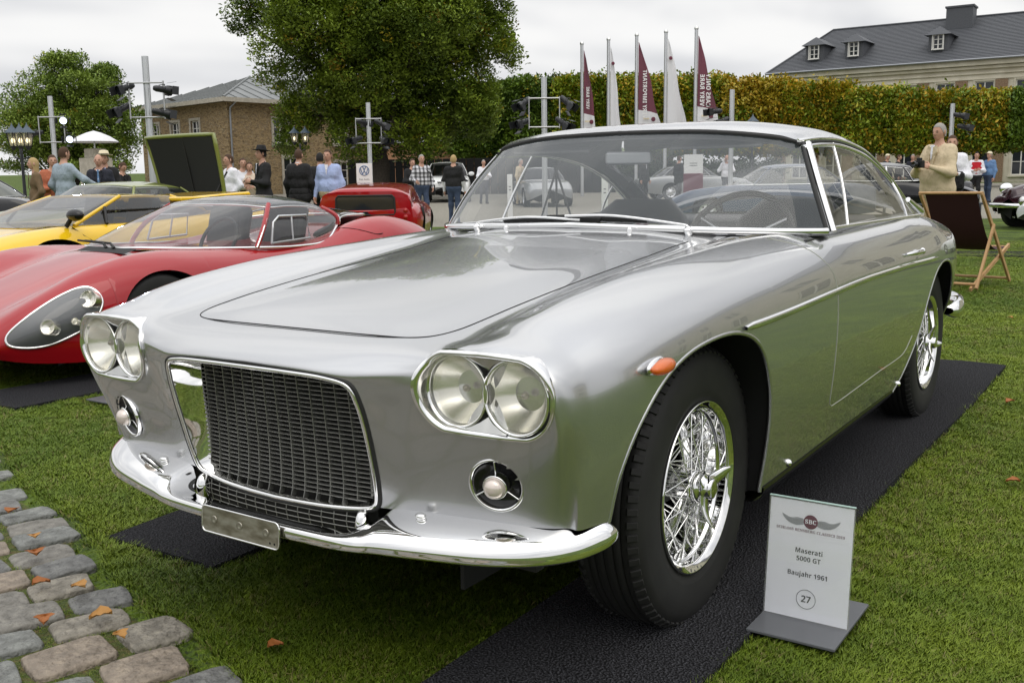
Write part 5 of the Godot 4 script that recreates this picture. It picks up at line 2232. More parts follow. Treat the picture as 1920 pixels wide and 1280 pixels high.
func coupe_inside(car: Node3D) -> void:
	var d := Mb.new()
	var D := []
	for i in 5:
		var row := PackedVector3Array()
		for j in 21:
			var u := j / 10.0 - 1.0
			var p := screen_base(u * 0.985)
			row.append([p + Vector3(0, -0.012, -0.01), p + Vector3(0, -0.012, -0.1), Vector3(p.x * 0.97, 0.925, -1.0 - 0.02 * (1.0 - u * u)), Vector3(p.x * 0.95, 0.88, -1.04), Vector3(p.x * 0.95, 0.6, -1.0)][i])
		D.append(row)
	d.grid(D)
	orient(d, Vector3(0, 0.5, -0.6))
	put("dashboard", d, M["dash"], car)
	var fl := Mb.new()
	fl.box(Vector3(0, 0.36, -1.6), Vector3(1.4, 0.04, 1.7))
	for s in [1.0, -1.0]:
		fl.box(Vector3(s * 0.715, 0.64, -1.65), Vector3(0.03, 0.56, 1.66))
	fl.box(Vector3(0, 0.8, -2.5), Vector3(1.3, 0.24, 0.04))
	put("cabin_lining", fl, M["leather"], car)
	for s in [1.0, -1.0]:
		var n := group("seat", car, Vector3(s * 0.35, 0, 0))
		var c := Mb.new()
		c.box(Vector3(0, 0.54, -1.42), Vector3(0.5, 0.16, 0.5), Basis(Vector3.RIGHT, -0.12), 0.06)
		put("cushion", c, M["leather"], n)
		var rows := []
		for k in 7:
			var t := k / 6.0
			var hw: float = [0.235, 0.25, 0.26, 0.262, 0.255, 0.225, 0.14][k]
			var y := lerpf(0.55, 1.03, t) - (0.0 if k < 6 else 0.006)
			var z := -1.66 - 0.2 * t
			var th: float = [0.09, 0.085, 0.08, 0.075, 0.065, 0.05, 0.02][k]
			var row := PackedVector3Array()
			for q in 25:
				var a := TAU * q / 24.0
				var cc := signf(cos(a)) * pow(absf(cos(a)), 0.5)
				var ss := signf(sin(a)) * pow(absf(sin(a)), 0.8)
				row.append(Vector3(cc * hw, y, z + ss * th))
			rows.append(row)
		var cap := PackedVector3Array()
		for q in 25:
			cap.append(Vector3(0, 1.028, -1.862))
		rows.append(cap)
		var bk := Mb.new()
		bk.grid(rows, false, true)
		orient(bk, Vector3(0, 0.8, -1.75))
		put("backrest", bk, M["leather"], n)
	var rs := Mb.new()
	rs.box(Vector3(0, 0.74, -2.3), Vector3(1.2, 0.42, 0.14), Basis(Vector3.RIGHT, -0.3), 0.06)
	put("rear_seat", rs, M["leather"], car)
	var sw := group("steering_wheel", car, Vector3(0.36, 0.885, -1.2))
	sw.rotation.x = -0.5
	var rim := Mb.new()
	var p := PackedVector3Array()
	for k in 41:
		var a := TAU * k / 40.0
		p.append(Vector3(cos(a) * 0.195, sin(a) * 0.195, 0))
	rim.tube(p, 0.0115, 10, false, Vector3.ZERO, 1.0, true)
	put("rim", rim, M["dash"], sw)
	for k in 3:
		var a := -PI / 2 + TAU * k / 3.0
		var sp := Mb.new()
		sp.tube(PackedVector3Array([Vector3.ZERO, Vector3(cos(a), sin(a), 0) * 0.19]), 0.008, 6)
		put("spoke", sp, M["alu"], sw)
	var hub := Mb.new()
	hub.lathe(v2([0.0, 0.02, 0.03, 0.015, 0.034, 0.0, 0.03, -0.05]), Transform3D(Basis(Vector3.RIGHT, PI / 2)), 20)
	put("hub", hub, M["dash"], sw)
	var mi := group("rear_view_mirror", car, Vector3(0, 1.2, -1.0))
	var stem := Mb.new()
	stem.tube(PackedVector3Array([Vector3(0, 0.06, 0.0), Vector3(0, 0.03, 0.005), Vector3(0, 0, 0)]), 0.006, 8)
	put("stem", stem, M["chrome"], mi)
	var mb := Mb.new()
	mb.box(Vector3(0.02, -0.012, 0.0), Vector3(0.17, 0.048, 0.022), Basis(Vector3.UP, 0.25), 0.01)
	put("mirror_shell", mb, M["grey_metal"], mi)
	for s in [1.0, -1.0]:
		var vz := Mb.new()
		vz.box(Vector3(s * 0.33, 1.235, -1.09), Vector3(0.34, 0.012, 0.12), Basis(Vector3.RIGHT, 0.3), 0.005)
		put("sun_visor", vz, M["grey_cloth"], car)


func coupe_trim(car: Node3D) -> void:
	# bonnet shut line
	var pts := [[0.0, 0.636], [0.2, 0.633], [0.31, 0.622], [0.375, 0.595], [0.405, 0.54], [0.415, 0.45], [0.42, 0.3], [0.425, 0.1], [0.43, -0.15], [0.44, -0.4], [0.45, -0.56]]
	var half := PackedVector3Array()
	for q in pts:
		half.append(Vector3(q[0], 0, q[1]))
	half = curve(half, 6)
	var seam := PackedVector3Array()
	for k in range(half.size() - 1, 0, -1):
		seam.append(body_top(-half[k].x, half[k].z))
	for q in half:
		seam.append(body_top(q.x, q.z))
	var b := Mb.new()
	b.tube(seam, 0.0015, 6)
	put("bonnet_gap", b, M["seam"], car)
	for s in [1.0, -1.0]:
		# bright strip along the crease of the flank
		var Q := []
		for i in 41:
			var z := lerpf(-0.07, -2.285, i / 40.0)
			var y := lerpf(0.748, 0.7755, smoothstep(0.0, 0.55, i / 40.0)) - 0.008 * smoothstep(0.7, 1.0, i / 40.0)
			var x := body_side_x(y, z)
			var row := PackedVector3Array()
			var hh := 0.0095 * (0.55 if i == 0 or i == 40 else 1.0)
			for a in [[-1.0, -0.002], [-0.85, 0.006], [-0.25, 0.0085], [0.0, 0.006], [0.25, 0.0085], [0.85, 0.006], [1.0, -0.002]]:
				row.append(Vector3(s * (x + a[1]), y + a[0] * hh, z))
			Q.append(row)
		var tb := Mb.new()
		tb.grid(Q)
		orient(tb, Vector3(0, 0.7, -1.2))
		put("side_strip", tb, M["chrome"], car)
		# door gaps
		var dl := PackedVector3Array()
		for q in [[0.935, -0.66], [0.9, -0.75], [0.83, -0.81], [0.745, -0.832], [0.6, -0.842], [0.45, -0.85], [0.4, -0.87], [0.393, -0.95], [0.4, -1.2], [0.41, -1.5], [0.413, -1.7], [0.425, -1.84], [0.48, -1.93]]:
			dl.append(Vector3(0, q[0], q[1]))
		dl = curve(dl, 5)
		var dp := PackedVector3Array()
		for q in dl:
			dp.append(Vector3(s * (body_side_x(q.y, q.z) + 0.0002), q.y, q.z))
		var db := Mb.new()
		db.tube(dp, 0.0014, 6)
		put("door_gap", db, M["door_line"], car)
		# handle
		var h := group("door_handle", car, Vector3(s * (body_side_x(0.815, -1.85) + 0.001), 0.817, -1.85))
		var hb := Mb.new()
		hb.tube(PackedVector3Array([Vector3(0, 0.0, 0.11), Vector3(s * 0.012, 0.002, 0.09), Vector3(s * 0.022, 0.003, 0.03), Vector3(s * 0.022, 0.002, -0.05), Vector3(s * 0.012, 0.0, -0.075)]), PackedFloat32Array([0.004, 0.008, 0.0105, 0.01, 0.006]), 10)
		put("grip", hb, M["chrome"], h)
		var hk := Mb.new()
		hk.ellipsoid(Vector3(s * 0.012, 0.0, -0.105), Vector3(0.012, 0.013, 0.013))
		put("push_button", hk, M["chrome"], h)
		# side marker lamp ahead of the wheel
		var mk := group("side_lamp", car, Vector3(s * (body_side_x(0.727, 0.385) + 0.0), 0.727, 0.385))
		mk.rotation.y = s * 0.12
		var base := Mb.new()
		base.ellipsoid(Vector3(0, 0.0, 0.001), Vector3(0.011, 0.0195, 0.0585))
		put("bezel", base, M["chrome"], mk)
		var am := Mb.new()
		am.ellipsoid(Vector3(s * 0.012, -0.0012, -0.004), Vector3(0.02, 0.0165, 0.059))
		put("amber_lens", am, M["amber"], mk)
		# sill
		var sl := Mb.new()
		var SP := []
		for i in 25:
			var z := lerpf(-0.33, -1.78, i / 24.0)
			var x := body_side_x(0.275, z)
			var row := PackedVector3Array()
			for a in [[0.002, 0.272], [0.004, 0.262], [-0.006, 0.24], [-0.03, 0.225], [-0.08, 0.22]]:
				row.append(Vector3(s * (x + a[0]), a[1] + 0.01 * i / 24.0, z))
			SP.append(row)
		sl.grid(SP)
		orient(sl, Vector3(0, 0.6, -1))
		put("sill", sl, M["black_gloss"], car)
		for z in [-0.53, -1.86]:
			var jk := Mb.new()
			jk.lathe(v2([0.0, 0.012, 0.007, 0.011, 0.011, 0.005, 0.012, -0.004]), Transform3D(Basis(Vector3.BACK, -s * PI / 2), Vector3(s * (body_side_x(0.29, z)), 0.292, z)), 20)
			put("jacking_point", jk, M["chrome"], car)
		# wipers
		var wp := group("wiper", car)
		var x0 := 0.407 if s > 0 else -0.405
		var pv := Vector3(x0, 0.952, -0.655)
		var kb := Mb.new()
		kb.lathe(v2([0.013, -0.012, 0.013, 0.006, 0.009, 0.011, 0.0, 0.012]), Transform3D(Basis(Vector3.RIGHT, 0.7), pv), 18)
		put("pivot", kb, M["chrome"], wp)
		var tip := screen_base((x0 - 0.42) / 0.76 if s > 0 else (x0 + 0.36) / 0.76) + Vector3(0, 0.045, 0.012)
		tip = screen_base(-0.02 if s > 0 else 0.05) + Vector3(0, 0.034 if s > 0 else 0.022, 0.004)
		var mid := pv.lerp(tip, 0.55) + Vector3(0, 0.022, 0.03)
		var ab := Mb.new()
		ab.tube(curve(PackedVector3Array([pv + Vector3(0, 0.012, 0), pv + Vector3(-s * 0.03, 0.02, 0.004), mid, tip]), 6), 0.0042, 6)
		put("arm", ab, M["chrome"], wp)
		var bl := PackedVector3Array()
		for k in 9:
			var u := lerpf(0.34, -0.12, k / 8.0) if s > 0 else lerpf(-0.36, 0.14, k / 8.0)
			var q := screen_base(u).lerp(screen_top(u), 0.055 if s > 0 else 0.04) + Vector3(0, 0.012, 0.014)
			bl.append(q)
		var bb := Mb.new()
		bb.tube(bl, 0.0045, 6, true, Vector3.UP, 2.0)
		put("blade", bb, M["black"], wp)
		var nz := Mb.new()
		nz.lathe(v2([0.0085, -0.006, 0.0085, 0.008, 0.005, 0.014, 0.0, 0.0145]), Transform3D(Basis(), Vector3(s * 0.236, body_top(s * 0.236, -0.592).y, -0.592)), 14)
		put("washer_jet", nz, M["chrome"], car)


func coupe_wheel(car: Node3D) -> Node3D:
	# axis along +x, outer face towards +x; origin at the hub
	var n := group("wheel", car)
	var xf := Transform3D(Basis(Vector3.BACK, -PI / 2))
	var t := Mb.new()
	var prof := v2([0.212, -0.09, 0.26, -0.102, 0.31, -0.1, 0.338, -0.086, 0.3465, -0.07, 0.3475, -0.052, 0.341, -0.051, 0.341, -0.047, 0.349, -0.046, 0.3505, -0.03, 0.344, -0.029, 0.344, -0.025, 0.3512, -0.024, 0.3518, -0.002, 0.345, -0.0012, 0.345, 0.0012, 0.3518, 0.002, 0.3512, 0.024, 0.344, 0.025, 0.344, 0.029, 0.3505, 0.03, 0.349, 0.046, 0.341, 0.047, 0.341, 0.051, 0.3475, 0.052, 0.3465, 0.07, 0.341, 0.083, 0.327, 0.094, 0.315, 0.099, 0.311, 0.0985, 0.305, 0.101, 0.28, 0.1035, 0.25, 0.099, 0.243, 0.0965, 0.239, 0.097, 0.22, 0.089, 0.2115, 0.08])
	for k in prof.size():
		prof[k].y *= 0.92
	t.lathe(prof, xf, 72)
	orient_lathe(t)
	# tread blocks nick the shoulders
	for k in 72:
		var a := TAU * k / 72.0
		for s in [1.0, -1.0]:
			t.box(Vector3(s * 0.0704, cos(a) * 0.3395, sin(a) * 0.3395), Vector3(0.026, 0.016, 0.0165), Basis(Vector3.RIGHT, a) * Basis(Vector3.BACK, -s * 0.62), 0.002)
	put("tyre", t, M["tyre"], n)
	var r := Mb.new()
	r.lathe(v2([0.2145, 0.074, 0.218, 0.084, 0.2165, 0.0895, 0.2125, 0.089, 0.205, 0.083, 0.1985, 0.08, 0.1965, 0.074, 0.1965, 0.058, 0.193, 0.052, 0.188, 0.048, 0.187, -0.02, 0.175, -0.03, 0.172, -0.055, 0.187, -0.06, 0.19, -0.085, 0.213, -0.09]), xf, 72)
	put("rim", r, M["chrome"], n)
	# wire spokes: outer row to the nose of the hub, inner rows to its flange
	var w := Mb.new()
	var nip := Mb.new()
	for k in 48:
		var a := TAU * k / 48.0
		var d := 1.0 if k % 2 == 0 else -1.0
		var o := Vector3(0.045 if k % 4 < 2 else 0.02, cos(a) * 0.189, sin(a) * 0.189)
		var a2 := a + d * 0.85
		var h := Vector3(0.075 if k % 4 < 2 else -0.055, cos(a2) * 0.043, sin(a2) * 0.043)
		w.tube(PackedVector3Array([o, h]), 0.0021, 5, false)
		var dir := (h - o).normalized()
		nip.tube(PackedVector3Array([o - dir * 0.002, o + dir * 0.014]), 0.004, 6)
		nip.ellipsoid(o, Vector3(0.0065, 0.0065, 0.0065), Basis(), 8, 6)
	for k in 24:
		var a := TAU * (k + 0.5) / 24.0
		var d := 1.0 if k % 2 == 0 else -1.0
		var o := Vector3(-0.045, cos(a) * 0.172, sin(a) * 0.172)
		var a2 := a + d * 0.9
		w.tube(PackedVector3Array([o, Vector3(-0.06, cos(a2) * 0.05, sin(a2) * 0.05)]), 0.0021, 5, false)
	kind(put("wire_spokes", w, M["chrome"], n), "stuff")
	kind(put("spoke_nipples", nip, M["chrome"], n), "stuff")
	var hb := Mb.new()
	hb.lathe(v2([0.0, 0.08, 0.03, 0.08, 0.04, 0.077, 0.0435, 0.07, 0.038, 0.06, 0.037, 0.0, 0.04, -0.04, 0.052, -0.055, 0.052, -0.065, 0.0, -0.065]), xf, 32)
	orient_lathe(hb)
	put("hub", hb, M["chrome"], n)
	var dr := Mb.new()
	dr.lathe(v2([0.0, -0.07, 0.1, -0.07, 0.13, -0.074, 0.136, -0.08, 0.136, -0.088, 0.13, -0.09, 0.137, -0.096, 0.137, -0.12, 0.0, -0.12]), xf, 40)
	orient_lathe(dr)
	put("brake_drum", dr, M["steel"], n)
	var kn := Mb.new()
	kn.lathe(v2([0.0, 0.124, 0.018, 0.124, 0.024, 0.122, 0.026, 0.116, 0.026, 0.108, 0.031, 0.106, 0.033, 0.1, 0.033, 0.094, 0.038, 0.092, 0.04, 0.086, 0.04, 0.078]), xf, 36)
	orient_lathe(kn)
	for k in 3:
		var a := 0.35 + TAU * k / 3.0
		var rad := Vector3(0, cos(a), sin(a))
		var tan_ := Vector3(0, -sin(a), cos(a))
		var rows := []
		for q in 6:
			var tt := q / 5.0
			var c := rad * lerpf(0.02, 0.094, tt) + Vector3(lerpf(0.1, 0.128, tt * tt), 0, 0) + tan_ * 0.016 * tt * tt
			var ww := lerpf(0.026, 0.011, tt)
			var th := lerpf(0.01, 0.0045, tt)
			if q == 5:
				ww *= 0.5
				th *= 0.5
			var row := PackedVector3Array()
			for e in 13:
				var ea := TAU * e / 12.0
				row.append(c + tan_ * (cos(ea) * ww) + Vector3(1, 0, 0) * (sin(ea) * th))
			rows.append(row)
		var ear := Mb.new()
		ear.grid(net(rows, 3, 1), false, true)
		orient(ear, rad * 0.05 + Vector3(0.105, 0, 0))
		kn.join(ear)
	put("knock_off_nut", kn, M["chrome"], n)
	return n


# a lathe about the x axis: make it face away from the axis or outward along it
func orient_lathe(b: Mb) -> void:
	orient(b, Vector3.ZERO)


# ---------------------------------------------------------------- lawn, mats, cobbles, signs, chairs

# the edge of the cobbled path: grass on its far side
const EDGE_AT := Vector3(-0.36, 0, 0.715)
const EDGE_DIR := Vector3(0.95, 0, 0.312)
const PATH_IN := Vector3(-0.312, 0, 0.95)


func path_depth(p: Vector3) -> float:
	var s := (p - EDGE_AT).dot(EDGE_DIR)
	return (p - EDGE_AT).dot(PATH_IN) + 0.025 * sin(s * 5.0) + 0.012 * sin(s * 17.0)


func build_details() -> void:
	mats()
	cobbles()
	grass()
	fallen_leaves()
	place_sign(Vector3(0.99, 0, -0.11), 0.0, true)
	place_sign(Vector3(-2.86, 0, -0.86), 0.0, false)
	deck_chair()
	sponsor_boards()
	low_rail()


func mat_strip(called: String, label: String, x0: float, x1: float, z0: float, z1: float, m: String, at := Vector3.ZERO, turn := 0.0) -> void:
	var b := Mb.new()
	var P := []
	var w := x1 - x0
	for i in 41:
		var row := PackedVector3Array()
		for j in 9:
			var x := x0 + w * j / 8.0 + 0.006 * sin(lerpf(z0, z1, i / 40.0) * 2.3 + j)
			var z := lerpf(z0, z1, i / 40.0)
			var y := 0.022 + 0.004 * sin(z * 3.1 + x0 * 4.0) + 0.003 * sin(x * 11.0 + z * 6.0)
			row.append(Vector3(x, y, z))
		P.append(row)
	b.grid(P)
	fix_up(b)
	# the thickness at its rim
	for i in 40:
		for j in [0, 8]:
			b.face(P[i][j], P[i + 1][j], P[i + 1][j] * Vector3(1, 0, 1), P[i][j] * Vector3(1, 0, 1))
	for j in 8:
		for i in [0, 40]:
			b.face(P[i][j], P[i][j + 1], P[i][j + 1] * Vector3(1, 0, 1), P[i][j] * Vector3(1, 0, 1))
	var o := put(called, b, M[m])
	o.position = at
	o.rotation.y = turn
	tag(o, label, "mat")


func mats() -> void:
	mat_strip("display_mat", "long dark felt mat under the left wheels of the silver coupe", 0.37, 0.89, 0.75, -4.08, "felt")
	mat_strip("display_mat", "dark felt mat whose corner pokes out beneath the silver coupe's bumper", -1.07, -0.57, 0.455, -4.08, "felt")
	mat_strip("display_mat", "dark felt mat under the red sports car on its side next to the silver coupe", -3.64, -3.12, -0.42, -4.6, "felt")
	mat_strip("display_mat", "dark felt mat under the far side of the red sports car", -5.2, -4.7, -0.42, -4.6, "felt")
	mat_strip("display_mat", "empty grey mat lying across the lawn behind the deck chair", -2.0, 3.2, -0.5, 0.5, "felt", Vector3(0.9, 0, -13.7), 0.25)


func cobbles() -> void:
	var bed := Mb.new()
	var P := []
	for i in 30:
		var s := lerpf(-6.0, 2.0, i / 29.0)
		var row := PackedVector3Array()
		for j in 16:
			var d := lerpf(-0.02, 2.4, j / 15.0)
			var p := EDGE_AT + EDGE_DIR * s + PATH_IN * d
			var e := path_depth(p)
			p += PATH_IN * (d - e) * (1.0 - j / 15.0)
			row.append(Vector3(p.x, 0.005 if j > 0 else -0.01, p.z))
		P.append(row)
	bed.grid(P)
	fix_up(bed)
	var path := put("cobbled_path", bed, M["earth"])
	kind(path, "structure")
	# a few stone shapes, shared
	var shapes := []
	for k in 7:
		var r := RandomNumberGenerator.new()
		r.seed = 100 + k
		var b := Mb.new()
		var Q := []
		var h := FastNoiseLite.new()
		h.seed = k
		h.frequency = 9.0
		for i in 9:
			var t := i / 8.0
			var row := PackedVector3Array()
			for q in 21:
				var a := TAU * q / 20.0
				var c := signf(cos(a)) * pow(absf(cos(a)), 0.3)
				var d := signf(sin(a)) * pow(absf(sin(a)), 0.3)
				var rad: float = [1.0, 1.0, 1.0, 0.995, 0.98, 0.945, 0.82, 0.45, 0.001][i]
				var y: float = [-0.05, 0.0, 0.008, 0.014, 0.018, 0.021, 0.0235, 0.0245, 0.025][i]
				var wob := 1.0 + 0.09 * h.get_noise_2d(cos(a) * 0.1, sin(a) * 0.1) + 0.03 * h.get_noise_2d(cos(a) * 0.3, 5.0)
				var p := Vector3(c * rad * 0.5 * wob, y, d * rad * 0.5 * wob)
				p.y += 0.005 * h.get_noise_2d(p.x * 0.35, p.z * 0.35) * float(i) / 8.0
				row.append(p)
			Q.append(row)
		b.grid(Q, false, true)
		orient(b, Vector3(0, -0.1, 0))
		shapes.append(b.mesh())
	var n := 0
	var row := 0
	var s := -4.6
	while s < 1.5:
		var wide := rng.randf_range(0.122, 0.165)
		var d := rng.randf_range(0.02, 0.07) if row % 2 == 0 else rng.randf_range(0.06, 0.12)
		var c0 := EDGE_AT + EDGE_DIR * (s + wide * 0.5)
		var off := path_depth(c0 )
		d -= off
		while d < 1.25 - off:
			var long := rng.randf_range(0.15, 0.205)
			var p := c0 + PATH_IN * (d + long * 0.5)
			d += long + rng.randf_range(0.01, 0.028)
			var o := MeshInstance3D.new()
			o.mesh = shapes[rng.randi() % 7]
			o.material_override = M["stone_%d" % (rng.randi() % 5)]
			var bas := Basis(Vector3.UP, -atan2(PATH_IN.z, PATH_IN.x) + rng.randf_range(-0.09, 0.09)) * Basis(Vector3.BACK, rng.randf_range(-0.04, 0.04))
			o.transform = Transform3D(bas.scaled_local(Vector3(long, 1.0, wide - rng.randf_range(0.004, 0.014))), Vector3(p.x, rng.randf_range(-0.012, 0.002), p.z))
			o.name = "cobble" if n == 0 else "cobble_%03d" % n
			path.add_child(o)
			n += 1
		s += wide + rng.randf_range(0.004, 0.015)
		row += 1


func on_bare_ground(p: Vector3) -> bool:
	if path_depth(p) > 0.03 and p.x < 1.6:
		return fmod(absf(p.x * 917.0 + p.z * 613.0), 1.0) > 0.12
	if p.z < 0.76 and p.z > -4.09 and p.x > 0.365 and p.x < 0.895:
		return true
	if p.z < 0.46 and p.z > -4.09 and p.x > -1.075 and p.x < -0.565:
		return true
	if p.z < -0.415 and p.z > -4.6 and ((p.x > -3.645 and p.x < -3.115) or (p.x > -5.2 and p.x < -4.7)):
		return true
	if p.x > 0.885 and p.x < 1.1 and p.z > -0.27 and p.z < 0.05:
		return true
	if p.x > -2.97 and p.x < -2.75 and p.z > -1.02 and p.z < -0.7:
		return true
	return false


func grass() -> void:
	# one tuft of curved blades; many copies of it make the turf
	var tufts := []
	for k in 2:
		var b := Mb.new()
		for q in 13:
			var a := rng.randf() * TAU
			var at := Vector3(cos(a), 0, sin(a)) * rng.randf() * 0.022
			var lean := Vector3(cos(a + rng.randf_range(-1.2, 1.2)), 0, sin(a + rng.randf_range(-1.2, 1.2))) * rng.randf_range(0.006, 0.022)
			var h := rng.randf_range(0.011, 0.026)
			var w := Vector3(-sin(a), 0, cos(a)) * rng.randf_range(0.0009, 0.0016)
			var mid := at + lean * 0.35 + Vector3(0, h * 0.62, 0)
			var tip := at + lean + Vector3(0, h, 0)
			var nn := Vector3(cos(a) * 0.4, 0.9, sin(a) * 0.4).normalized()
			var i0 := b.vert(at - w, nn)
			b.vert(at + w, nn)
			b.vert(mid + w * 0.8, nn)
			b.vert(mid - w * 0.8, nn)
			b.vert(tip, nn)
			b.quad(i0, i0 + 1, i0 + 2, i0 + 3)
			b.tri(i0 + 3, i0 + 2, i0 + 4)
		tufts.append(b.mesh())
	var patch := FastNoiseLite.new()
	patch.seed = 3
	patch.frequency = 0.35
	var fine := FastNoiseLite.new()
	fine.seed = 8
	fine.frequency = 2.5
	var r := RandomNumberGenerator.new()
	r.seed = 42
	for k in 2:
		var xs := []
		var cs := PackedColorArray()
		for q in 130000:
			# thicker near the camera
			var away := 0.9 + 16.0 * pow(r.randf(), 2.1)
			var ac := r.randf_range(-0.62, 0.6) * (away + 0.5)
			var p := spot(ac, away)
			if on_bare_ground(p):
				continue
			var stony := path_depth(p) > 0.03
			# under the cars little can be seen
			var grow := lerpf(1.0, 2.4, clampf((away - 2.5) / 13.0, 0.0, 1.0))
			var sc := r.randf_range(0.75, 1.3) * (0.6 if stony else 1.0)
			xs.append(Transform3D(Basis(Vector3.UP, r.randf() * TAU).scaled(Vector3(sc * grow, sc * lerpf(1.0, 1.15, grow - 1.0), sc * grow)), p))
			var t := clampf(0.5 + 0.85 * patch.get_noise_2d(p.x * 0.7, p.z * 0.7) + 0.45 * fine.get_noise_2d(p.x, p.z) + r.randf_range(-0.28, 0.28), 0.0, 1.0)
			var c := Color(0.105, 0.18, 0.004).lerp(Color(0.25, 0.33, 0.014), t)
			if r.randf() < 0.05 + 0.3 * maxf(0.0, patch.get_noise_2d(p.x * 1.9 + 40.0, p.z * 1.9) - 0.12):
				c = Color(0.27, 0.24, 0.08)
			cs.append(c)
		var mm := MultiMesh.new()
		mm.transform_format = MultiMesh.TRANSFORM_3D
		mm.use_colors = true
		mm.mesh = tufts[k]
		mm.instance_count = xs.size()
		for q in xs.size():
			mm.set_instance_transform(q, xs[q])
			mm.set_instance_color(q, cs[q])
		var o := MultiMeshInstance3D.new()
		o.multimesh = mm
		o.material_override = M["blade"]
		hang("grass", o, null)
		tag(o, ["short mown grass round the parked cars", "longer grass blades mixed into the lawn"][k], "grass")
		kind(o, "stuff")


func fallen_leaves() -> void:
	var b := Mb.new()
	var P := []
	for i in 7:
		var t := i / 6.0
		var row := PackedVector3Array()
		for j in 5:
			var u := j / 2.0 - 1.0
			var w := 0.5 * sin(PI * pow(t, 0.8)) * (1.0 + 0.25 * sin(t * 17.0))
			row.append(Vector3(u * w, 0.18 * u * u + 0.12 * sin(t * 4.0), t - 0.5))
		P.append(row)
	b.grid(P)
	fix_up(b)
	var me := b.mesh()
	var spots := [[-1.2, 0.62, "on the third row of cobbles"], [-1.06, 0.7, "beside a pale cobble"], [-0.83, 0.82, "between two cobbles near the lawn edge"], [-0.72, 0.78, "touching the edge of the grass"], [-0.6, 0.95, "in a joint of the path"], [-0.95, 0.98, "under a mossy joint"], [-0.5, 0.86, "close to the kerb of grass"], [-1.5, 0.52, "far along the path"], [-0.02, 0.72, "on the grass before the bumper"], [-0.36, 0.9, "next to a dark cobble"], [1.05, -3.0, "on the lawn beside the right mat"], [0.9, -5.6, "on the lawn behind the rear bumper"], [0.62, -6.2, "near the deck chair feet"], [1.25, -1.6, "on the grass beyond the name plate"], [-1.75, 0.48, "by the far cobbles"], [-1.32, 0.75, "in moss between cobbles"]]
	var n := 0
	for s in spots:
		var o := MeshInstance3D.new()
		o.mesh = me
		o.material_override = M["dead_leaf"] if n % 3 else M["dead_leaf_pale"]
		var sz := rng.randf_range(0.035, 0.06)
		var p := Vector3(s[0], 0.0, s[1])
		o.transform = Transform3D(Basis(Vector3.UP, rng.randf() * TAU).scaled(Vector3(sz, sz, sz)), p + Vector3(0, 0.042 if path_depth(p) > 0 else 0.03, 0))
		hang("fallen_leaf", o, null)
		tag(o, "brown curled leaf lying %s" % s[2], "leaf", "fallen leaves")
		n += 1


func text_mesh(t: String, size: float, bold := false, serif := false) -> TextMesh:
	var f := SystemFont.new()
	f.font_names = PackedStringArray(["Droid Serif" if serif else "Droid Sans"])
	if bold:
		f.font_weight = 700
	var m := TextMesh.new()
	m.font = f
	m.text = t
	m.font_size = 64
	m.pixel_size = size / 64.0
	m.depth = size * 0.01
	m.curve_step = 1.0
	return m


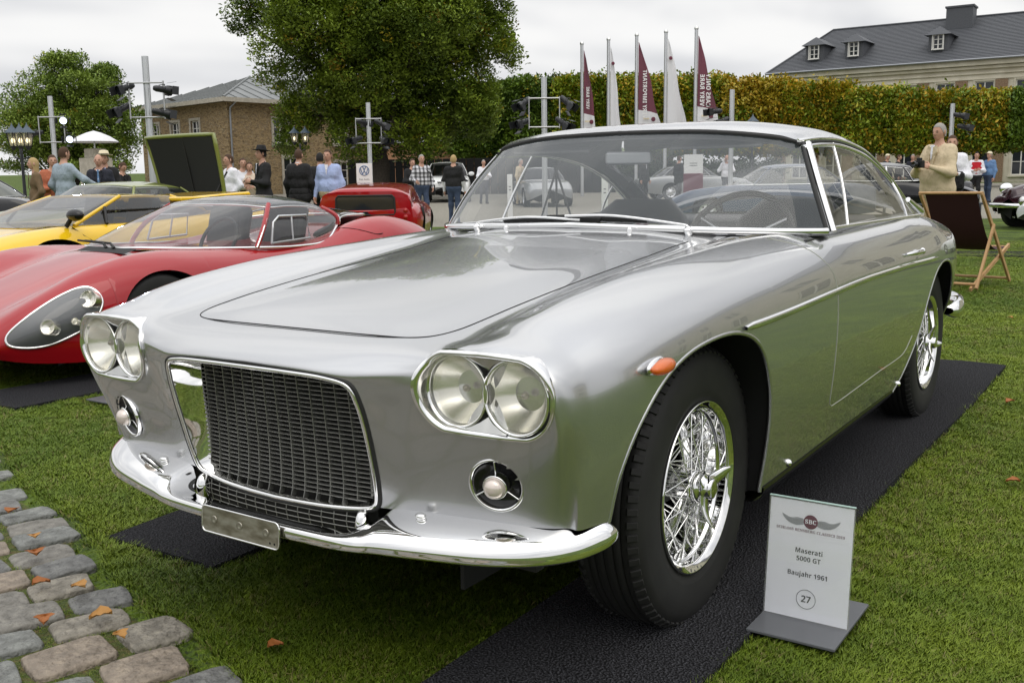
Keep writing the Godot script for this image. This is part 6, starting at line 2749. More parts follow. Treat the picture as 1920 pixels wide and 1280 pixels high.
func place_sign(at: Vector3, turn: float, main: bool) -> void:
	var n := thing("name_plate", "white printed name plate on a grey foot beside the silver coupe's front wheel" if main else "white name plate in front of the red sports car, seen behind the silver headlamp", "sign", at, turn)
	var foot := Mb.new()
	foot.box(Vector3(0, 0.028, 0), Vector3(0.214, 0.008, 0.3), Basis(), 0.002)
	put("foot", foot, M["plate_grey"], n)
	var up := group("panel", n, Vector3(0, 0.033, 0.035))
	up.rotation.x = -0.1
	var pa := Mb.new()
	pa.box(Vector3(0, 0.148, 0), Vector3(0.204, 0.292, 0.0015))
	put("paper", pa, M["paper"], up)
	for s in [1.0, -1.0]:
		var a := Mb.new()
		a.box(Vector3(0, 0.149, s * 0.0024), Vector3(0.21, 0.298, 0.002))
		put("acrylic_sheet", a, M["acrylic"], up)
	var fold := Mb.new()
	fold.box(Vector3(0, 0.299, 0), Vector3(0.211, 0.003, 0.008), Basis(), 0.001)
	put("top_fold", fold, M["acrylic_edge"], up)
	if not main:
		return
	var z := 0.0012
	for t in [["Maserati", 0.172, 0.0162], ["5000 GT", 0.152, 0.0162], ["Baujahr 1961", 0.114, 0.0162], ["27", 0.053, 0.023]]:
		var o := put_mesh("print", text_mesh(t[0], t[2], true), M["ink"], up, Transform3D(Basis(), Vector3(0, t[1], z)))
		o.scale.z = 0.4
	var ringb := Mb.new()
	var p := PackedVector3Array()
	for k in 41:
		var a := TAU * k / 40.0
		p.append(Vector3(cos(a) * 0.0235, 0.053 + sin(a) * 0.0235, z))
	ringb.tube(p, 0.0006, 5, false, Vector3.ZERO, 1.0, true)
	put("print", ringb, M["ink"], up)
	var cap := put_mesh("print", text_mesh("SCHLOSS BENSBERG CLASSICS 2010", 0.0093, true, true), M["maroon_ink"], up, Transform3D(Basis(), Vector3(0, 0.222, z)))
	cap.scale.z = 0.4
	# winged roundel
	for s in [1.0, -1.0]:
		var w := Mb.new()
		w.prism(v2([0.012, 0.0, 0.02, 0.0065, 0.034, 0.0075, 0.046, 0.0045, 0.056, 0.0055, 0.069, 0.0115, 0.072, 0.0125, 0.068, 0.004, 0.06, -0.004, 0.048, -0.0105, 0.034, -0.0125, 0.02, -0.0095, 0.012, -0.006]), 0.0004, Transform3D(Basis(), Vector3(0, 0.246, z)) * Transform3D(Basis.from_scale(Vector3(s, 1, 1)), Vector3.ZERO))
		put("wing_emblem", w, M["emblem_silver"], up)
	var disc := Mb.new()
	disc.lathe(v2([0.0, 0.0004, 0.0165, 0.0003, 0.0175, 0.0]), Transform3D(Basis(Vector3.RIGHT, PI / 2), Vector3(0, 0.246, z + 0.0004)), 32)
	put("roundel", disc, M["maroon_ink"], up)
	var sb := put_mesh("print", text_mesh("SBC", 0.0145, true, true), M["paper"], up, Transform3D(Basis(), Vector3(0, 0.2465, z + 0.001)))
	sb.scale.z = 0.3


func stick(b: Mb, a: Vector3, c: Vector3, w: float, t: float, wide_dir: Vector3) -> void:
	var d := (c - a).normalized()
	var x := (wide_dir - d * wide_dir.dot(d)).normalized()
	b.box((a + c) * 0.5, Vector3(w, t, (c - a).length()), Basis(x, d.cross(x), d), 0.004)


func deck_chair() -> void:
	var n := thing("deck_chair", "folding beech deck chair with dark maroon sling behind the silver coupe's tail", "chair", spot(4.56, 10.1), 0.5947 + 2.4)
	# side rails run up from the floor at the front to the head; the other frame props them
	for s in [1.0, -1.0]:
		var a := Mb.new()
		stick(a, Vector3(s * 0.29, 0.03, 0.62), Vector3(s * 0.29, 0.95, -0.42), 0.024, 0.042, Vector3.RIGHT)
		put("side_rail", a, M["beech"], n)
		var b := Mb.new()
		stick(b, Vector3(s * 0.262, 0.4, 0.62), Vector3(s * 0.262, 0.03, -0.5), 0.024, 0.042, Vector3.RIGHT)
		put("seat_rail", b, M["beech"], n)
		var c := Mb.new()
		stick(c, Vector3(s * 0.316, 0.64, -0.08), Vector3(s * 0.316, 0.04, -0.5), 0.024, 0.036, Vector3.RIGHT)
		put("prop", c, M["beech"], n)
	for q in [[0.95, -0.42, 0.3], [0.06, 0.58, 0.3], [0.38, 0.6, 0.275], [0.08, -0.46, 0.325]]:
		var b := Mb.new()
		b.tube(PackedVector3Array([Vector3(-q[2], q[0], q[1]), Vector3(q[2], q[0], q[1])]), 0.014, 10)
		put("cross_bar", b, M["beech"], n)
	var P := []
	for i in 21:
		var t := i / 20.0
		var p := Vector3(0, 0.95, -0.42).lerp(Vector3(0, 0.39, 0.6), t) + Vector3(0, -0.19 * sin(PI * pow(t, 1.3)), -0.1 * sin(PI * t))
		var row := PackedVector3Array()
		for j in 7:
			row.append(p + Vector3(lerpf(-0.245, 0.245, j / 6.0), -0.01 * (1.0 - pow(j / 3.0 - 1.0, 2.0)), 0))
		P.append(row)
	var sl := Mb.new()
	sl.grid(P)
	put("sling", sl, M["maroon_cloth"], n)


func board(at: Vector3, turn: float, label: String, pole_h: float, w: float, h: float, stand: String, mark: bool) -> void:
	var n := thing("sign_stand", label, "sign", at, turn)
	var b := Mb.new()
	b.box(Vector3(0, pole_h, 0), Vector3(w, h, 0.02), Basis(), 0.004)
	put("white_board", b, M["white_paint"], n)
	var st := Mb.new()
	if stand == "maroon":
		st.box(Vector3(0, (pole_h - h * 0.5) * 0.5, -0.02), Vector3(w * 1.02, pole_h - h * 0.5, 0.12), Basis(), 0.01)
	else:
		st.box(Vector3(0, (pole_h - h * 0.5) * 0.5, -0.01), Vector3(w, pole_h - h * 0.5, 0.03), Basis(), 0.01)
	put("stand", st, M["maroon_flag"] if stand == "maroon" else M["white_paint"], n)
	if mark:
		badge(n, Vector3(0, pole_h + 0.05, 0.013), h * 0.24, M["badge_blue"])
		var t := put_mesh("print", text_mesh("Das Auto.", 0.05), M["ink"], n, Transform3D(Basis(), Vector3(0, pole_h - h * 0.32, 0.011)))
		t.scale.z = 0.4
	else:
		for k in 2:
			var t := Mb.new()
			t.box(Vector3(0, pole_h + 0.02 - k * h * 0.12, 0.011), Vector3(w * 0.4, h * 0.035, 0.002))
			put("print_line", t, M["plate_grey"], n)


func sponsor_boards() -> void:
	board(spot(-2.87, 20.0), 0.72, "white emblem board on a maroon stand behind the red cars", 1.33, 0.31, 0.38, "maroon", true)
	board(spot(4.9, 27.0), 0.5, "white board on a maroon stand seen through the coupe's windscreen", 1.45, 0.5, 0.5, "maroon", false)
	board(spot(0.0, 27.0), 0.6, "narrow white totem board left of the tripod, through the windscreen", 0.9, 0.14, 0.7, "white", false)
	board(spot(2.35, 25.0), 0.5, "narrow white totem board right of the tripod, through the windscreen", 0.85, 0.16, 0.75, "white", false)


func low_rail() -> void:
	var n := thing("low_rail", "low dark metal rail between the lawn and the court at right", "fence", spot(8.0, 24.2), 0.5947)
	var b := Mb.new()
	b.box(Vector3(5.5, 0.42, 0), Vector3(19.0, 0.05, 0.05), Basis(), 0.01)
	put("top_bar", b, M["rail_paint"], n)
	for k in 9:
		var p := Mb.new()
		p.box(Vector3(-3.6 + k * 2.3, 0.2, 0), Vector3(0.06, 0.44, 0.05), Basis(), 0.01)
		put("post", p, M["rail_paint"], n)


# ---------------------------------------------------------------- buildings, trees, masts, flags

func build_backdrop() -> void:
	leaf_meshes()
	lodge()
	castle()
	back_walls()
	big_tree()
	airy_tree()
	lime_row()
	flags()
	masts()
	lanterns()
	parasol()
	far_wing()


# a straight wall panel with rectangular holes: x to the right, y up, z out; cells between the cuts
func pierced(b: Mb, w: float, h: float, holes: Array, xf: Transform3D, deep := 0.22) -> void:
	var xs := [0.0, w]
	var ys := [0.0, h]
	for q in holes:
		for e in [q[0], q[0] + q[2]]:
			if not xs.has(e):
				xs.append(e)
		for e in [q[1], q[1] + q[3]]:
			if not ys.has(e):
				ys.append(e)
	xs.sort()
	ys.sort()
	for i in xs.size() - 1:
		for j in ys.size() - 1:
			var cx: float = (xs[i] + xs[i + 1]) * 0.5
			var cy: float = (ys[j] + ys[j + 1]) * 0.5
			var inside := false
			for q in holes:
				if cx > q[0] and cx < q[0] + q[2] and cy > q[1] and cy < q[1] + q[3]:
					inside = true
			if not inside:
				b.face(xf * Vector3(xs[i], ys[j], 0), xf * Vector3(xs[i + 1], ys[j], 0), xf * Vector3(xs[i + 1], ys[j + 1], 0), xf * Vector3(xs[i], ys[j + 1], 0), xf.basis.z)
	for q in holes:
		var x0: float = q[0]
		var x1: float = q[0] + q[2]
		var y0: float = q[1]
		var y1: float = q[1] + q[3]
		for e in [[x0, y0, x1, y0, Vector3.UP], [x0, y1, x1, y1, Vector3.DOWN], [x0, y0, x0, y1, Vector3.RIGHT], [x1, y0, x1, y1, Vector3.LEFT]]:
			b.face(xf * Vector3(e[0], e[1], 0), xf * Vector3(e[2], e[3], 0), xf * Vector3(e[2], e[3], -deep), xf * Vector3(e[0], e[1], -deep), xf.basis * e[4])


# a window in a hole: frame, bars and glass as one part with its pane
func window_in(parent: Node, q: Array, xf: Transform3D, cols: int, rows: int, surround := 0.0, called := "window", stone := "lightstone") -> void:
	var f := Mb.new()
	var z := -0.12
	var t := 0.07
	var w: float = q[2]
	var h: float = q[3]
	var c := Vector3(q[0] + w * 0.5, q[1] + h * 0.5, z)
	for s in [1.0, -1.0]:
		f.box(xf * (c + Vector3(s * (w - t) * 0.5, 0, 0)), Vector3(t, h, 0.06), xf.basis)
		f.box(xf * (c + Vector3(0, s * (h - t) * 0.5, 0)), Vector3(w - t * 2.0, t, 0.06), xf.basis)
	for k in range(1, cols):
		f.box(xf * (c + Vector3(w * (float(k) / cols - 0.5), 0, 0.003)), Vector3(t if cols == 2 else 0.04, h - t * 2.0, 0.05), xf.basis)
	for k in range(1, rows):
		f.box(xf * (c + Vector3(0, h * (float(k) / rows - 0.5), 0.006)), Vector3(w - t * 2.0, 0.04, 0.04), xf.basis)
	var o := put(called, f, M["window_white"], parent)
	var g := Mb.new()
	g.box(xf * (c + Vector3(0, 0, -0.02)), Vector3(w - t, h - t, 0.01), xf.basis)
	put("pane", g, M["window_glass"], o)
	if surround > 0.0:
		var s2 := Mb.new()
		for s in [1.0, -1.0]:
			s2.box(xf * (c + Vector3(s * (w + surround) * 0.5, 0, 0.12)), Vector3(surround, h, 0.1), xf.basis, 0.01)
		s2.box(xf * (c + Vector3(0, (h + surround) * 0.5, 0.12)), Vector3(w + surround * 2.0, surround, 0.1), xf.basis, 0.01)
		s2.box(xf * (c + Vector3(0, -(h + surround) * 0.5, 0.15)), Vector3(w + surround * 2.4, surround, 0.2), xf.basis, 0.01)
		put("window_surround", s2, M[stone], o)


func lodge() -> void:
	# corner towards us; the long left face runs back, the right face runs across
	var c := spot(-15.95, 58.0)
	var n := thing("stone_lodge", "brown rubble stone house with low zinc hipped roof left of the big tree", "building", Vector3(c.x, gy(58.0) - 0.3, c.z))
	var l := spot(-23.4, 65.0)
	var dl := Vector3(l.x - c.x, 0, l.z - c.z)
	var wl := dl.length()
	dl = dl.normalized()
	var dr := Vector3(-dl.z, 0, dl.x)
	if dr.dot(Vector3(0.8283, 0, -0.5603)) < 0.0:
		dr = -dr
	var wr := 14.0
	var h := 5.6
	# left face: x runs from the far end to the corner
	var out_l := -dr
	var xl := Transform3D(Basis(-dl, Vector3.UP, out_l), dl * wl)
	var out_r := -dl
	var xr := Transform3D(Basis(dr, Vector3.UP, out_r), Vector3.ZERO)
	var lw := [[1.3, 3.35, 0.95, 1.35], [3.75, 3.35, 0.95, 1.35], [6.1, 3.35, 0.95, 1.35], [1.3, 0.75, 0.95, 1.5], [3.75, 0.75, 0.95, 1.5], [6.15, 0.3, 1.0, 2.1]]
	var rw := [[3.0, 3.35, 1.0, 1.35], [7.4, 3.35, 1.0, 1.35], [10.8, 3.35, 1.0, 1.35], [3.6, 0.3, 1.1, 2.2], [7.4, 0.75, 1.0, 1.5], [10.8, 0.75, 1.0, 1.5]]
	var wb := Mb.new()
	pierced(wb, wl, h, lw, xl)
	put("wall", wb, M["rubble"], n)
	var wb2 := Mb.new()
	pierced(wb2, wr, h, rw, xr)
	put("wall", wb2, M["rubble"], n)
	var back := Mb.new()
	back.face(dl * wl, dl * wl + dr * wr, dl * wl + dr * wr + Vector3(0, h, 0), dl * wl + Vector3(0, h, 0), dl)
	back.face(dr * wr, dl * wl + dr * wr, dl * wl + dr * wr + Vector3(0, h, 0), dr * wr + Vector3(0, h, 0), dr)
	back.face(Vector3(0, 0.2, 0) + dl * 0.5 + dr * 0.5, dl * wl, dl * wl + dr * wr, dr * wr, Vector3.UP)
	put("wall", back, M["rubble"], n)
	for k in lw.size():
		window_in(n, lw[k], xl, 2, 3, 0.16, "door" if k == 5 else "window")
	for k in rw.size():
		window_in(n, rw[k], xr, 2, 3, 0.16, "door" if k == 3 else "window")
	# quoins up the corner
	for k in 11:
		var q := Mb.new()
		var len := 0.55 if k % 2 == 0 else 0.34
		q.box(dl * len * 0.5 + Vector3(0, 0.3 + k * 0.5, 0) - dr * 0.0, Vector3(len, 0.42, 0.05), Basis(dl, Vector3.UP, dl.cross(Vector3.UP)), 0.01)
		put("quoin", q, M["rubble"], n)
	# eaves, fascia, hipped roof with standing seams
	var e := 0.55
	var A := -dl * e - dr * e + Vector3(0, h + 0.02, 0)
	var B := -dl * e + dr * (wr + e) + Vector3(0, h + 0.02, 0)
	var D := dl * (wl + e) - dr * e + Vector3(0, h + 0.02, 0)
	var C := dl * (wl + e) + dr * (wr + e) + Vector3(0, h + 0.02, 0)
	var half := wl * 0.5
	var r1 := dl * half + dr * half * 0.95 + Vector3(0, h + 1.9, 0)
	var r2 := dl * half + dr * (wr - half * 0.95) + Vector3(0, h + 1.9, 0)
	var fas := Mb.new()
	for s in [[A, B], [A, D], [D, C], [C, B]]:
		var d: Vector3 = s[1] - s[0]
		fas.box((s[0] + s[1]) * 0.5 + Vector3(0, 0.05, 0), Vector3(d.length() + 0.1, 0.24, 0.12), Basis(d.normalized(), Vector3.UP, d.normalized().cross(Vector3.UP)))
	fas.face(A, B, C, D, Vector3.DOWN)
	put("eaves", fas, M["lightstone"], n)
	var rf := Mb.new()
	var up := Vector3(0, 0.16, 0)
	rf.face3(A + up, D + up, r1 + up, Vector3.UP)
	rf.face(A + up, B + up, r2 + up, r1 + up, Vector3.UP)
	rf.face3(B + up, C + up, r2 + up, Vector3.UP)
	rf.face(D + up, C + up, r2 + up, r1 + up, Vector3.UP)
	var roof := put("roof", rf, M["zinc"], n)
	var k0 := 0
	for s in [[A, D, r1, r1], [A, B, r1, r2]]:
		var steps := 18
		for k in range(1, steps):
			var t := float(k) / steps
			var p: Vector3 = s[0].lerp(s[1], t) + up
			var dirn: Vector3 = (r1 - A) - (s[1] - s[0]).normalized() * (r1 - A).dot((s[1] - s[0]).normalized())
			# climb until a hip is met
			var lim := 1.0
			var along_: float = (p - up - s[0]).dot((s[1] - s[0]).normalized())
			var whole_: float = (s[1] - s[0]).length()
			var hipa: float = (r1 - A).dot((s[1] - s[0]).normalized())
			lim = minf(1.0, minf(along_ / hipa, (whole_ - along_) / hipa))
			var m := Mb.new()
			m.tube(PackedVector3Array([p + Vector3(0, 0.02, 0), p + dirn * lim + Vector3(0, 0.02, 0)]), 0.035, 5)
			put("standing_seam", m, M["zinc"], roof)
			k0 += 1
	for s in [[A, r1], [B, r2]]:
		var m := Mb.new()
		m.tube(PackedVector3Array([s[0] + up + Vector3(0, 0.03, 0), s[1] + up + Vector3(0, 0.03, 0)]), 0.06, 6)
		put("hip_cap", m, M["zinc"], roof)
	var dp := Mb.new()
	dp.tube(PackedVector3Array([Vector3(0, h, 0) - dl * 0.5 + dr * 0.3, Vector3(0, h - 0.35, 0) - dl * 0.1 + dr * 0.12, Vector3(0, h - 0.8, 0) - dl * 0.09 + dr * 0.1, Vector3(0, 0, 0) - dl * 0.09 + dr * 0.1]), 0.055, 8)
	put("downpipe", dp, M["grey_metal"], n)


func castle() -> void:
	var l := spot(19.44, 75.0)
	var r := spot(33.03, 66.0)
	var g := 0.55
	var n := thing("castle_wing", "long pale castle wing with steep slate roof and dormers behind the clipped trees", "building", Vector3(l.x, g, l.z))
	var d := Vector3(r.x - l.x, 0, r.z - l.z).normalized()
	var out := Vector3(-d.z, 0, d.x)
	if out.dot(Vector3(-0.56, 0, -0.83)) > 0.0:
		out = -out
	var xf := Transform3D(Basis(d, Vector3.UP, out), Vector3.ZERO)
	var W := 46.0
	var h := 8.0
	var holes := []
	var bay := 2.42
	for k in 18:
		var x := 1.45 + k * bay
		if x + 1.2 < W:
			holes.append([x, 4.6, 1.15, 2.1])
			holes.append([x, 0.6, 1.15, 2.6])
	var w := Mb.new()
	pierced(w, W, h, holes, xf)
	put("front_wall", w, M["render"], n)
	var side := Mb.new()
	side.face(Vector3.ZERO, -out * 13.6, -out * 13.6 + Vector3(0, h, 0), Vector3(0, h, 0), -d)
	side.face(d * W, d * W - out * 13.6, d * W - out * 13.6 + Vector3(0, h, 0), d * W + Vector3(0, h, 0), d)
	side.face(-out * 13.6, d * W - out * 13.6, d * W - out * 13.6 + Vector3(0, h, 0), -out * 13.6 + Vector3(0, h, 0), -out)
	put("side_wall", side, M["render"], n)
	for q in holes:
		window_in(n, q, xf, 2, 3, 0.12, "window", "render")
	for k in 19:
		var x := 0.2 + k * bay
		var p := Mb.new()
		p.box(xf * Vector3(x + 0.42, h * 0.5 - 0.6, 0.03), Vector3(0.75, h - 1.25, 0.14), xf.basis)
		put("brick_pier", p, M["brick_face"], n)
	for q in [[h - 0.12, 0.36, 0.45], [h - 0.42, 0.2, 0.26], [h - 0.8, 0.1, 0.16], [h - 1.15, 0.1, 0.14]]:
		var c := Mb.new()
		c.box(xf * Vector3(W * 0.5, q[0], q[2] * 0.5 - 0.05), Vector3(W + 0.2, q[1], q[2]), xf.basis, 0.02)
		put("cornice", c, M["render"], n)
	# slate roof, hipped at the left
	var e := 0.5
	var A := xf * Vector3(-e, h + 0.08, e)
	var B := xf * Vector3(W + e, h + 0.08, e)
	var C := xf * Vector3(W + e, h + 0.08, -13.6 - e)
	var D := xf * Vector3(-e, h + 0.08, -13.6 - e)
	var R1 := xf * Vector3(2.2, h + 3.75, -6.8)
	var R2 := xf * Vector3(W, h + 3.75, -6.8)
	var rf := Mb.new()
	rf.face(A, B, R2, R1, Vector3.UP)
	rf.face3(A, D, R1, -d)
	rf.face(D, C, R2, R1, Vector3.UP)
	rf.face3(B, C, R2, d)
	rf.face(A, B, C, D, Vector3.DOWN)
	var roof := put("roof", rf, M["slate"], n)
	# courses of slates as raised lines up the slope
	for k in range(1, 30):
		var t := k / 30.0
		var m := Mb.new()
		var a := A.lerp(R1, t)
		var b := B.lerp(R2, t)
		var up := (R1 - A).normalized()
		m.face(a + Vector3(0, 0.025, 0) + out * 0.012, b + Vector3(0, 0.025, 0) + out * 0.012, b + up * 0.2, a + up * 0.2, Vector3.UP)
		m.face(a + Vector3(0, 0.025, 0) + out * 0.012, b + Vector3(0, 0.025, 0) + out * 0.012, b - Vector3(0, 0.0, 0), a, out)
		put("slate_course", m, M["slate"], roof)
	var rc := Mb.new()
	rc.tube(PackedVector3Array([A + Vector3(0, 0.03, 0), R1 + Vector3(0, 0.05, 0), R2 + Vector3(0, 0.05, 0)]), 0.08, 6)
	put("ridge_cap", rc, M["slate"], roof)
	var gt := Mb.new()
	gt.tube(PackedVector3Array([A + out * 0.06, B + out * 0.06]), 0.08, 6)
	put("gutter", gt, M["grey_metal"], n)
	for x in [2.5, 5.3, 10.9, 18.0, 24.0, 30.0, 36.0]:
		var t := 0.24
		var base := xf * Vector3(x, lerpf(h + 0.08, h + 3.75, t), lerpf(e, -6.8, t))
		var dm := group("dormer", n, base)
		var xd := Transform3D(xf.basis, Vector3.ZERO)
		var bw := 1.25
		var bh := 1.3
		var cheek := Mb.new()
		cheek.box(xd * Vector3(0, bh * 0.5 - 0.1, -1.1), Vector3(bw, bh, 2.3), xd.basis)
		put("dormer_body", cheek, M["slate"], dm)
		window_in(dm, [-0.33, 0.12, 0.66, 1.0], xd * Transform3D(Basis(), Vector3(0, 0, 0.2)), 2, 3, 0.05, "window", "window_white")
		var dr := Mb.new()
		var y := bh - 0.1
		var f0 := xd * Vector3(-bw * 0.5 - 0.25, y - 0.12, 0.35)
		var f1 := xd * Vector3(bw * 0.5 + 0.25, y - 0.12, 0.35)
		var f2 := xd * Vector3(bw * 0.5 + 0.25, y - 0.06, -2.6)
		var f3 := xd * Vector3(-bw * 0.5 - 0.25, y - 0.06, -2.6)
		var t0 := xd * Vector3(0, y + 0.5, -0.25)
		var t1 := xd * Vector3(0, y + 0.5, -2.6)
		dr.face(f0, f3, t1, t0, xd.basis * Vector3(-1, 1, 0))
		dr.face(f1, f2, t1, t0, xd.basis * Vector3(1, 1, 0))
		dr.face3(f0, f1, t0, xd.basis * Vector3(0, 1, 1))
		dr.face(f0, f1, f2, f3, Vector3.DOWN)
		put("dormer_roof", dr, M["slate"], dm)
	var ch := Mb.new()
	ch.box(xf * Vector3(11.5, h + 3.3, -5.6), Vector3(1.75, 2.0, 1.5), xf.basis)
	ch.box(xf * Vector3(11.5, h + 4.33, -5.6), Vector3(1.9, 0.12, 1.65), xf.basis)
	put("chimney", ch, M["slate"], n)


func back_walls() -> void:
	var n := thing("pink_house", "low salmon pink house wall glimpsed under the big tree", "building", spot(1.0, 64.0), 0.5947)
	var b := Mb.new()
	b.box(Vector3(0, 1.45, 0), Vector3(18.0, 2.9, 4.0))
	put("wall", b, M["pink_wall"], n)
	var r := Mb.new()
	r.prism(v2([-2.3, 2.9, 2.3, 2.9, 0.0, 4.0]), 18.4, Transform3D(Basis(Vector3.UP, PI / 2), Vector3.ZERO))
	put("roof", r, M["zinc"], n)
	var f := thing("board_fence", "dark screen fence behind the white off-road car", "fence", spot(-1.4, 54.0), 0.5947)
	for k in 34:
		var p := Mb.new()
		p.box(Vector3(-7.0 + k * 0.42, 0.95, 0.01 * (k % 3)), Vector3(0.4, 1.9, 0.05), Basis(), 0.01)
		put("board", p, M["dark_boards"], f)
	for y in [0.5, 1.5]:
		var p := Mb.new()
		p.box(Vector3(0, y, -0.06), Vector3(14.4, 0.12, 0.06))
		put("rail", p, M["dark_boards"], f)
	var g := thing("clipped_hedge", "low dark clipped hedge across the back of the court", "hedge", spot(8.5, 57.5), 0.5947)
	leaf_mass(g, "foliage", 2600, [[0, 0.65, 0, 6.5, 0.65, 0.7]], Color(0.012, 0.028, 0.006), Color(0.04, 0.07, 0.012), 0.0, 0.9, 77, true)
	var core := Mb.new()
	core.box(Vector3(0, 0.5, 0), Vector3(12.6, 1.0, 0.9))
	put("stems", core, M["bark"], g)


func leaf_meshes() -> void:
	# small bunches of leaves in random poses
	M["bunch"] = null
	for v in 2:
		var r := RandomNumberGenerator.new()
		r.seed = 500 + v
		var b := Mb.new()
		for k in 9 if v == 0 else 12:
			var c := Vector3(r.randfn(), r.randfn() * 0.8, r.randfn()) * 0.15
			var ax := Vector3(r.randfn(), r.randfn() * 0.5 - 0.3, r.randfn()).normalized()
			var up := Vector3(r.randfn() * 0.6, 1.0, r.randfn() * 0.6).normalized()
			var sd := ax.cross(up).normalized()
			var l := r.randf_range(0.07, 0.13)
			var wd := l * r.randf_range(0.45, 0.7)
			var i0 := b.vert(c - ax * l, up)
			b.vert(c + sd * wd + up * 0.02, (up + sd * 0.4).normalized())
			b.vert(c + ax * l - up * 0.03, up)
			b.vert(c - sd * wd + up * 0.02, (up - sd * 0.4).normalized())
			b.quad(i0, i0 + 1, i0 + 2, i0 + 3)
		bunches.append(b.mesh())


var bunches := []


# lobes: [x, y, z, rx, ry, rz]; colours from dark to light, autumn = share of orange
func leaf_mass(parent: Node, called: String, count: int, lobes: Array, dark: Color, light: Color, autumn: float, size: float, seed_: int, boxy := false, orange := Color(0.3, 0.13, 0.012)) -> void:
	var r := RandomNumberGenerator.new()
	r.seed = seed_
	var noise := FastNoiseLite.new()
	noise.seed = seed_
	noise.frequency = 0.45
	var area := 0.0
	for l in lobes:
		area += l[3] * l[4] + l[4] * l[5]
	var xs := []
	var cs := PackedColorArray()
	for l in lobes:
		var m := int(count * (l[3] * l[4] + l[4] * l[5]) / area)
		for k in m:
			var d := Vector3(r.randfn(), r.randfn(), r.randfn()).normalized()
			if boxy:
				# spread over a clipped block rather than a ball
				var mx := maxf(absf(d.x), maxf(absf(d.y), absf(d.z)))
				d = d.lerp(Vector3(r.randf_range(-1, 1), r.randf_range(-1, 1), r.randf_range(-1, 1)) if r.randf() < 0.5 else d / mx, 0.85)
				if r.randf() < 0.75:
					var face_ := r.randi() % 5
					var q := Vector3(r.randf_range(-1, 1), r.randf_range(-1, 1), r.randf_range(-1, 1))
					if face_ < 2:
						q.z = 1.0
					elif face_ == 2:
						q.y = 1.0 + 0.1 * r.randfn() * r.randf()
					elif face_ == 3:
						q.x = signf(q.x)
					else:
						q.y = -1.0
					d = q
			var rad := pow(r.randf(), 0.28) if not boxy else 1.0
			var p := Vector3(l[0], l[1], l[2]) + d * rad * Vector3(l[3], l[4], l[5])
			var gap := noise.get_noise_3d(p.x * 1.6, p.y * 1.6, p.z * 1.6)
			if gap < -0.13 and not boxy:
				continue
			if boxy:
				p += Vector3(r.randfn(), r.randfn(), r.randfn()) * 0.12 + d.normalized() * noise.get_noise_3d(p.x * 2.0, p.y * 2.0, p.z * 2.0) * 0.35
			var sc := size * r.randf_range(0.75, 1.35)
			var bas := Basis(Vector3(r.randfn(), r.randfn(), r.randfn()).normalized(), r.randf() * TAU)
			if not boxy:
				bas = Basis(Vector3.UP, r.randf() * TAU) * Basis(Vector3.RIGHT, r.randf_range(-0.5, 0.5))
			xs.append(Transform3D(bas.scaled(Vector3.ONE * sc), p))
			var t := clampf(0.5 + 0.8 * noise.get_noise_3d(p.x * 0.8 + 30.0, p.y * 0.8, p.z * 0.8) + r.randf_range(-0.3, 0.3), 0.0, 1.0)
			var c := dark.lerp(light, t)
			var au := autumn + 0.9 * autumn * noise.get_noise_3d(p.x * 0.7, p.y * 0.7 + 60.0, p.z * 0.7) + (0.25 * autumn * d.y if boxy else 0.0)
			if r.randf() < au:
				c = c.lerp(orange.lerp(Color(0.42, 0.36, 0.02), r.randf()), r.randf_range(0.5, 1.0))
			cs.append(c)
	var mm := MultiMesh.new()
	mm.transform_format = MultiMesh.TRANSFORM_3D
	mm.use_colors = true
	mm.mesh = bunches[seed_ % 2]
	mm.instance_count = xs.size()
	for q in xs.size():
		mm.set_instance_transform(q, xs[q])
		mm.set_instance_color(q, cs[q])
	var o := MultiMeshInstance3D.new()
	o.multimesh = mm
	o.material_override = M["leaf"]
	hang(called, o, parent)
	kind(o, "stuff")


func limb(b: Mb, a: Vector3, c: Vector3, r0: float, r1: float, sag := 0.0, r: RandomNumberGenerator = null) -> void:
	var p := PackedVector3Array()
	var rr := PackedFloat32Array()
	for k in 7:
		var t := k / 6.0
		var q := a.lerp(c, t) + Vector3(0, sag * sin(PI * t), 0)
		if r and k > 0 and k < 6:
			q += Vector3(r.randfn(), r.randfn() * 0.5, r.randfn()) * (c - a).length() * 0.025
		p.append(q)
		rr.append(lerpf(r0, r1, t))
	b.tube(p, rr, 8)


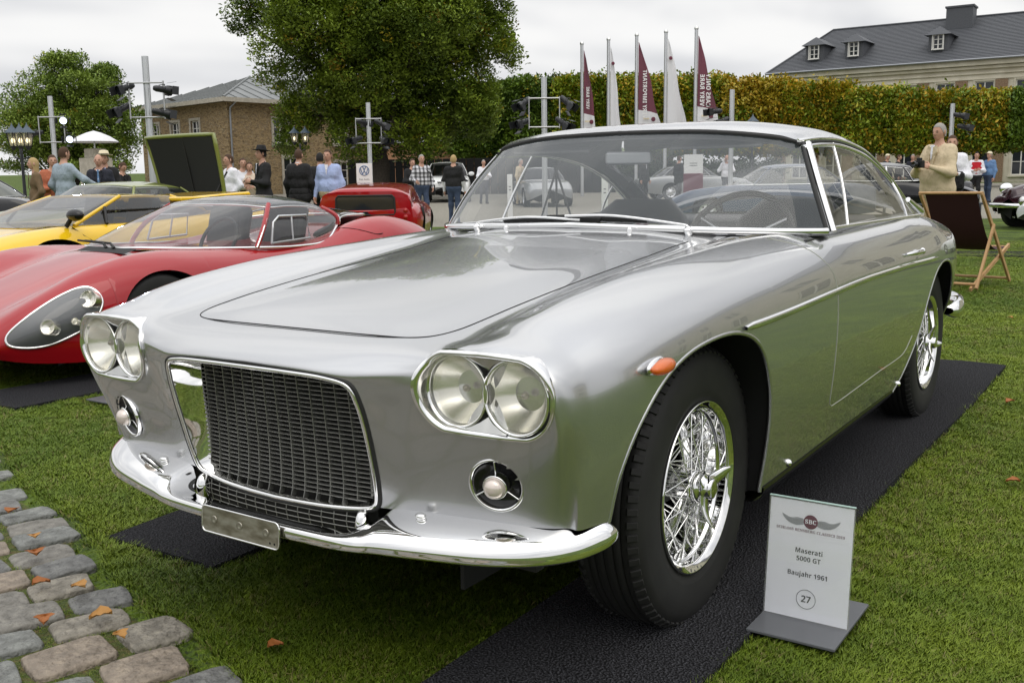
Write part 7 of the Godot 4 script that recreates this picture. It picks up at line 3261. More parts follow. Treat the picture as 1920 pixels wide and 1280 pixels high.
func big_tree() -> void:
	var o := spot(-6.1, 48.0)
	var n := thing("broadleaf_tree", "huge dark green broadleaf tree rising out of the picture, centre left", "tree", o, 0.5947)
	var r := RandomNumberGenerator.new()
	r.seed = 9
	# lobes by their place in the outline seen from the lawn: across, height, radius
	var lobes := []
	var src := [[-3.9, 7.0, 1.7], [-2.9, 4.9, 1.9], [-1.9, 8.1, 2.6], [0.2, 8.5, 3.1], [0.1, 5.6, 3.1], [2.1, 7.5, 2.9], [4.1, 7.7, 2.0], [5.4, 7.4, 1.15], [3.4, 5.1, 2.4], [1.6, 3.4, 1.9], [-0.9, 3.1, 1.7], [4.3, 3.9, 1.5], [-6.4, 8.7, 1.0], [-5.2, 9.0, 1.1], [-3.9, 4.0, 1.2], [-1.9, 10.8, 2.9], [1.1, 11.4, 3.6], [3.9, 10.4, 2.3], [-2.9, 10.2, 2.1], [6.2, 6.7, 0.7], [5.6, 8.7, 0.9], [-4.6, 5.6, 0.8], [2.6, 2.7, 1.0], [-4.3, 2.7, 0.8]]
	for s in src:
		var z := r.randf_range(-1.6, 1.6)
		lobes.append([s[0], s[1], z, s[2], s[2] * 0.92, s[2] * 1.1])
		if s[2] > 1.8:
			lobes.append([s[0] + r.randf_range(-0.8, 0.8), s[1] + r.randf_range(-0.6, 0.6), z + 2.2, s[2] * 0.7, s[2] * 0.6, s[2] * 0.7])
	var b := Mb.new()
	limb(b, Vector3(0, -0.3, 0), Vector3(0.1, 3.4, 0), 0.52, 0.4, 0.0, r)
	for k in lobes.size():
		var l: Array = lobes[k]
		if k % 2 == 0:
			limb(b, Vector3(0.1, r.randf_range(2.2, 3.4), 0), Vector3(l[0], l[1] - 0.2, l[2]), 0.2, 0.04, 0.5, r)
	put("trunk", b, M["bark"], n)
	leaf_mass(n, "crown", 27000, lobes, Color(0.055, 0.1, 0.008), Color(0.27, 0.37, 0.03), 0.03, 0.85, 9)


func airy_tree() -> void:
	var n := thing("airy_tree", "light green feathery tree at far left behind the visitors", "tree", spot(-24.6, 57.0), 0.5947)
	var r := RandomNumberGenerator.new()
	r.seed = 19
	var lobes := []
	var b := Mb.new()
	for k in 5:
		limb(b, Vector3(r.randf_range(-0.3, 0.3), -0.3, 0), Vector3(-2.4 + k * 1.25, 3.6, r.randf_range(-0.8, 0.8)), 0.16, 0.09, 0.2, r)
	lobes.append([0, 4.4, 0, 3.9, 3.1, 2.8])
	lobes.append([0.3, 3.6, 0, 4.5, 2.0, 3.0])
	for q in 80:
		var a := r.randf() * TAU
		var y := r.randf_range(1.6, 7.6)
		var wide := 4.3 * sqrt(maxf(0.05, 1.0 - pow((y - 3.6) / 4.3, 2.0)))
		var rad := wide * sqrt(r.randf())
		var p := Vector3(cos(a) * rad, y, sin(a) * rad * 0.7)
		lobes.append([p.x, p.y, p.z, r.randf_range(0.55, 1.0), r.randf_range(0.22, 0.45), r.randf_range(0.55, 1.0)])
		limb(b, Vector3(p.x * 0.3, maxf(1.2, y - 2.4), 0), p, 0.05, 0.012, 0.25, r)
	put("trunk", b, M["bark"], n)
	leaf_mass(n, "crown", 15000, lobes, Color(0.1, 0.17, 0.018), Color(0.28, 0.38, 0.055), 0.02, 0.7, 20)


func lime_row() -> void:
	# a straight row from left to right; its tone runs from green to gold to green
	var row := [[-1.6, 61.2, 5.85, 0.01, "dark green clipped lime tree, leftmost of the row, beside the big tree"], [1.6, 60.9, 6.1, 0.03, "green clipped lime tree behind the leftmost floodlight mast of the row"], [4.6, 60.4, 6.2, 0.16, "green and yellow clipped lime tree behind the first two flags"], [7.7, 59.9, 6.05, 0.3, "yellowing clipped lime tree behind the middle flag"], [10.8, 59.3, 5.95, 0.42, "gold tinged clipped lime tree behind the rightmost flag"], [14.0, 58.6, 5.7, 0.85, "most orange clipped lime tree, right of the flags"], [17.2, 57.9, 5.45, 0.48, "orange and green clipped lime tree above the coupe's roof end"], [20.2, 57.0, 5.0, 0.24, "mostly green clipped lime tree left of the beige jacket man"], [23.0, 56.1, 4.75, 0.38, "yellow green clipped lime tree behind the beige jacket man"], [25.6, 55.3, 4.65, 0.5, "orange sided clipped lime tree behind the rightmost mast"], [28.3, 54.4, 4.7, 0.02, "plain green clipped lime tree at the right edge"], [31.2, 53.4, 4.8, 0.05, "green clipped lime tree mostly outside the right edge"]]
	var k := 0
	for s in row:
		var n := thing("lime_tree", s[4], "tree", spot(s[0], s[1]), 0.5947, "clipped lime trees in a row")
		var b := Mb.new()
		limb(b, Vector3(0, -0.2, 0), Vector3(0, 2.6, 0), 0.17, 0.13)
		for q in 5:
			limb(b, Vector3(0, 2.3, 0), Vector3(-1.3 + q * 0.65, 4.4, 0.4 * sin(q * 2.0)), 0.07, 0.02, 0.2)
		put("trunk", b, M["bark"], n)
		var h: float = s[2]
		var lo := 2.35
		var g: bool = s[3] < 0.06
		leaf_mass(n, "crown", 4300, [[0, (h + lo) * 0.5, 0, 1.72, (h - lo) * 0.5, 1.25]], Color(0.035, 0.085, 0.005) if g else Color(0.07, 0.14, 0.005), Color(0.16, 0.26, 0.015) if g else Color(0.3, 0.38, 0.016), s[3], 1.0, 300 + k, true, Color(0.6, 0.33, 0.015))
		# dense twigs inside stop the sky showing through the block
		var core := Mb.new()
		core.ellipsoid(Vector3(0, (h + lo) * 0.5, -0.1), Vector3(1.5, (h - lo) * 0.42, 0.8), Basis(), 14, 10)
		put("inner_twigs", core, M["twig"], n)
		k += 1


func flags() -> void:
	var set_ := [[3.44, 48.0, 7.0, true, 0.6, "maroon flag with white foot, leftmost of the five"], [4.58, 47.0, 7.05, false, 0.52, "white flag second from the left, drooping narrow"], [5.74, 46.0, 7.1, true, 1.05, "maroon flag in the middle, the widest spread of the five"], [6.89, 45.0, 7.1, false, 0.85, "white flag second from the right"], [8.03, 44.0, 7.1, true, 0.92, "maroon flag rightmost of the five, its lettering large"]]
	var k := 0
	for s in set_:
		var at := spot(s[0], s[1])
		var p := thing("flagpole", ["silver pole carrying the leftmost maroon flag", "silver pole carrying the narrow white flag", "silver pole carrying the middle maroon flag", "silver pole carrying the wider white flag", "silver pole carrying the rightmost maroon flag"][k], "flagpole", at, 0.5947, "flagpoles in a line")
		var b := Mb.new()
		b.tube(PackedVector3Array([Vector3(0, -0.2, 0), Vector3(0, s[2], 0)]), PackedFloat32Array([0.085, 0.075]), 10)
		put("shaft", b, M["alu"], p)
		var cap := Mb.new()
		cap.lathe(v2([0.0, 0.14, 0.06, 0.12, 0.1, 0.03, 0.09, -0.02]), Transform3D(Basis(), Vector3(0, s[2], 0)), 14)
		put("finial", cap, M["chrome_dull"], p)
		# a banner hung from a short arm, pulled into folds; widest at the foot
		var f := thing("flag", s[5], "flag", at + Vector3(0, 0, 0), 0.5947, "flags on poles")
		var top: float = s[2] - 0.28
		var foot := 3.1
		var P := []
		var Q := []
		for i in 25:
			var t := i / 24.0
			var y := lerpf(top, foot, t)
			var w: float = s[4] * (0.1 + 0.9 * pow(t, 0.8)) * (1.0 - 0.06 * sin(t * 9.0 + k))
			var row := PackedVector3Array()
			for j in 13:
				var u := j / 12.0
				row.append(Vector3(0.09 + u * w, y - 0.12 * u * t - (1.0 - t) * 0.9 * u * u * s[4] * 0.4, 0.12 * sin(u * 7.0 + t * 3.0 + k) * (0.3 + 0.7 * t) * u))
			if i <= 19:
				P.append(row)
			if i >= 19:
				Q.append(row)
		var fb := Mb.new()
		fb.grid(P)
		put("cloth", fb, M["maroon_flag"] if s[3] else M["white_cloth"], f)
		var hb := Mb.new()
		hb.grid(Q)
		put("white_foot", hb, M["white_cloth"], f)
		if s[3]:
			# lettering runs up the cloth, seen from its back
			var words: Array = [["VERY RARE"], [], ["VERY IMPORTANT"], [], ["VERY RARE", "CARS ONLY"]][k]
			var q := 0
			for wd in words:
				var t := put_mesh("lettering", text_mesh(wd, [0.2, 0.2, 0.25, 0.2, 0.26][k], true), M["white_paint"], f)
				t.transform = Transform3D(Basis(Vector3.UP, PI) * Basis(Vector3.BACK, -PI / 2), Vector3([0.26, 0.2, 0.36, 0.2, 0.26][k] + q * 0.26, 4.55 - 0.02 * q, 0.13))
				t.transform.basis = Basis(Vector3(0, 1, 0), Vector3(1, 0, 0), Vector3(0, 0, -1))
				q += 1
			var dot := Mb.new()
			dot.lathe(v2([0.0, 0.02, 0.09, 0.02, 0.1, 0.0]), Transform3D(Basis(Vector3.RIGHT, PI / 2), Vector3(s[4] * 0.72, 3.45, 0.1)), 14)
			put("emblem", dot, M["maroon_flag"], f)
			var bar := Mb.new()
			bar.box(Vector3(s[4] * 0.42, 3.48, 0.1), Vector3(0.26, 0.07, 0.02))
			put("emblem", bar, M["straw"], f)
		else:
			var dot := Mb.new()
			dot.lathe(v2([0.0, 0.02, 0.07, 0.02, 0.08, 0.0]), Transform3D(Basis(Vector3.RIGHT, PI / 2), Vector3(0.2, 6.0, 0.1)), 14)
			put("emblem", dot, M["maroon_flag"], f)
		k += 1


# lamps: [x, y, yaw, pitch, lit]
func mast(called: String, label: String, across: float, away: float, h: float, r: float, lamps: Array, frame: bool) -> void:
	var n := thing(called, label, "floodlight mast", spot(across, away), 0.5947, "floodlight masts")
	var b := Mb.new()
	b.tube(PackedVector3Array([Vector3(0, -0.1, 0), Vector3(0, h, 0)]), r, 14)
	for s in [1.0, -1.0]:
		b.box(Vector3(s * r * 0.85, h * 0.5, r * 0.6), Vector3(r * 0.25, h, r * 0.25))
	put("post", b, M["alu"], n)
	var ymin := 99.0
	var ymax := 0.0
	for l in lamps:
		ymin = minf(ymin, l[1])
		ymax = maxf(ymax, l[1])
	if frame:
		var f := Mb.new()
		for y in [ymin - 0.1, ymax + 0.12]:
			f.tube(PackedVector3Array([Vector3(-0.42, y, 0.08), Vector3(0.42, y, 0.08)]), 0.022, 6)
		for s in [1.0, -1.0]:
			f.tube(PackedVector3Array([Vector3(s * 0.42, ymin - 0.14, 0.08), Vector3(s * 0.42, ymax + 0.16, 0.08)]), 0.022, 6)
		put("cross_frame", f, M["steel"], n)
	for l in lamps:
		var g := group("floodlight", n, Vector3(l[0], l[1], 0.1))
		g.rotation = Vector3(l[3], l[2], 0)
		g.scale = Vector3.ONE * 0.78
		var body := Mb.new()
		body.lathe(v2([0.0, -0.32, 0.07, -0.31, 0.1, -0.22, 0.1, 0.05, 0.15, 0.12, 0.16, 0.26, 0.145, 0.262]), Transform3D(Basis(Vector3.RIGHT, PI / 2)), 16)
		put("housing", body, M["lamp_black"], g)
		var lens := Mb.new()
		lens.lathe(v2([0.0, 0.2, 0.14, 0.19, 0.145, 0.17]), Transform3D(Basis(Vector3.RIGHT, PI / 2)), 16)
		put("lens", lens, M["lamp_lit"] if l[4] else M["window_glass"], g)
		if l[4]:
			var beam := SpotLight3D.new()
			beam.name = "beam"
			beam.rotation.y = PI
			beam.position.z = 0.27
			beam.light_color = Color(0.86, 0.9, 1.0)
			beam.light_energy = 3.0
			beam.spot_range = 40.0
			beam.spot_angle = 35.0
			beam.light_size = 0.14
			beam.shadow_enabled = true
			g.add_child(beam)
		for q in 4:
			var fl := Mb.new()
			var bas := Basis(Vector3.BACK, q * PI / 2) * Basis(Vector3.RIGHT, -0.3)
			fl.box(bas * Vector3(0, 0.17, 0.34), Vector3(0.26, 0.008, 0.2), bas)
			put("barn_door", fl, M["lamp_black"], g)
		var yoke := Mb.new()
		yoke.tube(PackedVector3Array([Vector3(-0.15, 0, 0), Vector3(-0.17, 0.14, -0.05), Vector3(0.17, 0.14, -0.05), Vector3(0.15, 0, 0)]), 0.015, 6)
		put("yoke", yoke, M["lamp_black"], g)


func masts() -> void:
	mast("floodlight_mast", "tallest silver mast with four black floodlights above the olive car's open lid", -8.8, 25.0, 4.2, 0.075, [[-0.5, 3.45, -0.7, 0.35, false], [0.42, 3.4, 2.4, 0.1, false], [-0.62, 2.95, -0.75, 0.5, false], [0.36, 2.85, 2.2, 0.2, false]], true)
	mast("floodlight_mast", "silver mast at far left with two lit white lamps", -15.2, 34.0, 3.95, 0.075, [[-0.55, 2.75, -0.9, 0.2, false], [0.42, 3.15, 0.35, 0.1, true], [0.6, 2.55, 0.25, 0.15, true]], true)
	mast("floodlight_mast", "silver mast in front of the big tree, above the emblem board", -4.67, 34.0, 3.6, 0.07, [[-0.2, 2.95, 2.6, 0.2, false], [0.42, 2.9, 1.9, 0.5, false], [-0.42, 2.4, -0.8, 0.3, false], [0.5, 2.38, 0.6, 0.3, false]], true)
	mast("floodlight_mast", "silver mast left of the flags with four dark floodlights", 0.97, 28.0, 3.83, 0.075, [[-0.55, 3.15, -0.9, 0.6, false], [0.62, 3.15, 1.1, 0.7, false], [-0.6, 2.62, -0.9, 0.3, false], [0.5, 2.6, 1.0, 0.6, false]], true)
	mast("floodlight_mast", "silver mast just right of the flags", 6.98, 32.0, 3.72, 0.07, [[-0.55, 3.05, -1.3, 0.1, false], [-0.3, 2.75, -1.2, 0.4, false], [0.3, 2.6, 1.2, 0.4, false]], false)
	mast("floodlight_mast", "rightmost silver mast, behind the beige jacket man", 15.63, 36.0, 3.42, 0.07, [[0.25, 3.0, 1.2, 0.2, false], [0.42, 2.6, 1.3, 0.2, false]], false)


func lantern_head(n: Node3D, at: Vector3, k: float) -> void:
	var g := group("lantern", n, at)
	var cage := Mb.new()
	for q in 6:
		var a := TAU * q / 6.0
		cage.tube(PackedVector3Array([Vector3(cos(a) * 0.1, -0.2, sin(a) * 0.1) * k, Vector3(cos(a) * 0.17, 0.16, sin(a) * 0.17) * k]), 0.012 * k, 5)
	put("cage", cage, M["lamp_black"], g)
	var top := Mb.new()
	top.lathe(v2([0.0, 0.46 * k, 0.02 * k, 0.4 * k, 0.05 * k, 0.34 * k, 0.1 * k, 0.28 * k, 0.24 * k, 0.16 * k, 0.2 * k, 0.15 * k]), Transform3D(), 6)
	put("hood", top, M["lantern_blue"], g)
	var gl := Mb.new()
	gl.lathe(v2([0.095 * k, -0.19 * k, 0.16 * k, 0.15 * k]), Transform3D(), 6)
	put("pane", gl, M["lamp_glass"], g)
	var bulb := Mb.new()
	bulb.ellipsoid(Vector3(0, -0.05 * k, 0), Vector3(0.05, 0.075, 0.05) * k)
	put("bulb", bulb, M["bulb_warm"], g)
	var glow := OmniLight3D.new()
	glow.name = "glow"
	glow.position.y = -0.05 * k
	glow.light_color = Color(1.0, 0.9, 0.7)
	glow.light_energy = 0.1
	glow.omni_range = 15.0
	glow.light_size = 0.05
	glow.shadow_enabled = true
	g.add_child(glow)
	var base := Mb.new()
	base.lathe(v2([0.1 * k, -0.2 * k, 0.07 * k, -0.26 * k, 0.03 * k, -0.32 * k, 0.0, -0.32 * k]), Transform3D(), 6)
	put("socket", base, M["lamp_black"], g)


func lanterns() -> void:
	for s in [[-14.4, 30.0, 2.35, 1.3, [[-0.22, 0.0], [0.22, 0.0], [0.0, 0.0]], "black street lantern with clustered heads at the far left edge"], [-9.25, 45.0, 2.75, 1.35, [[-0.24, 0.0], [0.24, 0.0]], "twin headed street lantern before the lodge, left of the emblem board"], [11.0, 46.0, 3.0, 1.2, [[0.0, 0.0]], "single street lantern between the two rightmost flags"]]:
		var n := thing("street_lantern", s[5], "street lamp", spot(s[0], s[1]), 0.5947)
		var b := Mb.new()
		b.lathe(v2([0.14, 0.0, 0.13, 0.3, 0.07, 0.4, 0.05, 0.6, 0.04, s[2] - 0.3, 0.055, s[2] - 0.2, 0.0, s[2] - 0.15]), Transform3D(), 12)
		for h in s[4]:
			b.tube(curve(PackedVector3Array([Vector3(0, s[2] - 0.5, 0), Vector3(h[0] * 0.8, s[2] - 0.45, 0), Vector3(h[0], s[2] - 0.4 * s[3] + 0.1, 0.001)]), 4), 0.025, 6)
		put("post", b, M["lamp_black"], n)
		for h in s[4]:
			lantern_head(n, Vector3(h[0], s[2] + 0.1, h[1]), s[3] * (0.8 if s[4].size() > 1 else 1.0))


func parasol() -> void:
	var n := thing("white_parasol", "small white parasol over a pale stand behind the visitors at left", "parasol", spot(-16.3, 40.0), 0.0)
	var b := Mb.new()
	b.lathe(v2([0.0, 3.05, 0.25, 2.98, 0.6, 2.83, 0.92, 2.62, 0.9, 2.6, 0.5, 2.76, 0.0, 2.9]), Transform3D(), 24)
	put("canopy", b, M["white_cloth"], n)
	var p := Mb.new()
	p.tube(PackedVector3Array([Vector3(0, 0, 0), Vector3(0, 2.95, 0)]), 0.03, 8)
	put("pole", p, M["alu"], n)
	var s := Mb.new()
	s.box(Vector3(0, 1.0, 0), Vector3(0.9, 2.0, 0.9), Basis(), 0.03)
	s.box(Vector3(0, 2.18, 0), Vector3(0.6, 0.36, 0.6), Basis(), 0.03)
	put("stand", s, M["lightstone"], n)


# the court is closed by another pale wing to our right, out of the picture: the side windows mirror it
func far_wing() -> void:
	var n := thing("castle_side_wing", "pale castle wing outside the picture at right, mirrored in the side windows", "building", Vector3(3.5, 0.0, -36.0))
	var xf := Transform3D()
	var holes := []
	for k in 11:
		holes.append([2.0 + k * 3.6, 5.4, 1.3, 2.3])
		holes.append([2.0 + k * 3.6, 0.9, 1.3, 2.8])
	var w := Mb.new()
	pierced(w, 42.0, 10.5, holes, xf)
	w.box(Vector3(21.0, 5.25, -5.25), Vector3(42.0, 10.5, 9.9))
	put("front_wall", w, M["render"], n)
	for q in holes:
		window_in(n, q, xf, 2, 3, 0.15, "window", "render")
	var r := Mb.new()
	r.prism(v2([-10.8, 10.5, 0.6, 10.5, -5.1, 14.5]), 43.0, Transform3D(Basis(Vector3.UP, -PI / 2), Vector3(21.0, 0, 0)))
	put("roof", r, M["slate"], n)


# ---------------------------------------------------------------- visitors

# one smooth skin over a skeleton: bones are [a, b, ra, rb, what]; the surface of a blended distance field, split by what it wears
func skin_over(bones: Array, cell: float, hull := 0.028) -> Dictionary:
	var lo := Vector3(9, 9, 9)
	var hi := -lo
	for q in bones:
		var rr: float = maxf(q[2], q[3]) + 0.06
		for p in [q[0], q[1]]:
			lo = lo.min(p - Vector3(rr, rr, rr))
			hi = hi.max(p + Vector3(rr, rr, rr))
	var nx := int((hi.x - lo.x) / cell) + 2
	var ny := int((hi.y - lo.y) / cell) + 2
	var nz := int((hi.z - lo.z) / cell) + 2
	var total := nx * ny * nz
	var acc := PackedFloat32Array()
	acc.resize(total)
	var best := PackedFloat32Array()
	best.resize(total)
	best.fill(99.0)
	var who := PackedByteArray()
	who.resize(total)
	var names := []
	var k := 1.0 / hull
	for q in bones:
		if not names.has(q[4]):
			names.append(q[4])
		var id := names.find(q[4])
		var a: Vector3 = q[0]
		var c: Vector3 = q[1]
		var ra: float = q[2]
		var rb: float = q[3]
		var ab := c - a
		var l2 := maxf(ab.length_squared(), 1e-9)
		var reach := maxf(ra, rb) + 0.1
		var b0 := a.min(c) - Vector3(reach, reach, reach)
		var b1 := a.max(c) + Vector3(reach, reach, reach)
		var i0 := maxi(0, int((b0.x - lo.x) / cell))
		var i1 := mini(nx - 1, int((b1.x - lo.x) / cell) + 1)
		var j0 := maxi(0, int((b0.y - lo.y) / cell))
		var j1 := mini(ny - 1, int((b1.y - lo.y) / cell) + 1)
		var m0 := maxi(0, int((b0.z - lo.z) / cell))
		var m1 := mini(nz - 1, int((b1.z - lo.z) / cell) + 1)
		for i in range(i0, i1 + 1):
			for j in range(j0, j1 + 1):
				for m in range(m0, m1 + 1):
					var p := lo + Vector3(i, j, m) * cell
					var t := clampf((p - a).dot(ab) / l2, 0.0, 1.0)
					var d := (p - a - ab * t).length() - lerpf(ra, rb, t)
					if d > 0.1:
						continue
					var at := (i * ny + j) * nz + m
					acc[at] += exp(-d * k)
					if d < best[at]:
						best[at] = d
						who[at] = id
	var val := PackedFloat32Array()
	val.resize(total)
	for q in total:
		val[q] = -log(acc[q]) * hull if acc[q] > 0.0 else 1.0
	# surface nets: one point in each cell the surface crosses
	var index := PackedInt32Array()
	index.resize(total)
	index.fill(-1)
	var pts := PackedVector3Array()
	var own := PackedByteArray()
	var steps := [0, 1, nz, nz + 1, ny * nz, ny * nz + 1, ny * nz + nz, ny * nz + nz + 1]
	var offs := [Vector3(0, 0, 0), Vector3(0, 0, 1), Vector3(0, 1, 0), Vector3(0, 1, 1), Vector3(1, 0, 0), Vector3(1, 0, 1), Vector3(1, 1, 0), Vector3(1, 1, 1)]
	var edges := [[0, 1], [0, 2], [0, 4], [1, 3], [1, 5], [2, 3], [2, 6], [3, 7], [4, 5], [4, 6], [5, 7], [6, 7]]
	for i in nx - 1:
		for j in ny - 1:
			for m in nz - 1:
				var at := (i * ny + j) * nz + m
				var s := 0
				for q in 8:
					if val[at + steps[q]] < 0.0:
						s += 1
				if s == 0 or s == 8:
					continue
				var c := Vector3.ZERO
				var n := 0
				for e in edges:
					var va := val[at + steps[e[0]]]
					var vb := val[at + steps[e[1]]]
					if (va < 0.0) != (vb < 0.0):
						c += offs[e[0]].lerp(offs[e[1]], va / (va - vb))
						n += 1
				index[at] = pts.size()
				pts.append(lo + (Vector3(i, j, m) + c / n) * cell)
				var w := 0
				var bd := 99.0
				for q in 8:
					if best[at + steps[q]] < bd:
						bd = best[at + steps[q]]
						w = who[at + steps[q]]
				own.append(w)
	# quads round crossed edges
	var faces := []
	for w in names.size():
		faces.append(PackedInt32Array())
	var norm := PackedVector3Array()
	norm.resize(pts.size())
	var all := PackedInt32Array()
	for i in range(1, nx - 1):
		for j in range(1, ny - 1):
			for m in range(1, nz - 1):
				var at := (i * ny + j) * nz + m
				var va := val[at]
				for ax in 3:
					var st: int = [ny * nz, nz, 1][ax]
					var vb := val[at + st]
					if (va < 0.0) == (vb < 0.0):
						continue
					var u: int = [nz, 1, ny * nz][ax]
					var v: int = [1, ny * nz, nz][ax]
					var q := [index[at], index[at - u], index[at - u - v], index[at - v]]
					if q.min() < 0:
						continue
					if va > 0.0:
						q.reverse()
					all.append_array(PackedInt32Array([q[0], q[1], q[2], q[0], q[2], q[3]]))
	for q in range(0, all.size(), 3):
		var nn := (pts[all[q + 1]] - pts[all[q]]).cross(pts[all[q + 2]] - pts[all[q]])
		for e in 3:
			norm[all[q + e]] += nn
	var out := {}
	for q in range(0, all.size(), 3):
		var w: int = own[all[q]]
		faces[w].append_array(PackedInt32Array([all[q], all[q + 1], all[q + 2]]))
	# outward: away from the mean of the skeleton
	var sgn := 0.0
	var mid := (lo + hi) * 0.5
	for q in pts.size():
		sgn += norm[q].dot(pts[q] - mid)
	for w in names.size():
		var b := Mb.new()
		var map := {}
		var f: PackedInt32Array = faces[w]
		for q in range(0, f.size(), 3):
			var t := []
			for e in 3:
				if not map.has(f[q + e]):
					map[f[q + e]] = b.vert(pts[f[q + e]], (norm[f[q + e]] * signf(sgn)).normalized())
				t.append(map[f[q + e]])
			b.tri(t[0], t[1], t[2])
		out[names[w]] = b
	return out


# a head: chin at y = -0.12, crown at y = 0.115, facing +z
func head_shape() -> Mb:
	var b := Mb.new()
	var P := []
	for i in 25:
		var t := i / 24.0
		var y := lerpf(0.116, -0.118, t)
		var row := PackedVector3Array()
		var rr := sqrt(maxf(0.0, 1.0 - pow(y / 0.118, 2.0)))
		for q in 33:
			var a := TAU * q / 32.0
			var sx := sin(a)
			var cz_ := cos(a)
			var wx := 0.076 * rr
			var wz := 0.096 * rr
			# skull back fuller, jaw narrower
			if y < -0.02:
				var f := (-0.02 - y) / 0.1
				wx = lerpf(wx, 0.05 * sqrt(maxf(0.0, 1.0 - pow(f, 3.0))) + 0.004, f)
				if cz_ > 0.0:
					wz = lerpf(wz, 0.088 * sqrt(maxf(0.0, 1.0 - pow(f, 4.0))) + 0.004, f)
				else:
					wz = lerpf(wz, 0.052, f)
			var p := Vector3(sx * wx, y, cz_ * wz)
			if cz_ > 0.0:
				var nose := exp(-pow(sx / 0.16, 2.0)) * smoothstep(0.03, -0.022, y) * smoothstep(-0.045, -0.026, y)
				p.z += 0.022 * nose
				var brow := exp(-pow((y - 0.022) / 0.012, 2.0)) * smoothstep(0.8, 0.3, absf(sx))
				p.z += 0.004 * brow
				var eye := exp(-pow((y - 0.003) / 0.012, 2.0)) * exp(-pow((absf(sx) - 0.42) / 0.16, 2.0))
				p.z -= 0.008 * eye
				var lips := exp(-pow((y + 0.068) / 0.012, 2.0)) * exp(-pow(sx / 0.35, 2.0))
				p.z += 0.004 * lips
			row.append(p)
		P.append(row)
	b.grid(P, false, true)
	orient(b, Vector3.ZERO)
	for s in [1.0, -1.0]:
		b.ellipsoid(Vector3(s * 0.078, -0.005, -0.01), Vector3(0.01, 0.032, 0.02), Basis(Vector3.UP, s * 0.3), 8, 6)
	return b


var heads := {}


func hand_shape(at: Vector3, dir: Vector3, palm: Vector3, side: float) -> Mb:
	# dir points along the fingers, palm is the way the palm faces
	var b := Mb.new()
	var x := dir.cross(palm).normalized()
	var bas := Basis(x, dir, palm)
	b.ellipsoid(at + dir * 0.045, Vector3(0.042, 0.055, 0.017), bas, 12, 8)
	for k in 4:
		var root := at + bas * Vector3(-0.03 + k * 0.02, 0.088 - absf(k - 1.4) * 0.006, 0.0)
		var l: float = [0.066, 0.076, 0.07, 0.055][k]
		var mid := root + (dir + palm * 0.3).normalized() * l * 0.5
		var tip := mid + (dir * 0.6 + palm * 0.8).normalized() * l * 0.5
		b.tube(PackedVector3Array([root - dir * 0.01, mid, tip]), PackedFloat32Array([0.0095, 0.009, 0.007]), 6)
	var tr := at + bas * Vector3(-side * 0.035, 0.02, 0.004)
	b.tube(PackedVector3Array([tr, tr + bas * Vector3(-side * 0.028, 0.032, 0.012), tr + bas * Vector3(-side * 0.03, 0.06, 0.024)]), PackedFloat32Array([0.012, 0.0105, 0.008]), 6)
	return b


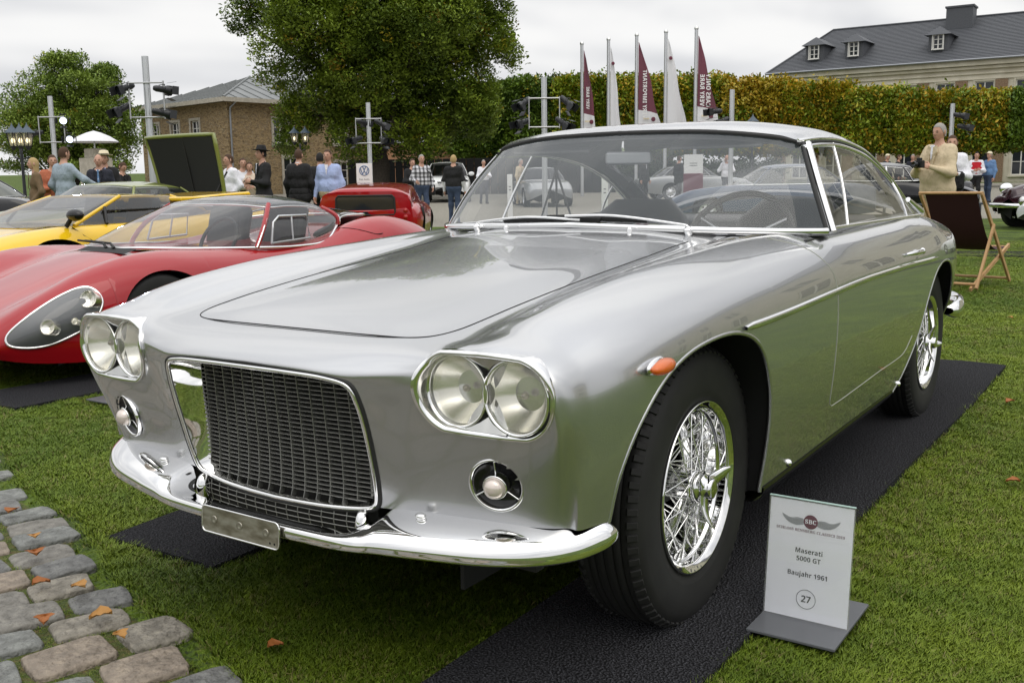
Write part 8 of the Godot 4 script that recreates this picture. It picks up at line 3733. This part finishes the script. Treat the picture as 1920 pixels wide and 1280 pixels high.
# d: label, at, turn, height, top, legs, hair, plus sleeves, coat, hat, arms (elbow and hand for each side), head_turn, stoop, build
func person(d: Dictionary) -> void:
	var n := thing("person", d["label"], "person", d["at"], d["turn"])
	var k: float = d["height"] / 1.78
	var fat: float = d.get("build", 1.0)
	var top: String = d["top"]
	var legs: String = d["legs"]
	var sleeve: String = d.get("sleeve", top)
	var T := "top"
	var arms: Array = d.get("arms", [[0.27, 1.13, -0.02], [0.28, 0.87, 0.06], [0.27, 1.13, -0.02], [0.28, 0.87, 0.06]])
	var stride: float = d.get("stride", 0.06)
	var f := fat
	var bones := [
		[Vector3(-0.085, 0.96, 0), Vector3(0.085, 0.96, 0), 0.12 * f, 0.12 * f, "legs"],
		[Vector3(0.09, 0.9, 0), Vector3(0.1, 0.5, stride * 0.6 + 0.02), 0.088 * f, 0.06 * f, "legs"],
		[Vector3(-0.09, 0.9, 0), Vector3(-0.1, 0.5, -stride * 0.6 + 0.02), 0.088 * f, 0.06 * f, "legs"],
		[Vector3(0.1, 0.5, stride * 0.6 + 0.02), Vector3(0.11, 0.1, stride - 0.02), 0.06 * f, 0.05 * f, "legs"],
		[Vector3(-0.1, 0.5, -stride * 0.6 + 0.02), Vector3(-0.11, 0.1, -stride - 0.02), 0.06 * f, 0.05 * f, "legs"],
		[Vector3(0.11, 0.045, stride - 0.05), Vector3(0.125, 0.035, stride + 0.13), 0.045, 0.035, "shoes"],
		[Vector3(-0.11, 0.045, -stride - 0.05), Vector3(-0.125, 0.035, -stride + 0.13), 0.045, 0.035, "shoes"],
		[Vector3(-0.075, 1.1, 0.01), Vector3(0.075, 1.1, 0.01), 0.125 * f, 0.125 * f, T],
		[Vector3(-0.1, 1.3, 0.0), Vector3(0.1, 1.3, 0.0), 0.118 * f, 0.118 * f, T],
		[Vector3(-0.155, 1.43, -0.012), Vector3(0.155, 1.43, -0.012), 0.062, 0.062, T],
		[Vector3(0, 1.46, -0.01), Vector3(0, 1.58, 0.012), 0.055, 0.052, "skin"]]
	if fat > 1.1:
		bones.append([Vector3(-0.05, 1.08, 0.06), Vector3(0.05, 1.08, 0.06), 0.125 * f, 0.125 * f, T])
	if d.has("coat"):
		bones.append([Vector3(-0.09, d["coat"], 0), Vector3(0.09, d["coat"], 0), 0.135 * f, 0.135 * f, T])
		if d["coat"] < 0.8:
			bones.append([Vector3(-0.1, 0.9, 0), Vector3(0.1, 0.9, 0), 0.13 * f, 0.13 * f, T])
	else:
		bones.append([Vector3(-0.08, 1.0, 0.0), Vector3(0.08, 1.0, 0.0), 0.122 * f, 0.122 * f, T])
	var hands := []
	for s in [1.0, -1.0]:
		var e: Array = arms[0] if s > 0 else arms[2]
		var h: Array = arms[1] if s > 0 else arms[3]
		var el := Vector3(s * e[0], e[1], e[2])
		var ha := Vector3(s * h[0], h[1], h[2])
		bones.append([Vector3(s * 0.175, 1.42, -0.012), el, 0.06 * (0.5 + 0.5 * f), 0.048, T])
		bones.append([el, ha, 0.047, 0.034, "sleeve" if sleeve != top else T])
		var dir := (ha - el).normalized()
		var palm := (Vector3(-s, 0, 0.25) - dir * Vector3(-s, 0, 0.25).dot(dir)).normalized()
		var hand := hand_shape(ha, dir, palm, s)
		# the arm inside the sleeve joins hand and neck
		hand.tube(PackedVector3Array([Vector3(0, 1.47, -0.01), Vector3(s * 0.165, 1.42, -0.012), el, ha + dir * 0.03]), PackedFloat32Array([0.03, 0.035, 0.03, 0.026]), 8)
		hands.append(hand)
	# the coat or shirt hangs over the trousers, so the two are skinned apart
	var cell := 0.024 if not d.get("near", false) else 0.017
	var lower := []
	var upper := []
	for q in bones:
		if q[4] == "legs" or q[4] == "shoes":
			lower.append(q)
		else:
			upper.append(q)
	var parts := skin_over(upper, cell)
	parts.merge(skin_over(lower, cell))
	# skin: neck, head, hands in one mesh
	var skin: Mb = parts.get("skin", Mb.new())
	if parts.has("sleeve") and sleeve == "skin":
		skin.join(parts["sleeve"])
		parts.erase("sleeve")
	if not heads.has("h"):
		heads["h"] = head_shape()
	var ht: float = d.get("head_turn", 0.0)
	var nod: float = d.get("nod", 0.0)
	var hx := Transform3D(Basis(Vector3.UP, ht) * Basis(Vector3.RIGHT, nod), Vector3(0, 1.665, 0.02))
	skin.join(heads["h"], hx)
	for q in hands:
		skin.join(q)
	var sc := Transform3D(Basis.from_scale(Vector3.ONE * k), Vector3.ZERO)
	put_mesh("body", scaled(skin, sc).mesh(), M["skin"], n)
	put_mesh("jacket" if d.has("coat") else "shirt", scaled(parts[T], sc).mesh(), M[top] if M.has(top) else M["beige"], n)
	put_mesh("trousers", scaled(parts["legs"], sc).mesh(), M[legs], n)
	put_mesh("shoes", scaled(parts["shoes"], sc).mesh(), M["shoe"], n)
	if parts.has("sleeve"):
		put_mesh("sleeves", scaled(parts["sleeve"], sc).mesh(), M[sleeve], n)
	# eyes and mouth
	var eyes := Mb.new()
	for s in [1.0, -1.0]:
		eyes.ellipsoid(hx * Vector3(s * 0.031, 0.003, 0.0835), Vector3(0.011, 0.006, 0.006), hx.basis, 8, 6)
		eyes.box(hx * Vector3(s * 0.031, 0.023, 0.088), Vector3(0.03, 0.005, 0.006), hx.basis, 0.002)
	put("eyes", scaled(eyes, sc), M["eye"], n)
	var mouth := Mb.new()
	mouth.ellipsoid(hx * Vector3(0, -0.067, 0.0905), Vector3(0.022, 0.005, 0.006), hx.basis, 8, 6)
	put("mouth", scaled(mouth, sc), M["lip"], n)
	if d["hair"] != "bald":
		var hb := Mb.new()
		var long: float = d.get("hair_long", 0.0)
		var P := []
		for i in 11:
			var t := i / 10.0
			var row := PackedVector3Array()
			for q in 33:
				var a := TAU * q / 32.0
				var front := maxf(0.0, cos(a))
				# hairline: high on the brow, low at the nape
				var low := lerpf(0.072, -0.06 - long, smoothstep(0.75, -0.25, cos(a)))
				var y := lerpf(0.124, low, pow(t, 1.2))
				var r0 := sqrt(maxf(0.0, 1.0 - pow(clampf(y, -0.05, 0.124) / 0.1245, 2.0)))
				row.append(hx * Vector3(sin(a) * 0.0805 * r0, y, cos(a) * (0.101 if cos(a) > 0 else 0.104) * r0 + 0.0 * front))
			P.append(row)
		hb.grid(P, false, true)
		orient(hb, hx.origin)
		put("hair", scaled(hb, sc), M[d["hair"]], n)
	if d.has("hat"):
		var ht_ := Mb.new()
		var tilt := Transform3D(hx.basis * Basis(Vector3.RIGHT, -0.08), hx * Vector3(0, 0.055, -0.005))
		if d["hat"] == "brim":
			ht_.lathe(v2([0.0, 0.1, 0.05, 0.108, 0.08, 0.1, 0.092, 0.06, 0.098, 0.02, 0.12, 0.01, 0.165, 0.016, 0.165, 0.01, 0.12, 0.002, 0.09, 0.004]), tilt, 28)
		else:
			ht_.lathe(v2([0.0, 0.082, 0.045, 0.075, 0.08, 0.045, 0.094, 0.0, 0.09, -0.004]), tilt, 24)
			ht_.ellipsoid(tilt * Vector3(0, 0.004, 0.12), Vector3(0.07, 0.006, 0.06), tilt.basis, 14, 6)
		put("hat", scaled(ht_, sc), M[d.get("hat_mat", "straw")], n)
		if d["hat"] == "brim":
			var bd := Mb.new()
			bd.lathe(v2([0.0985, 0.022, 0.0945, 0.042]), tilt, 28)
			put("hat_band", scaled(bd, sc), M["black_suit"], n)
	if d.has("collar"):
		var cb := Mb.new()
		cb.lathe(v2([0.062, 1.5, 0.06, 1.525, 0.056, 1.53]), Transform3D(Basis(), Vector3(0, 0, -0.004)), 18)
		cb.prism(v2([-0.035, 0.0, 0.035, 0.0, 0.0, -0.2]), 0.012, Transform3D(Basis(Vector3.RIGHT, -0.12), Vector3(0, 1.49, 0.112 * f)))
		put("collar", scaled(cb, sc), M[d["collar"]], n)
	if d.has("coat"):
		# front opening, lapels, buttons and pockets of the jacket
		var f1 := Mb.new()
		for e in [1.0, -1.0]:
			f1.prism(v2([0.0, 0.0, e * 0.055, 0.03, e * 0.075, -0.06, e * 0.05, -0.09, e * 0.02, -0.26]), 0.012, Transform3D(Basis(Vector3.RIGHT, -0.1), Vector3(e * 0.015, 1.46, 0.118 * f)))
		put("lapel", scaled(f1, sc), M[top], n)
		var dk := Mb.new()
		for e in 3:
			dk.ellipsoid(Vector3(0.012, 1.2 - e * 0.11, 0.128 * f), Vector3(0.01, 0.01, 0.006), Basis(), 8, 6)
		dk.tube(PackedVector3Array([Vector3(0, 1.2, 0.122 * f), Vector3(0.004, 1.05, 0.13 * f), Vector3(0.015, d["coat"] - 0.04, 0.128 * f)]), 0.004, 5)
		for e in [1.0, -1.0]:
			dk.box(Vector3(e * 0.12, 1.0, 0.105 * f), Vector3(0.12, 0.012, 0.02), Basis(Vector3.UP, e * 0.5), 0.004)
		put("jacket_fastening", scaled(dk, sc), M["shoe"], n)
	if d.has("tie"):
		var tb := Mb.new()
		tb.prism(v2([-0.014, 0.0, 0.014, 0.0, 0.02, -0.24, 0.0, -0.28, -0.02, -0.24]), 0.01, Transform3D(Basis(Vector3.RIGHT, -0.05), Vector3(0, 1.49, 0.125 * f)))
		put("tie", scaled(tb, sc), M[d["tie"]], n)
	if d.has("vest"):
		var vb := Mb.new()
		var P := []
		for i in 6:
			var y := lerpf(1.02, 1.43, i / 5.0)
			var row := PackedVector3Array()
			for q in 25:
				var a := TAU * q / 24.0
				row.append(Vector3(cos(a) * (0.232 if i < 5 else 0.17), y, sin(a) * 0.14))
			P.append(row)
		vb.grid(P, false, true)
		orient(vb, Vector3(0, 1.2, 0))
		put("waistcoat", scaled(vb, sc), M[d["vest"]], n)
	if d.has("bag"):
		var bb := Mb.new()
		var bp := Vector3(d["bag"][0], d["bag"][1], d["bag"][2])
		bb.box(bp, Vector3(0.22, 0.3, 0.12), Basis(), 0.04)
		put("shoulder_bag", scaled(bb, sc), M["black_suit"], n)
		var sb := Mb.new()
		sb.tube(PackedVector3Array([bp + Vector3(0, 0.14, 0), Vector3(bp.x * 0.75, 1.3, 0.15 * f), Vector3(-bp.x * 0.2, 1.5, 0.0), Vector3(bp.x * 0.7, 1.3, -0.15 * f), bp + Vector3(0, 0.14, -0.02)]), 0.012, 6)
		put("strap", scaled(sb, sc), M["black_suit"], n)
	if d.has("camera_at"):
		var cp := Vector3(d["camera_at"][0], d["camera_at"][1], d["camera_at"][2])
		var c := thing("camera_device", d["camera_label"], "camera", d["at"], d["turn"])
		var bb := Mb.new()
		bb.box(cp, Vector3(0.14, 0.1, 0.07), Basis(), 0.012)
		bb.box(cp + Vector3(0, 0.065, 0), Vector3(0.06, 0.04, 0.06), Basis(), 0.01)
		put("camera_body", scaled(bb, sc), M["black"], c)
		var lb := Mb.new()
		lb.lathe(v2([0.036, 0.0, 0.038, 0.08, 0.034, 0.085, 0.03, 0.08, 0.0, 0.075]), Transform3D(Basis(Vector3.RIGHT, PI / 2), cp + Vector3(0, 0, 0.03)), 18)
		put("camera_lens", scaled(lb, sc), M["black_gloss"], c)


func scaled(b: Mb, xf: Transform3D) -> Mb:
	var o := Mb.new()
	o.join(b, xf)
	return o


func visitor(label: String, across: float, away: float, face_: float, h: float, top: String, legs: String, hair: String, more := {}) -> void:
	# face_: 0 looks at the viewer, PI looks away
	var d := {"label": label, "at": spot(across, away), "turn": 0.5947 + face_, "height": h, "top": top, "legs": legs, "hair": hair}
	d.merge(more)
	person(d)


func build_people() -> void:
	var hold := [[0.27, 1.12, 0.04], [0.1, 1.16, 0.26], [0.27, 1.12, 0.04], [0.1, 1.14, 0.26]]
	var pocket := [[0.31, 1.14, -0.08], [0.21, 0.95, 0.08], [0.31, 1.14, -0.08], [0.21, 0.95, 0.08]]
	visitor("fair haired woman in a brown jacket, leftmost visitor beside the black saloon", -8.52, 18.2, -1.1, 1.66, "brown", "navy", "hair_blond", {"coat": 0.95, "hair_long": 0.1, "arms": pocket})
	visitor("person in an orange top, half hidden behind the brown jacket woman", -8.65, 19.2, 0.6, 1.74, "orange", "navy", "hair_brown", {"arms": hold})
	visitor("man in a pale grey blue jacket seen from behind, arm stretched to the right", -7.95, 18.1, 2.6, 1.84, "light_grey", "navy", "hair_brown", {"coat": 0.92, "near": true, "arms": [[0.3, 1.14, -0.06], [0.3, 0.95, 0.08], [0.34, 1.22, 0.14], [0.38, 1.1, 0.4]]})
	visitor("bald man in a dark blue suit and striped tie facing us", -7.85, 19.4, 0.15, 1.74, "navy", "navy", "bald", {"coat": 0.9, "collar": "white_shirt", "tie": "mid_blue"})
	visitor("man in a dark suit wearing a cream brimmed hat", -8.02, 20.1, 0.2, 1.8, "black_suit", "black_suit", "hair_grey", {"coat": 0.9, "collar": "light_blue", "tie": "navy", "hat": "brim", "arms": hold})
	visitor("dark clothed man bending behind the olive car's lid", -8.45, 22.1, 1.2, 1.66, "black_suit", "black_suit", "hair_brown", {"coat": 0.9, "nod": 0.4})
	visitor("man in a white jacket with black collar standing sideways before the lodge", -5.6, 20.3, -0.9, 1.74, "white_shirt", "navy", "hair_brown", {"arms": pocket, "build": 1.1})
	visitor("man in white shirt and black waistcoat behind the white jacket man", -6.05, 23.0, 0.4, 1.72, "white_shirt", "black_suit", "hair_brown", {"arms": hold})
	visitor("woman in a cream shirt with a black shoulder strap", -5.9, 23.0, 0.2, 1.63, "cream_shirt", "khaki", "hair_brown", {"arms": hold, "bag": [-0.2, 1.05, 0.1], "hair_long": 0.04})
	visitor("man in a long black coat and black brimmed hat, side on", -4.77, 19.6, -1.0, 1.84, "black_suit", "black_suit", "hair_black", {"coat": 0.75, "collar": "white_shirt", "hat": "brim", "hat_mat": "black_suit", "near": true, "arms": hold})
	visitor("broad man in a black suit seen from behind, left of the pair", -4.2, 20.2, 2.9, 1.82, "black_suit", "black_suit", "hair_brown", {"coat": 0.85, "collar": "white_shirt", "build": 1.05, "near": true})
	visitor("man in a black suit, right of the pair seen from behind", -3.98, 21.3, 3.3, 1.78, "black_suit", "black_suit", "hair_black", {"coat": 0.88, "collar": "white_shirt"})
	visitor("man in a light blue sweater and khaki trousers facing us", -3.59, 20.1, -0.2, 1.8, "light_blue", "khaki", "hair_brown", {"near": true, "collar": "white_shirt"})
	visitor("man in black partly hidden behind the checked shirt man", -2.75, 28.6, 0.5, 1.7, "black_suit", "black_suit", "hair_brown", {"arms": hold})
	visitor("man in a black and white checked shirt and jeans carrying a black bag", -2.4, 27.6, 0.4, 1.8, "checked", "jeans", "hair_grey", {"build": 1.04, "near": true, "bag": [0.26, 0.85, 0.0], "stride": 0.1, "arms": [[0.29, 1.12, -0.04], [0.27, 0.9, 0.1], [0.29, 1.14, 0.0], [0.24, 1.06, 0.24]]})
	visitor("boy in a black T-shirt over white sleeves seen from behind", -1.43, 25.8, 2.9, 1.76, "black_suit", "jeans", "hair_blond", {"sleeve": "white_shirt", "near": true})
	visitor("distant man in a white shirt right of the white off-road car", -1.03, 40.0, 0.3, 1.72, "white_shirt", "navy", "hair_grey", {"arms": hold})
	visitor("man in a beige jacket holding a camera, right of the coupe's roof", 6.02, 14.2, -1.1, 1.84, "beige", "khaki", "hair_grey", {"coat": 0.9, "build": 1.22, "near": true, "collar": "white_shirt", "nod": 0.1, "arms": [[0.3, 1.12, 0.1], [0.12, 1.2, 0.3], [0.3, 1.12, 0.1], [0.1, 1.22, 0.3]], "camera_at": [0.02, 1.24, 0.4], "camera_label": "black camera held by the beige jacket man"})
	visitor("person in a white shirt just behind the beige jacket man", 7.15, 16.4, -0.4, 1.76, "white_shirt", "navy", "hair_brown", {"arms": hold, "bag": [0.1, 1.05, 0.2]})
	visitor("man in a red waistcoat over a white shirt", 15.9, 34.5, -0.3, 1.72, "white_shirt", "black_suit", "hair_black", {"vest": "red_cloth", "arms": hold, "stride": 0.1})
	visitor("man in a blue shirt and pale cap right of the red waistcoat", 16.35, 34.5, -1.2, 1.72, "mid_blue", "jeans", "hair_grey", {"hat": "cap"})
	visitor("man in a dark jacket and pale cap beyond the vintage saloon", 14.9, 40.0, 0.6, 1.72, "navy", "navy", "hair_grey", {"coat": 0.9, "hat": "cap"})
	visitor("bareheaded man in dark clothes beyond the vintage saloon", 15.55, 40.5, 1.0, 1.7, "black_suit", "black_suit", "hair_brown", {"coat": 0.9})
	visitor("grey haired man beside the left edge of the beige jacket", 16.0, 40.2, -0.5, 1.7, "navy", "navy", "hair_grey", {"coat": 0.9})
	visitor("person in a beige coat seen through the left of the windscreen", 0.4, 38.0, 1.0, 1.72, "beige", "khaki", "hair_grey", {"coat": 0.8})
	visitor("man in a white shirt taking a picture, seen through the windscreen", 8.05, 37.5, -0.4, 1.76, "white_shirt", "navy", "bald", {"arms": [[0.28, 1.2, 0.14], [0.07, 1.58, 0.2], [0.28, 1.2, 0.14], [0.07, 1.56, 0.2]]})
	visitor("man in a black suit near the middle flagpole, through the windscreen", 5.1, 38.5, 0.8, 1.76, "black_suit", "black_suit", "hair_grey", {"coat": 0.85, "collar": "white_shirt"})
	visitor("man in dark clothes beside the white board, through the windscreen", 6.35, 38.0, 2.0, 1.76, "black_suit", "black_suit", "hair_brown", {"coat": 0.85})
	tripod()


func tripod() -> void:
	var n := thing("camera_tripod", "film camera on a tall tripod seen through the left of the windscreen", "tripod", spot(1.15, 25.0), 0.4)
	var b := Mb.new()
	for k in 3:
		var a := TAU * k / 3.0 + 0.4
		var leg := Mb.new()
		leg.tube(PackedVector3Array([Vector3(0, 1.35, 0), Vector3(cos(a) * 0.5, 0.0, sin(a) * 0.5)]), PackedFloat32Array([0.03, 0.022]), 8)
		put("leg", leg, M["black"], n)
	b.lathe(v2([0.0, 1.5, 0.05, 1.48, 0.06, 1.35, 0.0, 1.32]), Transform3D(), 14)
	put("head", b, M["black"], n)
	var c := Mb.new()
	c.box(Vector3(0, 1.63, 0), Vector3(0.18, 0.24, 0.42), Basis(), 0.03)
	c.box(Vector3(0, 1.8, 0.05), Vector3(0.12, 0.08, 0.3), Basis(), 0.02)
	put("camera_body", c, M["black"], n)
	var l := Mb.new()
	l.lathe(v2([0.06, 0.0, 0.075, 0.16, 0.06, 0.165, 0.0, 0.15]), Transform3D(Basis(Vector3.RIGHT, PI / 2), Vector3(0, 1.63, 0.2)), 16)
	put("camera_lens", l, M["black_gloss"], n)
	var h := Mb.new()
	h.tube(PackedVector3Array([Vector3(0, 1.42, -0.03), Vector3(0.18, 1.2, -0.5)]), 0.012, 6)
	put("pan_handle", h, M["black"], n)
